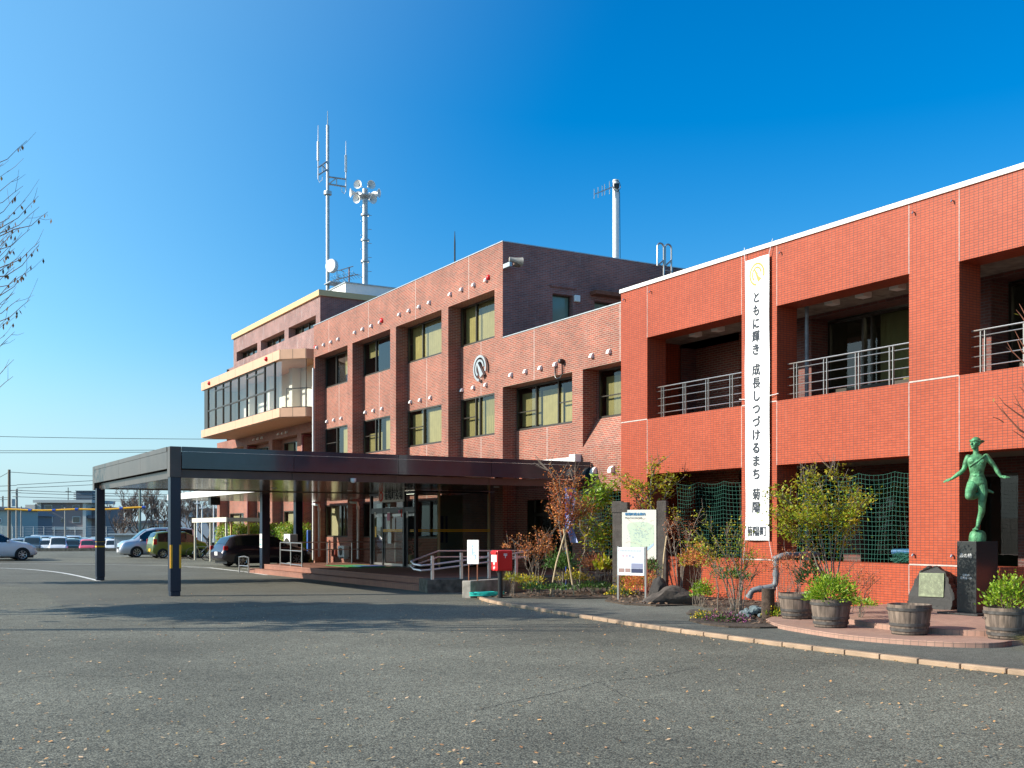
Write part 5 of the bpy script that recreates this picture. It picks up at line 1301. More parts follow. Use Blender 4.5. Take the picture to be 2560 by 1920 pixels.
# ------------------------------------------------------------------ far background
lw = MB(); lw.obox(CXY(89.2, -30, .1), (60, .25, .3), -TH)
tag(lw.obj('low_wall', M_CONCD), 'long low dark wall in front of the far car park', 'wall')
def bx(parent, name, mt, d0, d1, l0, l1, z0, z1):
    m = MB(); m.prism([cam_xy(d0, l0), cam_xy(d0, l1), cam_xy(d1, l1), cam_xy(d1, l0)], z0, z1); return m.obj(name, mt, parent)
LX = lambda px, d: (px - 1280) / 2770 * d
ZY = lambda y, d: EYE + (1325 - y) * d / 2770
def far_window(parent, d, px0, px1, y0, y1, fr=M_WHITE, gm=None):
    o = bx(parent, 'window', fr, d - .12, d + .05, LX(px0, d), LX(px1, d), ZY(y1, d), ZY(y0, d)); e = .22 * (LX(px1, d) - LX(px0, d)) / 3
    bx(o, 'pane', gm or M_CARGLASS, d - .15, d - .1, LX(px0, d) + e, LX(px1, d) - e, ZY(y1, d) + e, ZY(y0, d) - e); return o
FY = lambda x, y: (x * .25316, 1060 + y * .25316)
MG1, MG2, MG3 = mat('flat_grey', (.19, .18, .2), .85), mat('flat_mauve', (.24, .2, .2), .85), mat('flat_light', (.5, .52, .5), .85)
d = 240
AP = thing('apartment_block', 'three storey grey apartment block with light corner strips beyond the car park', 'building', CXY(d, LX(160, d), ZLOT))
w_ = lambda n, mt, a, b, x0, x1, y0, y1: bx(AP, n, mt, d + a, d + b, LX(x0, d), LX(x1, d), ZLOT if y1 is None else ZY(y1, d), ZY(y0, d))
w_('wall', MG1, 0, 12, 104, 165, 1253, None); w_('wall', MG2, 0, 12, 165, 208, 1253, None); w_('corner_strip', MG3, -.3, 5, 94, 104, 1257, None); w_('corner_strip', MG3, -.3, 5, 208, 216, 1257, None)
w_('roof', MG3, -1, 13, 87, 234, 1250, 1257); w_('floor_band', MG3, -.25, 0, 104, 208, 1318, 1324)
w_('side_wing', MG2, 3, 14, 216, 252, 1266, None); w_('side_wing', MG1, 4, 14, 68, 94, 1258, None)
for x0, x1, y0, y1 in ((112, 131, 1262, 1274), (182, 199, 1262, 1274), (112, 132, 1291, 1306), (181, 201, 1291, 1307), (153, 159, 1264, 1272), (153, 159, 1295, 1305)): far_window(AP, d, x0, x1, y0, y1, MG3)
for y in (1262, 1280, 1303): w_('balcony', mat('balcony_cream', (.6, .55, .48), .8), -1.2, 4, 69, 93, y, y + 12)
for x0 in (218, 232): w_('balcony', mat('balcony_dark', (.1, .1, .12), .8), 0, 3, x0, x0 + 13, 1288, 1296)
m = MB(); a = CXY(d + 4, LX(152, d), ZY(1250, d)); m.tube([a, CXY(d + 4, LX(152, d), ZY(1217, d))], .09, 5); m.tube([CXY(d + 4, LX(145, d), ZY(1227, d)), CXY(d + 4, LX(160, d), ZY(1227, d))], .07, 4); m.obj('aerial', M_FRAME, AP)
d = 600
TW = thing('tower_block', 'distant dark blue grey high rise block above the apartment roof', 'building', CXY(d, LX(210, d), ZLOT))
MT = mat('hazy_tower', (.12, .16, .2), .8)  # blue of shade and distance haze put into the wall colour
bx(TW, 'wall', MT, d, d + 14, LX(190, d), LX(231, d), ZLOT, ZY(1228, d))
for i in range(7):
    for a, b in ((182, 190), (231, 235)): bx(TW, 'balcony', MG3, d + 1, d + 8, LX(a, d), LX(b, d), ZY(1236 + i * 6, d), ZY(1233 + i * 6, d))
bx(TW, 'roof', MT, d - .5, d + 14.5, LX(189, d), LX(232, d), ZY(1228, d), ZY(1226.5, d))
d = 165
def house(label, px0, px1, yr, ye, mt, roofm, d=165, wins=()):
    H = thing('house', label, 'house', CXY(d, LX((px0 + px1) / 2, d), ZLOT))
    bx(H, 'wall', mt, d, d + 9, LX(px0, d), LX(px1, d), ZLOT, ZY(ye, d))
    l0, l1, lm = LX(px0, d) - .5, LX(px1, d) + .5, LX((px0 + px1) / 2, d); m = MB(); z0, z1 = ZY(ye, d), ZY(yr, d)
    for dd in (d - .5, d + 9.5): m.face([CXY(dd, l0, z0), CXY(dd, l1, z0), CXY(dd, lm, z1)])
    m.face([CXY(d - .5, l0, z0), CXY(d - .5, lm, z1), CXY(d + 9.5, lm, z1), CXY(d + 9.5, l0, z0)]); m.face([CXY(d - .5, l1, z0), CXY(d + 9.5, l1, z0), CXY(d + 9.5, lm, z1), CXY(d - .5, lm, z1)]); m.obj('roof', roofm, H)
    for w0 in wins: far_window(H, d, *w0)
    return H
MRF = mat('slate_roof', (.08, .09, .11), .7)
house('pale green house with a low gable at the far left edge', -40, 30, 1266, 1276, mat('pale_green_wall', (.36, .42, .4), .85), MRF, 165, [(-12, 4, 1296, 1306)])
house('dark grey gabled house between the green house and the apartments', 26, 72, 1275, 1290, mat('slate_wall', (.15, .17, .2), .85), MRF, 178, [(28, 39, 1302, 1312)])
house('cream low building behind the bare trees under the canopy', 290, 470, 1300, 1308, mat('far_cream', (.34, .31, .28), .85), MRF, 210, [(310, 330, 1312, 1322), (380, 400, 1312, 1322)])
house('grey building seen past the rear canopy above the hedge', 440, 600, 1270, 1280, mat('far_grey_wall', (.4, .43, .46), .85), MRF, 190, [(470, 490, 1290, 1302), (520, 545, 1290, 1302)])
d = 97
SH = thing('storage_shed', 'small pale corrugated shed behind the silver minivan', 'shed', CXY(d, LX(318, d), ZLOT))
bx(SH, 'wall', mat('shed_grey', (.48, .52, .54), .6), d, d + 4, LX(286, d), LX(352, d), ZLOT, ZY(1338, d))
m = MB()
for i in range(15): m.prism([cam_xy(d - .03, LX(286 + i * 4.4, d)), cam_xy(d - .03, LX(287.6 + i * 4.4, d)), cam_xy(d, LX(287.6 + i * 4.4, d)), cam_xy(d, LX(286 + i * 4.4, d))], ZLOT, ZY(1339, d))
m.obj('rib', mat('shed_rib', (.55, .58, .6), .6), SH)
bx(SH, 'roof', M_GALV, d - .5, d + 4.4, LX(274, d), LX(354, d), ZY(1338, d), ZY(1334, d))
def pole(label, px, yt, yb, d, r, mt, arms=(), name='utility_pole', tz=None):
    T = thing(name, label, 'pole', CXY(d, LX(px, d), ZLOT if d > 89.6 else 0))
    m = MB(); m.tube([CXY(d, LX(px, d), ZLOT if d > 89.6 else 0), CXY(d, LX(px, d), ZY(yt, d))], [r, r * .8], 10); m.obj('shaft', mt, T, True)
    if arms:
        m = MB()
        for y, w in arms: m.obox(CXY(d - r, LX(px, d), ZY(y, d)), (w, .09, .09), -TH)
        m.obj('crossarm', mt, T)
    return T
MCP = mat('pole_concrete', (.3, .29, .26), .85); MCG = mat('pole_green', (.16, .22, .19), .7)
pole('thick bare concrete pole at the left carrying the yellow bar', 23, 1174, 1340, 86, .13, mat('pole_brown', (.2, .16, .12), .8))
pole('grey green pole at the right end of the yellow bar', 350, 1216, 1340, 86, .1, MCG)
T = pole('utility pole with crossarms and transformer left of the apartments', 42, 1222, 1335, 150, .17, MCP, ((1226, 1.6), (1232, 1.3), (1242, 1.0)))
m = MB(); m.lathe([(0, -.5), (.3, -.5), (.3, .5), (0, .5)], CXY(149.3, LX(38, 150), ZY(1257, 150)), 12); m.obj('transformer', M_GALV, T)
pole('distant utility pole with crossarms at the far left edge', 7, 1240, 1335, 190, .17, MCP, ((1244, 2.0), (1249, 1.8)))
pole('thin pole in front of the dark gabled house', 53, 1266, 1335, 140, .1, MCP)
pole('thin pole standing before the apartment block', 163, 1268, 1345, 118, .1, MCP)
for i, (px, yt, lab) in enumerate(((493, 1250, 'white floodlight pole left of the tennis poles group'), (505, 1262, 'short white pole with lamp beside the hedge'), (534, 1250, 'tall white pole above the bicycle shelter roof'), (544, 1256, 'white pole right of the tall one above the shelter'), (557, 1266, 'short white pole next to the brick block corner'))):
    pole(lab, px, yt, 1340, 105 + i * 2, .07, M_WHITE, ((yt + 8, .5),), name='lamp_pole')
YB_ = thing('height_bar', 'yellow height limit bar with blue cuffs hung between two poles', 'height bar', CXY(85.6, LX(190, 85.6), ZY(1270, 85.6)))
pts = [(12, 1273), (22, 1273), (50, 1274), (75, 1275.5), (105, 1276), (135, 1275.5), (165, 1274), (192, 1273), (220, 1273.5), (246, 1274), (275, 1273), (303, 1271), (330, 1269), (356, 1268)]
m = MB(); m.tube([CXY(85.6, LX(x, 85.6), ZY(y, 85.6)) for x, y in pts], .07, 8); m.obj('bar', M_YEL, YB_, True)
m = MB()
for x, y in ((75, 1275.5), (135, 1275.5), (192, 1273), (246, 1274), (303, 1271), (359, 1268)): m.tube([CXY(85.6, LX(x - 4, 85.6), ZY(y, 85.6)), CXY(85.6, LX(x + 4, 85.6), ZY(y, 85.6))], .1, 8)
m.obj('cuff', M_BLUE, YB_, True)
wires = [((-60, 1090), (640, 1098), 120), ((-60, 1127), (900, 1119), 100), ((-60, 1132), (900, 1124), 100), ((23, 1180), (300, 1191), 86), ((-60, 1214), (42, 1213), 150), ((42, 1212), (620, 1175), 150), ((42, 1220), (620, 1190), 150), ((42, 1226), (620, 1240), 150), ((42, 1232), (620, 1246), 150), ((42, 1242), (620, 1252), 150), ((-60, 1225), (42, 1226), 150), ((23, 1180), (-60, 1220), 86), ((260, 1240), (620, 1236), 130), ((260, 1252), (620, 1250), 130)]
for k_, ((xa, ya), (xb, yb), d) in enumerate(wires):
    m = MB(); m.tube([CXY(d, LX(xa + (xb - xa) * t_ / 8, d), ZY(ya + (yb - ya) * t_ / 8 + 8 * (t_ / 8) * (1 - t_ / 8), d)) for t_ in range(9)], .022 * d / 100, 4)
    lab = ('topmost of the overhead wires crossing the sky at left', 'upper of the close pair of overhead wires above the canopy', 'lower of the close pair of overhead wires above the canopy', 'wire running right from the thick bare pole top')[k_] if k_ < 4 else 'thin overhead wire low in the sky beside the utility poles'
    tag(m.obj('overhead_wire', M_BLACK), lab, 'wire', 'overhead wires low in the sky' if k_ >= 4 else None) if k_ >= 4 else tag(m.obj('overhead_wire', M_BLACK), lab, 'wire')
# fence at the far side of the car park
FN = thing('mesh_fence', 'thin wire mesh fence behind the far car park', 'fence', CXY(145, LX(150, 145), ZLOT))
m = MB()
for i in range(16): m.tube([CXY(145, LX(-20 + i * 26, 145), ZLOT), CXY(145, LX(-20 + i * 26, 145), ZY(1316, 145))], .05, 5)
m.obj('post', M_GALV, FN); m = MB()
for i in range(8): m.tube([CXY(145, LX(-20, 145), ZY(1317 + i * 4, 145)), CXY(145, LX(380, 145), ZY(1317 + i * 4, 145))], .02, 4)
m.obj('wire_mesh', M_GALV, FN)
# ------------------------------------------------------------------ bare trees
def branch(mb, p, d, L, r, lev, rn, tips, up=.15, spread=.65, kids=(3, 4), minr=.006):
    n = 4; pts = [p]; q = p.copy(); dd = d.copy()
    for i in range(n):
        dd = (dd + Vector((rn.uniform(-.22, .22), rn.uniform(-.22, .22), rn.uniform(-.1, .2) + up * .3))).normalized(); q = q + dd * L / n; pts.append(q.copy())
    mb.tube(pts, [r * (1 - .5 * i / n) for i in range(n + 1)], 6 if lev > 2 else 4, cap=False)
    tips.append((pts, dd, lev))
    if lev <= 0: return
    for k_ in range(rn.randint(*kids)):
        i = rn.randint(1, n) if k_ else n; a = rn.uniform(0, 6.28); v = Vector((math.cos(a), math.sin(a), rn.uniform(-.25, .6)))
        branch(mb, pts[i], (dd + v * spread).normalized(), L * rn.uniform(.58, .8), max(minr, r * .55), lev - 1, rn, tips, up, spread, kids, minr)
def bare_tree(label, loc, H, r, seed, lev=5, minr=.02, bark=M_TWIG, leaves=None, group=None):
    T = thing('bare_tree', label, 'tree', loc, group=group); rn = random.Random(seed); tips = []
    m = MB(); m.tube([Vector((0, 0, 0)), Vector((0, 0, H * .25))], [r * 1.2, r], 8); m.obj('trunk', bark, T, True, True)
    m = MB()
    for k_ in range(4):
        a = k_ * 1.57 + rn.uniform(-.4, .4); branch(m, Vector((0, 0, H * (.2 + .02 * k_))), Vector((math.cos(a) * .8, math.sin(a) * .8, .9)).normalized(), H * .3, r * .6, lev, rn, tips, .12, .7, (2, 4), minr)
    m.obj('crown', bark, T, False, True)
    return T, tips
MTW = mat('far_twig', (.16, .12, .1), .95)
for k_, (px, d, H, sd_, lab) in enumerate(((345, 118, 7.2, 3, 'bare spreading tree seen between the two left canopy columns'), (302, 126, 5.6, 4, 'smaller bare tree right behind the far left column'), (405, 122, 6.6, 7, 'bare tree just left of the near canopy column'), (470, 128, 7.0, 9, 'bare tree right of the near canopy column'), (520, 118, 5.5, 11, 'low bare tree above the bicycle shelter'))):
    bare_tree(lab, CXY(d, LX(px, d), ZLOT), H, .2, sd_, 5, .022, MTW)
# bare tree whose twigs reach into the picture at the left
def edge_tree():
    T = thing('bare_tree', 'bare tree with a few brown leaves reaching in at the left edge', 'tree', CXY(18, -15.5, 0)); rn = random.Random(21)
    w0 = Vector(T.location); m = MB(); m.tube([w0, w0 + Vector((.1, 0, 2.2)), w0 + Vector((.2, -.1, 3.4))], [.2, .16, .14], 10); m.obj('trunk', M_BARK, T, True)
    m = MB(); lf = MB(); fork = w0 + Vector((.2, -.1, 3.3))
    EX = lambda x, y: (x * .3857, 320 + y * .3857)
    tips_ = [(130, 410, 1), (60, 275, 1), (125, 312, 0), (150, 375, 0), (165, 466, 1), (250, 440, 1), (255, 510, 0), (310, 543, 1), (195, 655, 0), (258, 735, 0), (250, 760, 1), (140, 830, 1), (205, 888, 1), (185, 930, 1), (110, 960, 1), (85, 1060, 0), (95, 1068, 0), (130, 1105, 0), (195, 1112, 1), (60, 1220, 1), (50, 1250, 1), (95, 1320, 0), (50, 1380, 0), (90, 1500, 0), (85, 1610, 0), (175, 80, 2), (40, 600, 1), (90, 600, 1), (60, 680, 1), (40, 740, 1), (95, 780, 2), (90, 860, 2), (95, 900, 2), (130, 640, 1), (90, 745, 0), (30, 1345, 1), (20, 230, 0)]
    limbs = []
    for i in range(6):
        e = P(-260 + rn.uniform(-80, 40), 420 + i * 95, D=18 + rn.uniform(-.8, .8)); mid = fork.lerp(e, .5) + Vector((0, 0, -.3)); m.tube([fork, mid, e], [.05, .03, .02], 6); limbs.append(e)
    for x, y, lv in tips_:
        D = 18 + rn.uniform(-1.0, 1.0); e = P(*EX(x, y), D=D); s_ = min(limbs, key=lambda q: abs(q.z - (e.z - .9))); b_ = P(*EX(x - 210 - rn.uniform(0, 60), y + 150 + rn.uniform(-40, 70)), D=D)
        c_ = b_.lerp(e, .5) + Vector((0, 0, -.08)); pts = [s_, b_, c_, c_.lerp(e, .55) + Vector((0, 0, .01)), e]; m.tube(pts, [.014, .009, .006, .0045, .003], 4)
        for q in range(1):
            t_ = rn.uniform(.2, .9); o_ = c_.lerp(e, t_); f_ = o_ + (e - c_) * rn.uniform(.4, .8) + Vector((rn.uniform(-.15, .1), rn.uniform(-.2, .2), rn.uniform(-.12, .22))); m.tube([o_, o_.lerp(f_, .5) + Vector((0, 0, -.02)), f_], [.004, .003, .002], 3)
            if lv and rn.random() < .6: lf.leaf(f_, Vector((rn.uniform(-.3, .3), rn.uniform(-.3, .3), -1)), Vector((rn.uniform(-1, 1), rn.uniform(-1, 1), .2)), .085, .035)
        for q in range(lv * 3):
            t_ = rn.uniform(.35, 1.0); o_ = c_.lerp(e, t_); lf.leaf(o_, Vector((rn.uniform(-.4, .6), rn.uniform(-.4, .4), -1)), Vector((rn.uniform(-1, 1), rn.uniform(-1, 1), .2)), rn.uniform(.06, .1), .04)
    m.obj('crown', M_TWIG, T); lf.obj('foliage', foliage('brown_leaf', [(.2, .1, .03), (.1, .06, .03), (.3, .17, .05)], .7), T)
edge_tree()
def right_tree():
    R_ = lambda x, y: (2420 + x * .2291, 740 + y * .2291); D = 14.0
    T = thing('bare_tree', 'bare reddish twigs of a small tree reaching in at the right edge above the statue', 'tree', (*P(2700, 1500, D=D)[:2], .05)); rn = random.Random(4); w0 = Vector(T.location)
    fork = w0 + Vector((0, 0, 2.0)); m = MB(); m.tube([w0, fork], [.06, .045], 8); m.obj('trunk', M_BARK, T, True); m = MB()
    for pts in (((560, 85), (590, 140), (640, 230), (720, 400)), ((525, 150), (570, 200), (640, 300), (720, 420)), ((425, 500), (480, 600), (600, 720), (740, 850)), ((420, 560), (520, 640), (620, 740), (740, 860)), ((510, 375), (560, 470), (640, 600), (740, 760)), ((535, 470), (580, 590), (660, 700), (740, 800)), ((330, 1090), (400, 1180), (520, 1270), (640, 1350), (740, 1420)), ((290, 1150), (350, 1230), (460, 1350), (560, 1460), (740, 1560)), ((360, 1205), (410, 1290), (460, 1350)), ((270, 1320), (330, 1340), (390, 1380)), ((490, 1060), (540, 1150), (600, 1260), (700, 1400)), ((495, 1165), (560, 1200), (640, 1280)), ((485, 1465), (540, 1500), (620, 1560), (740, 1620)), ((585, 840), (590, 930), (620, 1000), (740, 1200)), ((560, 990), (610, 1040), (700, 1120)), ((545, 1360), (548, 1420), (560, 1460))):
        d = D + rn.uniform(-.5, .5); V = [P(*R_(*p), D=d) for p in pts]
        if pts[-1][0] >= 700: V.append(fork + Vector((0, 0, rn.uniform(0, .5))))
        m.tube(V, [.003 + .003 * i for i in range(len(V))], 4)
    m.obj('crown', mat('reddish_twig', (.26, .1, .06), .9), T)
    f = MB(); 
    for x, y in ((545, 200), (555, 205), (565, 210)): f.leaf(P(*R_(x, y), D=D), Vector((-1, .2, .1)), Vector((0, 0, 1)), .07, .02)
    for x, y in ((285, 1110),): f.leaf(P(*R_(x, y), D=D), Vector((0, .2, -1)), Vector((1, 0, 0)), .06, .025)
    f.obj('foliage', foliage('last_leaf', [(.4, .4, .03), (.3, .2, .05)]), T)
right_tree()
# evergreen outside the frame on the left: its crown throws the broad shadow over the forecourt
def crown_tree(label, loc, zlo, zhi, rx, ry, n, seed, leaf=.28, mats=None):
    T = thing('evergreen_tree', label, 'tree', loc); rn = random.Random(seed)
    m = MB(); m.tube([Vector((0, 0, 0)), Vector((.1, 0, zlo + .8)), Vector((0, .1, zhi - 1))], [.08, .07, .04], 9); m.obj('trunk', M_BARK, T, True, True)
    m = MB(); zc = (zlo + zhi) / 2; cl = [Vector((rn.gauss(0, .42) * rx, rn.gauss(0, .42) * ry, zc + rn.gauss(0, .36) * (zhi - zlo) / 2)) for _ in range(60)]
    for _ in range(n):
        c = rn.choice(cl) + Vector((rn.gauss(0, .4), rn.gauss(0, .4), rn.gauss(0, .4))); v = Vector((rn.uniform(-1, 1), rn.uniform(-1, 1), rn.uniform(-.8, .6))); m.leaf(c, v, Vector((rn.uniform(-1, 1), rn.uniform(-1, 1), 1)), leaf, leaf * .6)
    m.obj('crown', mats or M_LEAFD, T, local=True)
crown_tree('dense evergreen tree standing left of the forecourt', (-3.6, 27.0, 0), 5.0, 8.8, 1.1, 2.3, 11000, 3, .32)
crown_tree('slim evergreen tree standing level with the far canopy column', (-2.2, 41.6, 0), 3.8, 8.4, 1.0, .9, 3500, 6)
crown_tree('broad evergreen tree standing further back left of the forecourt', (-7.5, 29.3, 0), 7.0, 10.4, 1.4, 2.1, 13000, 4, .34)
# ------------------------------------------------------------------ statue, plinth and memorial stone
PLX, PLY = 16.92, 12.62
PL = thing('plinth', 'tall polished black granite plinth carrying the green statue', 'plinth', (17.2, 12.84, .205))
m = MB(); m.box((PLX, PLY, .24), (PLX + .6, PLY + .40, 1.5)); m.obj('block', M_STONE, PL, bevel=.008)
m = MB(); m.box((PLX - .26, PLY - .22, .206), (PLX + .85, PLY + .62, .24)); m.obj('base_slab', M_STONEP, PL, bevel=.006)
MENG = mat('engraved_white', (.55, .56, .55), .8)
text('lettering', '森の精', .085, (PLX - .002, PLY + .215, 1.24), FACE_NX, MENG, PL, depth=.001)
text('lettering', '日展会員', .036, (PLX - .002, PLY + .205, .90), FACE_NX, MENG, PL, heavy=.001, depth=.001)
text('lettering', '石原昌一作', .048, (PLX - .002, PLY + .205, .845), FACE_NX, MENG, PL, heavy=.001, depth=.001)
def statue():
    T = thing('statue', 'green bronze statue of a running youth balanced on one foot with arms spread', 'statue', (PLX + .3, PLY + .2, 1.5), rad(-53.5))
    m = MB()
    def ell(c, r, M=None, n=14):
        rows = []
        for i in range(n + 1):
            t = PI * i / n; ring = []
            for k_ in range(n * 2):
                a = PI * k_ / n; v = Vector((r[0] * math.sin(t) * math.cos(a), r[1] * math.sin(t) * math.sin(a), r[2] * math.cos(t)))
                if M is not None: v = M @ v
                ring.append(Vector(c) + v)
            rows.append(ring)
        m.grid(rows, 0, True)
    def limb(pts, rs, n=14):
        V = [Vector(p) for p in pts]; P2 = []; R2 = []
        for i in range(len(V) - 1):
            for k_ in range(6):
                t = k_ / 6; p0 = V[max(i - 1, 0)]; p1, p2 = V[i], V[i+1]; p3 = V[min(i + 2, len(V) - 1)]
                P2.append(.5 * ((2 * p1) + (p2 - p0) * t + (2 * p0 - 5 * p1 + 4 * p2 - p3) * t * t + (3 * p1 - p0 - 3 * p2 + p3) * t ** 3)); R2.append(rs[i] + (rs[i+1] - rs[i]) * t)
        P2.append(V[-1]); R2.append(rs[-1]); m.tube(P2, R2, n); ell(V[0], (rs[0],) * 3, n=8); ell(V[-1], (rs[-1],) * 3, n=8)
    # torso: stacked rings
    sec = [(.99, .012, .0, .125, .095), (1.03, .01, 0, .158, .112), (1.09, .0, .0, .15, .108), (1.15, -.004, -.005, .128, .094), (1.21, -.006, -.012, .116, .086), (1.28, -.006, -.02, .127, .092), (1.36, -.006, -.024, .148, .102), (1.43, -.008, -.02, .162, .104), (1.49, -.012, -.008, .158, .086), (1.53, -.014, 0, .11, .066), (1.56, -.015, .004, .06, .055)]
    rows = []
    for z, x, y, a, b in sec: rows.append([Vector((x + a * math.cos(2*PI*k_/28), y + b * math.sin(2*PI*k_/28) * (1 if math.sin(2*PI*k_/28) < 0 else .92), z)) for k_ in range(28)])
    m.grid(rows, 0, True); m.face(rows[0][::-1]); m.face(rows[-1])
    for s_ in (-1, 1): ell((-.008 + s_ * .066, -.092, 1.42), (.068, .032, .052)); ell((.0 + s_ * .07, .055, 1.04), (.085, .085, .085))
    for z in (1.17, 1.23, 1.29):
        for s_ in (-1, 1): ell((-.006 + s_ * .03, -.078, z), (.03, .026, .03))
    # neck and head turned to the left as seen
    limb([(-.015, .005, 1.52), (-.022, -.004, 1.60), (-.03, -.012, 1.67)], [.062, .05, .05])
    Mh = Matrix.Rotation(rad(-38), 3, 'Z') @ Matrix.Rotation(rad(-4), 3, 'X'); hc = Vector((-.03, -.03, 1.745))
    H = lambda x, y, z: hc + Mh @ Vector((x, y, z))
    ell(hc + Vector((0, .012, .018)), (.077, .094, .092), Mh); ell(H(0, -.028, -.045), (.055, .064, .068), Mh); ell(H(0, -.062, -.088), (.03, .026, .024), Mh)
    limb([H(0, -.086, .022), H(0, -.108, -.012), H(0, -.113, -.026)], [.009, .014, .017], 8)
    ell(H(0, -.086, .034), (.052, .016, .011), Mh)
    for s_ in (-1, 1):
        ell(H(s_ * .028, -.084, .016), (.014, .009, .007), Mh); ell(H(s_ * .036, -.07, -.022), (.024, .02, .02), Mh); ell(H(s_ * .078, .012, -.012), (.012, .022, .032), Mh)
    ell(H(0, -.09, -.052), (.022, .012, .006), Mh); ell(H(0, -.088, -.064), (.019, .012, .007), Mh)
    # arms
    limb([(-.15, .0, 1.495), (-.19, .005, 1.40), (-.23, .01, 1.285), (-.33, -.01, 1.195), (-.427, -.03, 1.118)], [.058, .05, .038, .038, .024])
    limb([(.145, .0, 1.505), (.215, .005, 1.42), (.285, .01, 1.325), (.335, .0, 1.23), (.385, -.02, 1.145)], [.058, .05, .038, .038, .024])
    def hand(w, d, s_, up):
        d = Vector(d).normalized(); side = d.cross(Vector(up)).normalized(); up = side.cross(d)
        w = Vector(w); limb([w, w + d * .035, w + d * .075], [.022, .027, .028], 10)
        for k_, (L, o_) in enumerate(((.062, -.034), (.076, -.012), (.07, .011), (.052, .032))):
            b_ = w + d * .075 + side * o_ * .9; dd = (d + side * o_ * 4).normalized(); limb([b_, b_ + dd * L * .5 + up * .004, b_ + dd * L - up * .006], [.0105, .0095, .0075], 8)
        b_ = w + d * .03 - side * s_ * .024; limb([b_, b_ - side * s_ * .028 + d * .028, b_ - side * s_ * .036 + d * .06], [.012, .0105, .008], 8)
    hand((-.427, -.03, 1.118), (-.9, -.1, -.32), 1, (0, -.35, 1)); hand((.385, -.02, 1.145), (.95, -.1, -.12), -1, (0, -.35, 1))
    # standing leg (right as seen), on the ball of the foot
    limb([(.07, .0, 1.0), (.085, -.02, .84), (.075, -.035, .655), (.07, .005, .52), (.035, .03, .40), (.008, .03, .285)], [.098, .088, .06, .058, .046, .034]); ell((.075, -.058, .645), (.04, .03, .045)); ell((.066, .035, .5), (.045, .045, .1))
    limb([(.008, .045, .262), (-.004, -.02, .245), (-.03, -.10, .215)], [.034, .033, .028], 10)
    for k_ in range(5): limb([(-.062 + k_ * .018, -.10 - .012 * (k_ in (0, 1)), .214), (-.07 + k_ * .019, -.15 - .006 * (2 - abs(k_ - 1)), .207)], [.013 if k_ else .016, .0095 if k_ else .012], 8)
    # raised leg (left as seen): thigh forward and down, shin folded back behind
    limb([(-.075, -.01, 1.02), (-.11, -.13, .90), (-.135, -.25, .80)], [.1, .092, .068]); limb([(-.135, -.255, .795), (-.07, -.10, .80), (.04, .07, .845), (.115, .2, .885)], [.066, .062, .05, .034])
    limb([(.115, .2, .885), (.15, .25, .915), (.20, .26, .90), (.255, .25, .875)], [.034, .032, .028, .02], 10)
    # sash across the chest
    limb([(.125, -.06, 1.53), (.05, -.118, 1.46), (-.06, -.13, 1.38), (-.135, -.09, 1.33)], [.013, .011, .011, .012], 8); limb([(.115, -.065, 1.52), (.055, -.115, 1.43), (.01, -.12, 1.36)], [.01, .008, .008], 8)
    o = m.obj('body', M_BRZ, T, True, True, angle=180)
    o.data.polygons.foreach_set('use_smooth', [True] * len(o.data.polygons))
    r = o.modifiers.new('remesh', 'REMESH'); r.mode = 'VOXEL'; r.voxel_size = .0062; r.use_smooth_shade = True
    sm = o.modifiers.new('smooth', 'SMOOTH'); sm.factor = .5; sm.iterations = 3
    dg = bpy.context.evaluated_depsgraph_get(); me = bpy.data.meshes.new_from_object(o.evaluated_get(dg)); o.modifiers.clear(); o.data = me
    # hair with band and a wing of hair blown back
    m = MB(); rows = []
    for i in range(9):
        t = PI * .56 * i / 8; rows.append([H(.086 * math.sin(t) * math.cos(a), .012 + .106 * math.sin(t) * math.sin(a) , .016 + .104 * math.cos(t)) for a in [2*PI*k_/24 for k_ in range(24)]])
    m.grid(rows, 0, True)
    m.tube([H(.089 * math.cos(a), .01 + .109 * math.sin(a), .04 + .01 * math.sin(5 * a)) for a in [2*PI*k_/24 for k_ in range(25)]], .013, 6)
    for a, L in ((1.0, .07), (1.3, .08), (1.6, .075), (1.9, .06)):
        b_ = H(.07 * math.cos(a), .01 + .09 * math.sin(a), .01); e = b_ + Mh @ Vector((math.cos(a) * L, math.sin(a) * L, .03)); m.tube([b_ + Vector((0, 0, .03)), b_.lerp(e, .6) + Vector((0, 0, .02)), e], [.03, .028, .004], 6)
    m.obj('hair', M_BRZ, T, True, True)
    m = MB(); rows = [[Vector((r_ * (1 + .05 * math.sin(3 * a + z * 9)) * math.cos(a), r_ * math.sin(a), z)) for a in [2*PI*k_/28 for k_ in range(28)]] for r_, z in ((.142, 0), (.145, .05), (.14, .11), (.125, .155), (.095, .185), (.05, .2), (0, .203))]
    m.grid(rows, 0, True); m.obj('base', M_BRZ, T, True, True)
statue()
MS = thing('memorial_stone', 'rough black memorial stone with a pale plaque against the orange pier', 'memorial stone', (17.58, YX(2331, 17.58), .205), rad(-72)); MS.scale = (.70, .8, .97)
m = MB(); rn_ = random.Random(71)
ol = [(-.66, 0), (-.68, .12), (-.62, .3), (-.5, .52), (-.42, .62), (-.36, .72), (-.22, .79), (-.13, .83), (.0, .81), (.1, .83), (.2, .79), (.33, .74), (.42, .68), (.5, .56), (.53, .5), (.62, .38), (.66, .3), (.62, .1), (.58, 0)]
ol = [q for a_, b_ in zip(ol[:-1], ol[1:]) for q in [a_] + [(a_[0] + (b_[0] - a_[0]) * t_ + rn_.gauss(0, .013), a_[1] + (b_[1] - a_[1]) * t_ + rn_.gauss(0, .013)) for t_ in (.3, .65)]] + [ol[-1]]
def shear(x, y, z): return (x, y + z * .12, z)
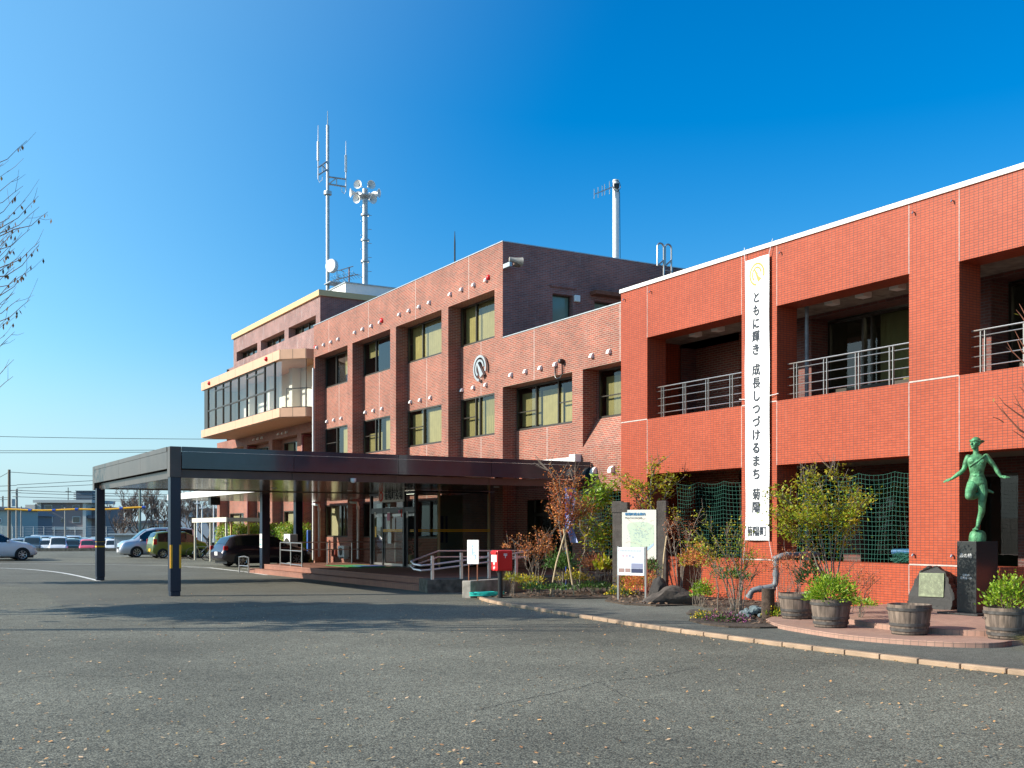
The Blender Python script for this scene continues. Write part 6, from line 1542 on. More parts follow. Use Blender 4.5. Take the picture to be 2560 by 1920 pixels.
fr_ = [shear(x * .95, -.14 + .02 * math.sin(x * 9), z) for x, z in ol]; bk = [shear(x * 1.0, .14, z * .97) for x, z in ol]; mid = [shear(x * 1.04, 0, z * 1.01) for x, z in ol]
m.grid([fr_, mid, bk], 0, True); m.face(fr_); m.face(bk[::-1]); m.obj('stone', M_STONEP, MS, local=True)
m = MB(); a = [shear(x, -.168, z) for x, z in ((-.32, .24), (.35, .24), (.35, .70), (-.32, .70))]; b = [(p[0], p[1] + .03, p[2]) for p in a]
m.face(a); 
for i in range(4): m.face([a[i], b[i], b[(i+1) % 4], a[(i+1) % 4]])
plq = m.obj('plaque', mat('pale_bronze', (.22, .255, .16), .6, .2, noise=.3, nscale=9), MS, local=True)
m = MB(); rn = random.Random(8)
for i in range(24):
    z = .675; x = .325 - i * .027
    while z > .29:
        h = rn.uniform(.006, .02); w_ = rn.uniform(.006, .013)
        if rn.random() < .8: m.face([shear(x - w_, -.1695, z - h), shear(x, -.1695, z - h), shear(x, -.1695, z), shear(x - w_, -.1695, z)])
        z -= h + .006
m.obj('plaque_text', mat('plaque_text', (.12, .13, .1), .8), plq, local=True)

# ------------------------------------------------------------------ barrel planters
def barrel_mesh():
    m = MB(); m.lathe([(0, .02), (.255, .02), (.258, 0), (.275, .1), (.30, .24), (.318, .38), (.325, .455), (.30, .455), (.295, .41), (0, .41)], n=32)
    h = MB()
    for r_, z in ((.274, .075), (.287, .155), (.322, .385)): h.lathe([(r_ + .002, z - .022), (r_ + .008, z - .02), (r_ + .012, z + .018), (r_ + .006, z + .022)], n=32)
    h.tube([(.10, -.305, .31), (.06, -.33, .295), (0, -.335, .29), (-.06, -.33, .295), (-.10, -.305, .31)], .006, 5)
    s = MB(); s.lathe([(.297, .40), (.2, .425), (0, .43)], n=20)
    return m, h, s
MBW = bpy.data.materials.new('barrel_wood'); MBW.use_nodes = True
def _bw():
    nt = MBW.node_tree; b = nt.nodes['Principled BSDF']; tc = nt.nodes.new('ShaderNodeTexCoord'); sp = nt.nodes.new('ShaderNodeSeparateXYZ'); nt.links.new(tc.outputs['Object'], sp.inputs[0])
    at = nt.nodes.new('ShaderNodeMath'); at.operation = 'ARCTAN2'; nt.links.new(sp.outputs[1], at.inputs[0]); nt.links.new(sp.outputs[0], at.inputs[1])
    ml = nt.nodes.new('ShaderNodeMath'); ml.operation = 'MULTIPLY'; ml.inputs[1].default_value = 3.5; nt.links.new(at.outputs[0], ml.inputs[0])
    cb = nt.nodes.new('ShaderNodeCombineXYZ'); nt.links.new(ml.outputs[0], cb.inputs[0]); nt.links.new(sp.outputs[2], cb.inputs[1])
    br = nt.nodes.new('ShaderNodeTexBrick'); br.offset = 0; br.inputs['Scale'].default_value = 1; br.inputs['Brick Width'].default_value = .9; br.inputs['Row Height'].default_value = 5; br.inputs['Mortar Size'].default_value = .02
    br.inputs['Color1'].default_value = (.17, .13, .1, 1); br.inputs['Color2'].default_value = (.11, .085, .068, 1); br.inputs['Mortar'].default_value = (.03, .025, .02, 1); nt.links.new(cb.outputs[0], br.inputs['Vector'])
    mp_ = nt.nodes.new('ShaderNodeMapping'); mp_.inputs['Scale'].default_value = (9, 9, 1.6); nt.links.new(tc.outputs['Object'], mp_.inputs[0])
    nz = nt.nodes.new('ShaderNodeTexNoise'); nz.inputs['Scale'].default_value = 2.2; nz.inputs['Detail'].default_value = 8; nt.links.new(mp_.outputs[0], nz.inputs['Vector'])
    r = nt.nodes.new('ShaderNodeMapRange'); r.inputs[1].default_value = .3; r.inputs[2].default_value = .7; r.inputs[3].default_value = .5; r.inputs[4].default_value = 1.7; nt.links.new(nz.outputs[0], r.inputs[0])
    mx = nt.nodes.new('ShaderNodeMix'); mx.data_type = 'RGBA'; mx.blend_type = 'MULTIPLY'; mx.inputs[0].default_value = 1; nt.links.new(br.outputs['Color'], mx.inputs[6]); nt.links.new(r.outputs[0], mx.inputs[7]); nt.links.new(mx.outputs[2], b.inputs['Base Color']); b.inputs['Roughness'].default_value = .85
_bw()
M_HOOP = mat('barrel_hoop', (.1, .095, .09), .6, .5, noise=.4, nscale=12)
M_BRIGHT = foliage('bright_green_leaf', [(.15, .30, .015), (.24, .40, .02), (.36, .46, .03), (.1, .22, .02)], .5, .3)
M_YG = foliage('yellow_green_leaf', [(.32, .38, .02), (.45, .44, .02), (.2, .28, .02), (.52, .42, .03), (.36, .2, .03)], .5, .35)
M_OR = foliage('orange_leaf', [(.75, .28, .07), (.6, .18, .06), (.8, .4, .1), (.4, .11, .08), (.65, .24, .05)], .6, .3)
M_RUST = foliage('rust_leaf', [(.42, .12, .05), (.32, .09, .05), (.5, .2, .06), (.26, .13, .05)], .6, .25)
M_MIDG = foliage('mid_green_leaf', [(.04, .11, .02), (.07, .16, .025), (.11, .2, .03), (.03, .07, .02)], .5, .25)
M_PURP = foliage('purple_flower', [(.28, .04, .2), (.4, .08, .26), (.2, .04, .12), (.06, .12, .03)], .6, .2)
M_YFL = foliage('yellow_flower', [(.75, .5, .02), (.8, .6, .03), (.6, .42, .02)], .6, .2)
M_DRY = foliage('dry_grass', [(.35, .28, .1), (.28, .26, .06), (.42, .34, .16), (.15, .2, .04)], .7, .2)
bm_, bh_, bs_ = barrel_mesh()
def leafball(m, c, rx, rz, n, L, rn, w=.45, up=.4, hollow=.35):
    for _ in range(n):
        a = rn.uniform(0, 6.28); t = math.acos(rn.uniform(-.3, 1)); r_ = rn.uniform(hollow, 1) ** .6
        v = Vector((math.sin(t) * math.cos(a), math.sin(t) * math.sin(a), math.cos(t))); lump = 1 + .2 * math.sin(3 * a + L * 90) * math.sin(t * 2) + .14 * math.sin(7 * a + 4 * t); q = Vector(c) + Vector((v.x * rx, v.y * rx, v.z * rz)) * r_ * lump * rn.uniform(.75, 1.15)
        m.leaf(q, v + Vector((rn.uniform(-.7, .7), rn.uniform(-.7, .7), rn.uniform(-.3, .6) + up)), v + Vector((rn.uniform(-.5, .5), rn.uniform(-.5, .5), .5)), L * rn.uniform(.6, 1.2), L * w)
BP = [(14.28, 14.29), (13.46, 12.73), (13.54, 11.25), (14.2, 10.08)]
BL = ['half barrel planter holding bare twigs beside the grey pipe', 'half barrel planter with a bright green bush second from left', 'half barrel planter filled with bare soil near the plinth', 'half barrel planter with a leafy shrub at the right frame edge']
b0 = None
for i, ((x, y), lab) in enumerate(zip(BP, BL)):
    d_ = Vector((x, y, 0)).normalized() * .27; loc = Vector((x, y, .12)) + Vector((d_.x, d_.y, 0))
    if b0 is None:
        b0 = thing('barrel_planter', lab, 'planter', loc, 0, 'half barrel planters on the paved plaza')
        bm_.obj('tub', MBW, b0, True, True, angle=30); bh_.obj('hoop', M_HOOP, b0, True, True); bs_.obj('soil', M_SOIL, b0, local=True)
    else: b = copy_tree(b0, None, loc, i * 1.3, lab)
    BP[i] = loc
rn = random.Random(17)
def bush(name, label, cat, loc, parts_):
    T = thing(name, label, cat, loc)
    for pn_, fn, mt in parts_:
        m = MB(); fn(m); m.obj(pn_, mt, T, local=True)
    return T
def stems(m, n, H, sp, rn, r=.008, jig=.12, kids=3, z0=0):
    tips = []
    for i in range(n):
        a = rn.uniform(0, 6.28); q = Vector((rn.uniform(-.08, .08), rn.uniform(-.08, .08), z0)); d = Vector((math.cos(a) * sp * rn.uniform(.3, 1), math.sin(a) * sp * rn.uniform(.3, 1), 1)).normalized(); h = H * rn.uniform(.65, 1.05); pts = [q.copy()]
        for k_ in range(5):
            d = (d + Vector((rn.uniform(-jig, jig), rn.uniform(-jig, jig), .06))).normalized(); q = q + d * h / 5; pts.append(q.copy())
        m.tube(pts, [r * (1 - .14 * k_) for k_ in range(6)], 5)
        for k_ in range(kids):
            j = rn.randint(2, 5); b_ = pts[j]; a = rn.uniform(0, 6.28); e = b_ + Vector((math.cos(a), math.sin(a), rn.uniform(.4, 1.4))).normalized() * h * rn.uniform(.12, .3); m.tube([b_, b_.lerp(e, .5) + Vector((0, 0, .01)), e], [r * .5, r * .4, r * .25], 4); tips.append((b_, e))
        tips.append((pts[4], pts[5]))
    return tips
def leaves_on(m, tips, n, L, rn, w=.4, jit=.06, droop=0.0):
    for _ in range(n):
        a, b = rn.choice(tips); t = rn.uniform(.1, 1.1); q = a.lerp(b, t) + Vector((rn.gauss(0, jit), rn.gauss(0, jit), rn.gauss(0, jit))); m.leaf(q, Vector((rn.uniform(-1, 1), rn.uniform(-1, 1), rn.uniform(-.6, .8) - droop)), Vector((rn.uniform(-1, 1), rn.uniform(-1, 1), 1)), L * rn.uniform(.6, 1.25), L * w)
def shrub(label, loc, n, H, sp, nl, L, mt, bark=M_BARK, r=.008, seed=1, jit=.05, kids=3, w=.4, name='shrub', z0=0, droop=0, fname='foliage'):
    rn = random.Random(seed); T = thing(name, label, 'shrub', loc); m = MB(); tp = stems(m, n, H, sp, rn, r, kids=kids); m.obj('stem', bark, T, True, True); f = MB(); leaves_on(f, tp, nl, L, rn, w, jit, droop)
    if nl: f.obj(fname, mt, T, local=True)
    return T
t0 = BP[0] + Vector((0, 0, .42)); shrub('thin twiggy plant with dark leaves growing in the leftmost barrel', t0, 9, 1.0, .5, 90, .07, M_RUST, M_TWIG, .007, 41, .05, 4)
rn = random.Random(18); T = thing('shrub', 'dark green evergreen sprig at the back of the leftmost barrel', 'shrub', t0 + Vector((.12, .0, 0))); m = MB(); leafball(m, (0.05, -.12, .28), .22, .38, 260, .085, rn, .4); m.obj('foliage', M_LEAFD, T, local=True)
t1 = BP[1] + Vector((0, 0, .42)); rn = random.Random(19); T = thing('shrub', 'bright green rounded bush overflowing the second barrel', 'shrub', t1); m = MB(); leafball(m, (0, 0, .1), .40, .34, 2100, .055, rn, .5); m.obj('foliage', M_BRIGHT, T, local=True); m = MB(); stems(m, 14, .35, .9, rn, .005); m.obj('stem', M_TWIG, T, local=True)
t3 = BP[3] + Vector((0, 0, .42)); rn = random.Random(20); T = thing('shrub', 'loose green leafy shrub in the barrel at the right edge', 'shrub', t3); m = MB(); leafball(m, (.0, -.02, .12), .36, .34, 700, .06, rn, .5); tp = []
s_ = MB(); tp = stems(s_, 12, .52, .6, rn, .005); s_.obj('stem', M_TWIG, T, local=True); leaves_on(m, tp, 500, .06, rn, .5, .05); m.obj('foliage', M_BRIGHT, T, local=True)

# ------------------------------------------------------------------ planting bed
def px_plant(label, D, stem_px, r, leaves, bark=M_BARK, name='shrub', cat='shrub', seed=1, z0=.07, twig=.25, ntw=5):
    """stems measured on the photograph at distance D; leaves: list of (n, size, width, jitter, material, y_from, y_to)"""
    rn = random.Random(seed); first = P(*stem_px[0][0], D=D); T = thing(name, label, cat, (first.x, first.y, z0)); m = MB(); segs = []
    for st in stem_px:
        dj = rn.uniform(-.35, .35); V = [P(x, y, D=D + dj * (i / max(1, len(st) - 1))) for i, (x, y) in enumerate(st)]
        if V[0].z < .35: V[0].z = z0 - .02
        P2 = []
        for i in range(len(V) - 1):
            for k_ in range(4): P2.append(V[i].lerp(V[i+1], k_ / 4) + Vector((rn.uniform(-.012, .012), rn.uniform(-.012, .012), 0)) * (1 if P2 else 0))
        P2.append(V[-1]); n = len(P2); m.tube(P2, [r * (1 - .7 * i / n) for i in range(n)], 6)
        for i in range(n - 1): segs.append((P2[i], P2[i+1]))
        for _ in range(int(ntw * 1.6)):
            i = rn.randint(int(n * .35), n - 1); b_ = P2[i]; dd = (P2[i] - P2[max(0, i - 2)]).normalized(); a = rn.uniform(0, 6.28); e = b_ + (dd + Vector((math.cos(a), math.sin(a), rn.uniform(-.1, .5))) * .8).normalized() * twig * rn.uniform(.5, 1.3); m.tube([b_, b_.lerp(e, .5) + Vector((0, 0, -.01)), e], [r * .4, r * .3, r * .2], 4); segs.append((b_, e)); segs.append((b_.lerp(e, .4), e))
    m.obj('stem', bark, T, True)
    for n, L, w_, jit, mt, ya, yb in leaves:
        za, zb = P(1280, yb, D=D).z, P(1280, ya, D=D).z; pool = [s_ for s_ in segs if za <= s_[1].z <= zb]
        if not pool: continue
        f = MB(); leaves_on(f, pool, int(n * 1.1), L, rn, w_, jit * .6); f.obj('foliage', mt, T)
    return T
C = lambda x, y: (1140 + x * .2772, 1100 + y * .2772)
def S_(*pts): return [C(*p) for p in pts]
px_plant('tall orange leaved maple sapling tied to crossed bamboo stakes', 28.2, [S_((960, 1370), (975, 1100), (990, 860), (960, 640), (900, 430), (850, 290), (830, 265)), S_((975, 900), (1030, 640), (1060, 420), (1080, 280)), S_((970, 1000), (930, 760), (940, 560), (935, 340)), S_((985, 850), (1080, 720), (1130, 640))], .022,
         [(1100, .075, .5, .11, M_OR, 1170, 1290), (800, .075, .5, .16, M_OR, 1250, 1380), (300, .07, .5, .12, M_RUST, 1200, 1380)], name='sapling', cat='tree', seed=2, twig=.5, ntw=12)
px_plant('slender sapling with large bright green leaves at its top', 29.0, [S_((1118, 1335), (1125, 1120), (1160, 1010), (1170, 860), (1230, 640), (1250, 540), (1265, 330)), S_((1150, 1030), (1270, 930), (1330, 860)), S_((1235, 620), (1300, 560), (1340, 480)), S_((1170, 880), (1120, 800), (1130, 640)), S_((1165, 1000), (1170, 1340))], .03,
         [(520, .2, .28, .18, M_BRIGHT, 1180, 1262), (150, .15, .35, .12, M_YG, 1262, 1340), (70, .12, .4, .12, M_YG, 1330, 1400)], name='sapling', cat='tree', seed=3, twig=.45, ntw=5)
px_plant('grey vase shaped shrub with thin orange tips behind the post box', 28.5, [S_((730, 1360), (690, 1180), (640, 1020), (560, 930)), S_((735, 1360), (715, 1100), (650, 930)), S_((740, 1360), (745, 1100), (740, 900)), S_((745, 1360), (790, 1150), (830, 960), (850, 850)), S_((750, 1360), (800, 1200), (860, 1050), (830, 900)), S_((730, 1360), (660, 1200), (620, 1110), (640, 1050)), S_((740, 1360), (720, 1200), (760, 1000), (790, 880))], .016,
         [(900, .06, .5, .10, M_OR, 1318, 1382), (120, .05, .5, .1, M_RUST, 1370, 1420)], seed=4, twig=.35, ntw=9)
px_plant('yellow green loose shrub between the sapling and the map board', 28.6, [S_((1360, 1340), (1380, 1100), (1400, 900), (1390, 640)), S_((1365, 1340), (1330, 1020), (1300, 860), (1260, 760)), S_((1350, 1340), (1420, 1060), (1440, 800), (1420, 610)), S_((1360, 1340), (1310, 1000), (1330, 700))], .016,
         [(420, .11, .42, .13, M_YG, 1255, 1372), (260, .1, .42, .12, M_BRIGHT, 1300, 1360)], seed=5, twig=.4, ntw=7)
rn = random.Random(51)
def px_bush(label, D, px, py, rx, rz, n, L, mt, w=.45, zc=None, seed=1, extra=None, name='shrub'):
    rn = random.Random(seed); c = P(px, py, D=D); T = thing(name, label, 'shrub', (c.x, c.y, .07)); m = MB(); leafball(m, (0, 0, (c.z if zc is None else zc) - .07), rx, rz, n, L, rn, w, hollow=.1); m.obj('foliage', mt, T, local=True)
    s_ = MB(); stems(s_, 10, max(.3, c.z - .05 + rz * .5), .5, rn, .007); s_.obj('stem', M_BARK, T, local=True)
    if extra:
        for n2, L2, mt2, nm_ in extra: m = MB(); leafball(m, (0, 0, (c.z if zc is None else zc) - .07), rx * 1.05, rz * 1.05, n2, L2, rn, .7, hollow=.7); o_ = m.obj(nm_, mt2, T, local=True); o_['kind'] = 'stuff'
    return T
px_bush('dense dark green bush under the orange maple sapling', 28.0, *C(950, 1130), .42, .35, 900, .085, M_MIDG, .4, seed=6)
px_bush('rust red twiggy bush right of the slender sapling', 28.8, *C(1225, 1130), .42, .38, 900, .06, M_RUST, .25, seed=7)
px_bush('low bush with broad yellow brown leaves by the map post', 28.2, *C(1325, 1150), .22, .25, 120, .15, M_YG, .5, seed=8)
px_bush('orange red low bush under the small information sign', 27.4, *C(1640, 1300), .55, .36, 1300, .055, M_OR, .45, seed=9, extra=[(350, .05, M_YG, 'new_leaf')])
px_bush('yellow flowering clump left of the information sign post', 27.0, *C(1480, 1380), .32, .16, 420, .05, M_MIDG, .5, seed=10, extra=[(170, .045, M_YFL, 'flower')])
px_bush('low yellow flowering clump behind the planter wall', 28.6, *C(660, 1270), .45, .16, 420, .06, M_YG, .4, seed=11, extra=[(90, .05, M_YFL, 'flower')])
px_bush('yellow green grassy clump on top of the ramp planting strip', 27.3, *C(500, 1255), .25, .13, 240, .1, M_YG, .16, seed=12)
px_bush('leafy low green plant beneath the grey vase shaped shrub', 27.6, *C(700, 1335), .3, .13, 300, .07, M_MIDG, .5, seed=13, extra=[(18, .06, M_YFL, 'flower')])
px_bush('low yellow flower clump between the two saplings', 29.0, *C(1060, 1250), .5, .2, 500, .06, M_YG, .4, seed=14, extra=[(120, .05, M_YFL, 'flower')])
px_bush('green ground plant at the foot of the bamboo stakes', 27.0, *C(880, 1340), .5, .11, 380, .07, M_MIDG, .45, seed=15)
px_bush('green ground plant between the slender sapling and the map board', 28.0, *C(1230, 1325), .6, .14, 500, .07, M_MIDG, .45, seed=16)
px_bush('small round twig head poking up behind the handrail', 28.9, *C(450, 968), .13, .11, 120, .045, M_OR, .5, seed=17)
for k_, (pts, lab) in enumerate(((((848, 1330), (905, 1110), (985, 835)), 'left one of the two crossed bamboo stakes'), (((1068, 1380), (1020, 1110), (970, 800)), 'right one of the two crossed bamboo stakes'))):
    m = MB(); V = [P(*C(*p), D=27.4) for p in pts]; V[0].z = .06; m.tube(V, .022, 7); tag(m.obj('bamboo_stake', M_BAMBOO), lab, 'stake', 'bamboo stakes by the maple sapling')
m = MB(); K = lambda x, y: (1600 + x * .3014, 1100 + y * .3014)
V = [P(*K(*p), D=26.3) for p in ((172, 1120), (200, 950), (222, 795))]; V[0].z = .06; m.tube(V, .02, 7); tag(m.obj('bamboo_stake', M_BAMBOO), 'thin bamboo stake leaning on the right map board post', 'stake', 'bamboo stakes by the maple sapling')
def K_(*pts): return [K(*p) for p in pts]
px_plant('thin tree rising behind the map board with yellow green leaves on top', 27.9, [[C(1960, 1300), C(1900, 1000), C(1830, 800), C(1700, 640), C(1560, 430), C(1440, 300)], K_((140, 1150), (110, 800), (85, 500), (95, 300), (90, 190)), K_((100, 540), (40, 440), (10, 400), (-20, 380)), K_((110, 620), (200, 480), (250, 400)), [C(1840, 820), C(1760, 600), C(1620, 470), C(1540, 420)], K_((90, 450), (150, 390), (210, 350)), K_((92, 330), (130, 220), (160, 180))], .018,
         [(700, .11, .42, .12, M_YG, 1150, 1265), (60, .08, .4, .1, M_OR, 1265, 1330)], name='sapling', cat='tree', seed=22, twig=.45, ntw=5)
px_plant('bare grey shrub right of the map board against the net', 26.0, [K_((330, 1250), (300, 1000), (280, 820), (240, 700)), K_((335, 1250), (345, 1000), (330, 800), (280, 620)), K_((330, 1250), (380, 950), (410, 790), (470, 660), (520, 560)), K_((330, 1250), (350, 1050), (400, 850), (380, 740)), K_((320, 1250), (260, 950), (220, 760), (290, 680))], .014,
         [(420, .05, .4, .09, M_RUST, 1280, 1350), (60, .07, .5, .08, M_YG, 1270, 1290)], M_BARK, seed=23, twig=.3, ntw=8)
px_plant('wide airy shrub with yellow green leaves below the banner', 21.6, [K_((790, 1420), (740, 1200), (640, 1000), (540, 840), (450, 800)), K_((800, 1420), (760, 1150), (700, 950), (590, 760), (540, 690)), K_((820, 1430), (830, 1150), (750, 900), (720, 780)), K_((840, 1430), (840, 1050), (850, 850), (840, 640)), K_((830, 1430), (860, 1100), (900, 1000)), K_((780, 1420), (690, 1150), (560, 960), (470, 900)), K_((640, 1380), (650, 1200), (600, 1000)), K_((850, 1440), (880, 1250), (990, 1020))], .013,
         [(520, .06, .48, .09, M_YG, 1290, 1400), (260, .055, .48, .1, M_BRIGHT, 1300, 1400), (260, .05, .45, .12, M_MIDG, 1390, 1470)], M_BARK, seed=24, twig=.3, ntw=9)
px_plant('tall multi stemmed leafy shrub behind the barrels right of the pipe', 19.6, [K_((1590, 1200), (1580, 900), (1560, 600), (1480, 330), (1420, 260)), K_((1600, 1200), (1620, 850), (1650, 550), (1640, 350), (1585, 240)), K_((1570, 1200), (1500, 900), (1470, 650), (1400, 450), (1330, 330)), K_((1560, 1200), (1440, 850), (1370, 650), (1250, 520), (1180, 480)), K_((1620, 1200), (1680, 900), (1700, 650), (1760, 480)), K_((1610, 1200), (1690, 850), (1760, 650), (1800, 560)), K_((1550, 1200), (1400, 880), (1270, 780), (1220, 760)), K_((1580, 1200), (1500, 780), (1430, 700), (1220, 640))], .014,
         [(2000, .07, .5, .1, M_YG, 1170, 1300), (1300, .07, .5, .12, M_YG, 1260, 1380), (900, .07, .5, .12, M_BRIGHT, 1200, 1400)], M_BARK, seed=25, twig=.35, ntw=14)
px_plant('leafless reddish shrub against the orange wall left of the memorial stone', 20.2, [[(2120, 1512), (2110, 1480), (2100, 1450)], [(2130, 1512), (2140, 1470), (2150, 1430)], [(2140, 1512), (2165, 1480), (2185, 1455)], [(2125, 1512), (2120, 1460), (2125, 1420)], [(2145, 1512), (2150, 1480), (2175, 1440)]], .008, [(650, .035, .6, .09, M_RUST, 1420, 1500)], M_TWIG, seed=26, twig=.2, ntw=10)
px_bush('orange leaved bush against the wall behind the airy shrub', 24.0, *K(470, 1010), .36, .42, 700, .06, M_OR, .45, seed=27, extra=[(250, .06, M_YG, 'new_leaf')])
px_bush('low green bush right of the dark rock', 23.6, *K(520, 1270), .24, .28, 520, .06, M_BRIGHT, .5, seed=28)
px_bush('green leafy bush in the shade below the banner', 22.6, *K(770, 1140), .42, .22, 420, .07, M_MIDG, .4, seed=29)
px_bush('reddish airy bush by the pipe below the banner', 21.0, *K(1180, 1060), .42, .4, 420, .05, M_RUST, .35, seed=30)
px_bush('yellow flowering clump beside the upright log', 20.4, *K(1130, 1440), .24, .12, 380, .05, M_BRIGHT, .5, seed=32, extra=[(140, .035, M_YFL, 'flower')])
px_bush('purple flower patch at the front tip of the mulch island', 19.8, *K(720, 1490), .36, .13, 700, .045, M_MIDG, .4, seed=33, extra=[(650, .03, M_PURP, 'flower')])
px_bush('yellow flower patch left of the purple flowers', 20.4, *K(560, 1470), .28, .1, 320, .045, M_MIDG, .4, seed=34, extra=[(170, .035, M_YFL, 'flower')])
px_bush('low green plant behind the second barrel by the wall', 19.0, 2150, 1510, .3, .12, 420, .05, M_BRIGHT, .5, seed=35)
px_bush('green shrub below the map board near the right post', 26.4, *C(1745, 1150), .25, .25, 300, .07, M_MIDG, .4, seed=36)
rn = random.Random(61); T = thing('grass_clump', 'clump of dry yellowing grass at the right corner of the plaza', 'grass clump', (14.1, 9.35, .046)); m = MB()
for _ in range(420):
    a = rn.uniform(0, 6.28); r_ = rn.uniform(0, .3); L = rn.uniform(.16, .42); b_ = Vector((r_ * math.cos(a), r_ * math.sin(a), 0)); o_ = Vector((math.cos(a), math.sin(a), 0)); p1 = b_ + o_ * L * .35 + Vector((0, 0, L * .5)); p2 = b_ + o_ * L * .9 + Vector((0, 0, L * .42)); w_ = o_.cross(Vector((0, 0, 1))) * .005
    m.face([b_ - w_, b_ + w_, p1 + w_, p1 - w_]); m.face([p1 - w_, p1 + w_, p2])
m.obj('blade', M_DRY, T, local=True)
# fringe of weeds, flowers and leaf litter
def rock(label, c, rx, ry, rz, mt, seed, name='rock', group=None, n=3, amp=.22):
    bm = bmesh.new(); bmesh.ops.create_icosphere(bm, subdivisions=n, radius=1); rn = random.Random(seed); ax = [Vector((rn.uniform(-1, 1), rn.uniform(-1, 1), rn.uniform(-1, 1))).normalized() for _ in range(9)]; cut = [rn.uniform(.5, .92) for _ in ax]
    for v in bm.verts:
        p = v.co.normalized(); s = 1.0
        for a, k_ in zip(ax, cut):
            d = p.dot(a)
            if d > k_: s = min(s, k_ / d)
        s *= 1 + amp * .3 * math.sin(p.x * 7 + seed) * math.sin(p.y * 6) * math.sin(p.z * 5 + 1)
        v.co = Vector((p.x * s * rx, p.y * s * ry, p.z * s * rz))
    me = bpy.data.meshes.new(name); bm.to_mesh(me); bm.free(); me.materials.append(mt); o = bpy.data.objects.new(name, me); COL.objects.link(o); o.location = c; tag(o, label, 'rock', group); o.rotation_euler = (0, 0, -TH); return o
c = P(1672, 1492, D=24.6); rock('big dark rock lying right of the information sign', (c.x, c.y, .1), .72, .4, .42, M_ROCK, 5, n=4)
c = P(*K(190, 1200), D=24.9); rock('pointed dark rock leaning on the right map board post', (c.x, c.y, .25), .3, .25, .42, mat('dark_rock', (.03, .026, .024), .9, noise=.5, bump=.8, bscale=9), 9, n=4)
c = P(*K(520, 1440), D=21.6); rock('flat low rock at the tip of the mulch island', (c.x, c.y, .06), .36, .2, .12, M_ROCK, 12)
rn = random.Random(7)
ROCKS = []
c0 = P(*K(950, 1390), D=20.6)
for i in range(26):
    a = rn.uniform(0, 6.28); r_ = rn.uniform(0, .42); s_ = rn.uniform(.05, .12); rock('fist sized blue grey stone in the pile under the grey pipe', (c0.x + r_ * math.cos(a) * RV[0] + r_ * .6 * math.sin(a) * FV[0], c0.y + r_ * math.cos(a) * RV[1] + r_ * .6 * math.sin(a) * FV[1], .1 + max(0, (.34 - r_)) * .5), s_, s_ * .8, s_ * .7, M_ROCKB, 40 + i, 'stone', 'blue grey stones piled under the pipe', 2)
m = MB(); c = P(*K(1062, 1400), D=20.4); m.tube([(c.x, c.y, .05), (c.x, c.y, .62)], [.125, .115], 14); tag(m.obj('log_post', mat('log_bark', (.075, .05, .035), .95, noise=.5, nscale=9, bump=.8), smooth=True), 'short upright log supporting the grey pipe', 'log')
# grey drain pipe with elbows
DR = thing('drain_pipe', 'grey drain pipe stepping down from the tiled opening over a log', 'pipe', (17.5, 17, .1))
m = MB(); Dp = 20.6
ptsP = [P(*K(1480, 945), X=XO + .3), P(*K(1180, 958), X=17.0), P(*K(1128, 985), X=16.93), P(*K(1128, 1180), X=16.93), P(*K(1110, 1215), X=16.9), P(*K(930, 1245), X=16.5), P(*K(910, 1290), X=16.48)]
def rounded(pts, r=.12):
    out = [pts[0]]
    for i in range(1, len(pts) - 1):
        a, b, c = pts[i-1], pts[i], pts[i+1]; r1 = min(r, (a - b).length * .45); r2 = min(r, (c - b).length * .45); p1 = b + (a - b).normalized() * r1; p2 = b + (c - b).normalized() * r2
        for k_ in range(6): t = k_ / 5; out.append((1-t)**2 * p1 + 2*t*(1-t) * b + t*t * p2)
    return out + [pts[-1]]
m.tube(rounded(ptsP), .062, 14); m.obj('pipe', M_PIPE, DR, True)
m = MB()
for i in (1, 3, 5):
    b = ptsP[i]; q = (ptsP[i+1] - b).normalized() if i < 6 else Vector((0, 0, -1)); a = b + (ptsP[i-1] - b).normalized() * .14; m.tube([a, a + (ptsP[i-1] - b).normalized() * .07], .074, 14); a = b + q * .12; m.tube([a, a + q * .06], .074, 14)
m.obj('collar', M_PIPE, DR, True)
# fallen leaves on the asphalt
m = MB(); rn = random.Random(77)
for _ in range(3800):
    d = 5.5 + 24 * rn.random() ** 1.5; l = rn.uniform(-.5, .5) * d; x, y = cam_xy(d, l)
    if x > 11.4: continue
    a = rn.uniform(0, 6.28); L = rn.choice((.02, .028, .035, .042, .055)) * rn.uniform(.8, 1.2); m.leaf(Vector((x, y, .008)), Vector((math.cos(a), math.sin(a), rn.uniform(0, .35))), Vector((rn.uniform(-.3, .3), rn.uniform(-.3, .3), 1)), L, L * .5)
for _ in range(260):
    i = rn.randint(0, len(kp) - 2); t_ = kp[i].lerp(kp[i+1], rn.random()); a = rn.uniform(0, 6.28); m.leaf(Vector((t_.x - rn.expovariate(7), t_.y, .008)), Vector((math.cos(a), math.sin(a), .3)), Vector((0, 0, 1)), rn.uniform(.03, .06), .025)
struct(m.obj('fallen_leaves', foliage('fallen_leaf', [(.62, .3, .11), (.7, .42, .18), (.45, .2, .08), (.7, .48, .3), (.5, .34, .1)], .8, .1)), 'stuff')
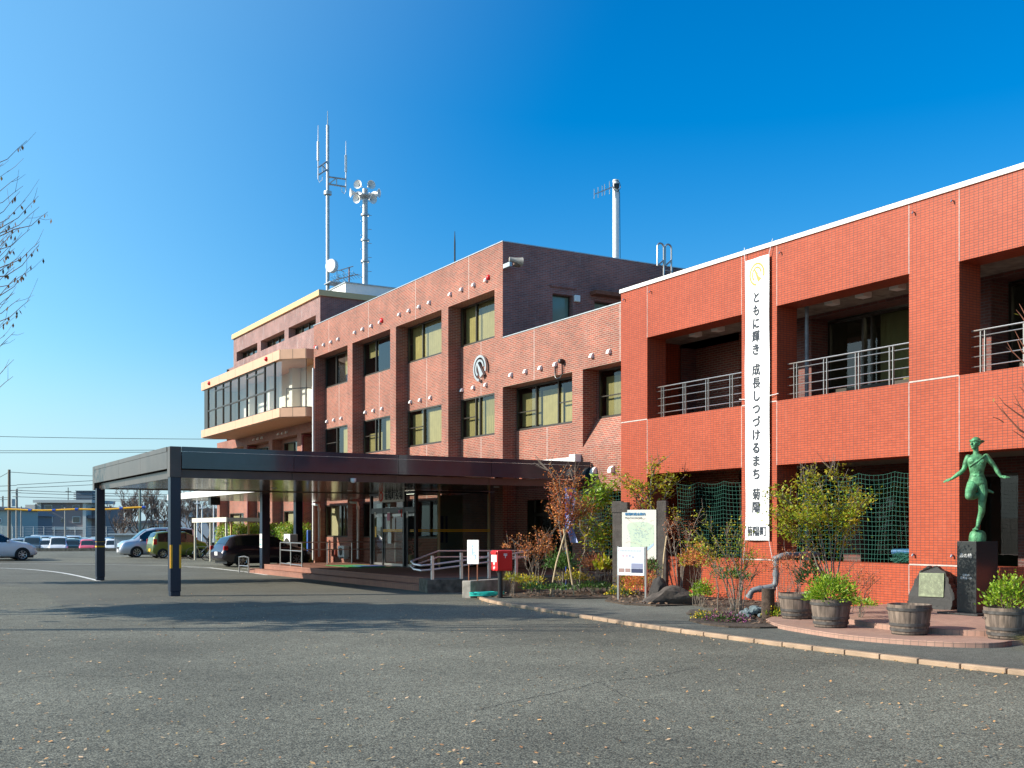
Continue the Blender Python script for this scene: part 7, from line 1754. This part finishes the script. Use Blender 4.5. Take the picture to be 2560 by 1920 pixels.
# ------------------------------------------------------------------ bicycle shelter, bicycles, hedge and air conditioners
BS = thing('bicycle_shelter', 'pale flat roofed bicycle shelter in front of the hedge', 'shelter', (17.4, 60, 0))
m = MB(); m.box((16.35, 56.7, 2.12), (16.42, 63.5, 2.36)); m.obj('fascia', mat('shelter_cream', (.62, .58, .48), .6), BS)
m = MB(); m.box((16.43, 56.7, 2.28), (18.7, 63.5, 2.34)); m.box((16.43, 56.7, 2.14), (18.7, 56.76, 2.28)); m.obj('roof', mat('shelter_roof', (.4, .36, .27), .6), BS)
for px_ in (487, 526, 565): m = MB(); y = YX(px_, 16.45); m.box((16.42, y - .05, 0), (16.52, y + .05, 2.14)); m.obj('post', mat('shelter_post', (.6, .56, .46), .5), BS)
for y in (56.9, 60, 63.3): m = MB(); m.box((18.5, y - .05, 0), (18.6, y + .05, 2.14)); m.obj('post', M_CREAM, BS)
def bicycle(label, x, y, rz):
    T = thing('bicycle', label, 'bicycle', (x, y, 0), rz, 'bicycles parked in the shelter'); 
    for s_ in (-.53, .53):
        m = MB(); m.tube([(s_ + .33 * math.cos(2*PI*k_/20), 0, .34 + .33 * math.sin(2*PI*k_/20)) for k_ in range(21)], .018, 5)
        for k_ in range(8): m.tube([(s_, 0, .34), (s_ + .33 * math.cos(2*PI*k_/8), 0, .34 + .33 * math.sin(2*PI*k_/8))], .003, 3)
        m.obj('wheel', M_RUBBER, T, local=True)
    m = MB(); a, b, c_, d_ = Vector((-.53, 0, .34)), Vector((-.1, 0, .3)), Vector((-.25, 0, .75)), Vector((.36, 0, .8))
    for p, q in ((a, b), (a, c_), (b, c_), (b, d_), (c_, d_ - Vector((0, 0, .08))), (d_ + Vector((-.04, 0, .15)), Vector((.53, 0, .34)))): m.tube([p, q], .016, 6)
    m.obj('frame', M_STEEL, T, local=True)
    m = MB(); m.tube([(.3, -.27, .98), (.36, -.1, 1.0), (.36, .1, 1.0), (.3, .27, .98)], .013, 5); m.tube([(.32, 0, .92), (.36, 0, 1.0)], .013, 5); m.obj('handlebar', M_STEEL, T, local=True)
    m = MB(); m.obox((-.28, 0, .84), (.26, .14, .06)); m.obj('saddle', M_BLACK, T, local=True, bevel=.02)
    m = MB(); m.obox((.58, 0, .86), (.28, .34, .24)); m.obj('basket', M_FRAME, T, local=True)
    return T
for i, (px_, lab) in enumerate(((504, 'bicycle with dark basket at the left in the shelter'), (541, 'bicycle in the shelter just left of the plum car'))):
    y = YX(px_, 17.2); bicycle(lab, 17.2, y, rad(-15))
rn = random.Random(5); HG = thing('hedge', 'clipped bright green hedge behind the bicycle shelter', 'hedge', (19.4, 60, 0)); m = MB()
for _ in range(15000):
    f_ = rn.random(); y = rn.uniform(54.2, 67.5); bump_ = .12 * math.sin(y * 2.1) + .08 * math.sin(y * 5.3)
    if f_ < .55: c = Vector((18.85 + rn.gauss(0, .08) - bump_ * .6, y, rn.uniform(.1, 1.85))); nn = Vector((-1, 0, .4))
    elif f_ < .85: c = Vector((rn.uniform(18.8, 20.2), y, 1.8 + bump_ + rn.gauss(0, .07))); nn = Vector((0, 0, 1))
    else: c = Vector((rn.uniform(18.8, 20.2), 54.3 + rn.gauss(0, .1), rn.uniform(.1, 1.8))); nn = Vector((0, -1, .4))
    m.leaf(c, Vector((rn.uniform(-1, 1), rn.uniform(-1, 1), rn.uniform(-.6, 1))), nn + Vector((rn.uniform(-.7, .7), rn.uniform(-.7, .7), rn.uniform(-.3, .7))), rn.uniform(.08, .15), .06)
m.obj('foliage', foliage('hedge_leaf', [(.12, .26, .01), (.22, .38, .012), (.34, .48, .02), (.07, .15, .01), (.45, .28, .03)], .5, .3), HG)
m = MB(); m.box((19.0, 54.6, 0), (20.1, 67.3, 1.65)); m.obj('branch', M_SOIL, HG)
def aircon(label, c, w, h, d_, big=True):
    T = thing('air_conditioner', label, 'air conditioner', (c[0], c[1], c[2])); m = MB(); m.box((-d_, -w / 2, .08), (0, w / 2, h)); m.box((-d_ + .03, -w / 2 + .05, 0), (-.03, -w / 2 + .12, .079)); m.box((-d_ + .03, w / 2 - .12, 0), (-.03, w / 2 - .05, .079)); m.obj('case', M_WHITE, T, local=True, bevel=.015)
    m = MB(); m.lathe([(0, 0), (h * .3, 0), (h * .32, -.01)], (-d_ - .004, 0, h * .55), 18, M=Matrix(((0, 0, 1), (1, 0, 0), (0, 1, 0)))); m.obj('fan_grille', M_FRAME, T, local=True); return T
q = P(722, 1361, D=54.5); aircon('tall white air conditioner unit by the brick wall behind the plum car', (q.x + .3, q.y, 0.0), .9, 1.5, .4)
q = P(866, 1394, X=19.75); aircon('small white air conditioner unit by the wall under the canopy', (19.75, q.y, .36), .75, .6, .28)
m = MB(); m.box((19.4, 53.0, .3), (19.6, 53.2, 1.7)); tag(m.obj('blue_cylinder', mat('blue_drum', (.03, .1, .35), .4), bevel=.04), 'narrow blue panel standing beside the tall air conditioner', 'panel')
# white downpipes against the wall under the canopy
for px_, yt, lab in ((798, 1226, 'white downpipe with elbow on the wall under the canopy'), (895, 1228, 'white downpipe left of the porch in the canopy shade')):
    y = YX(px_, XB - .1); m = MB(); m.tube([Vector((XB - .1, y, .36)), Vector((XB - .1, y, 2.75)), Vector((XB - .1, y + .1, 2.95)), Vector((XB - .1, y + .9, 3.0))], .055, 10); m.tube([Vector((XB - .1, y, 2.65)), Vector((XB - .1, y, 2.8))], .075, 10); tag(m.obj('downpipe', M_WHITE, smooth=True), lab, 'pipe')
m = MB(); q = P(836, 1382, X=XR - .05); m.box((XR - .12, q.y - .25, q.z - .18), (XR - .003, q.y + .25, q.z + .18)); tag(m.obj('wall_box', mat('red_brown_box', (.25, .05, .035), .5), bevel=.01), 'red brown metal box fixed low on the brick wall under the canopy', 'box')
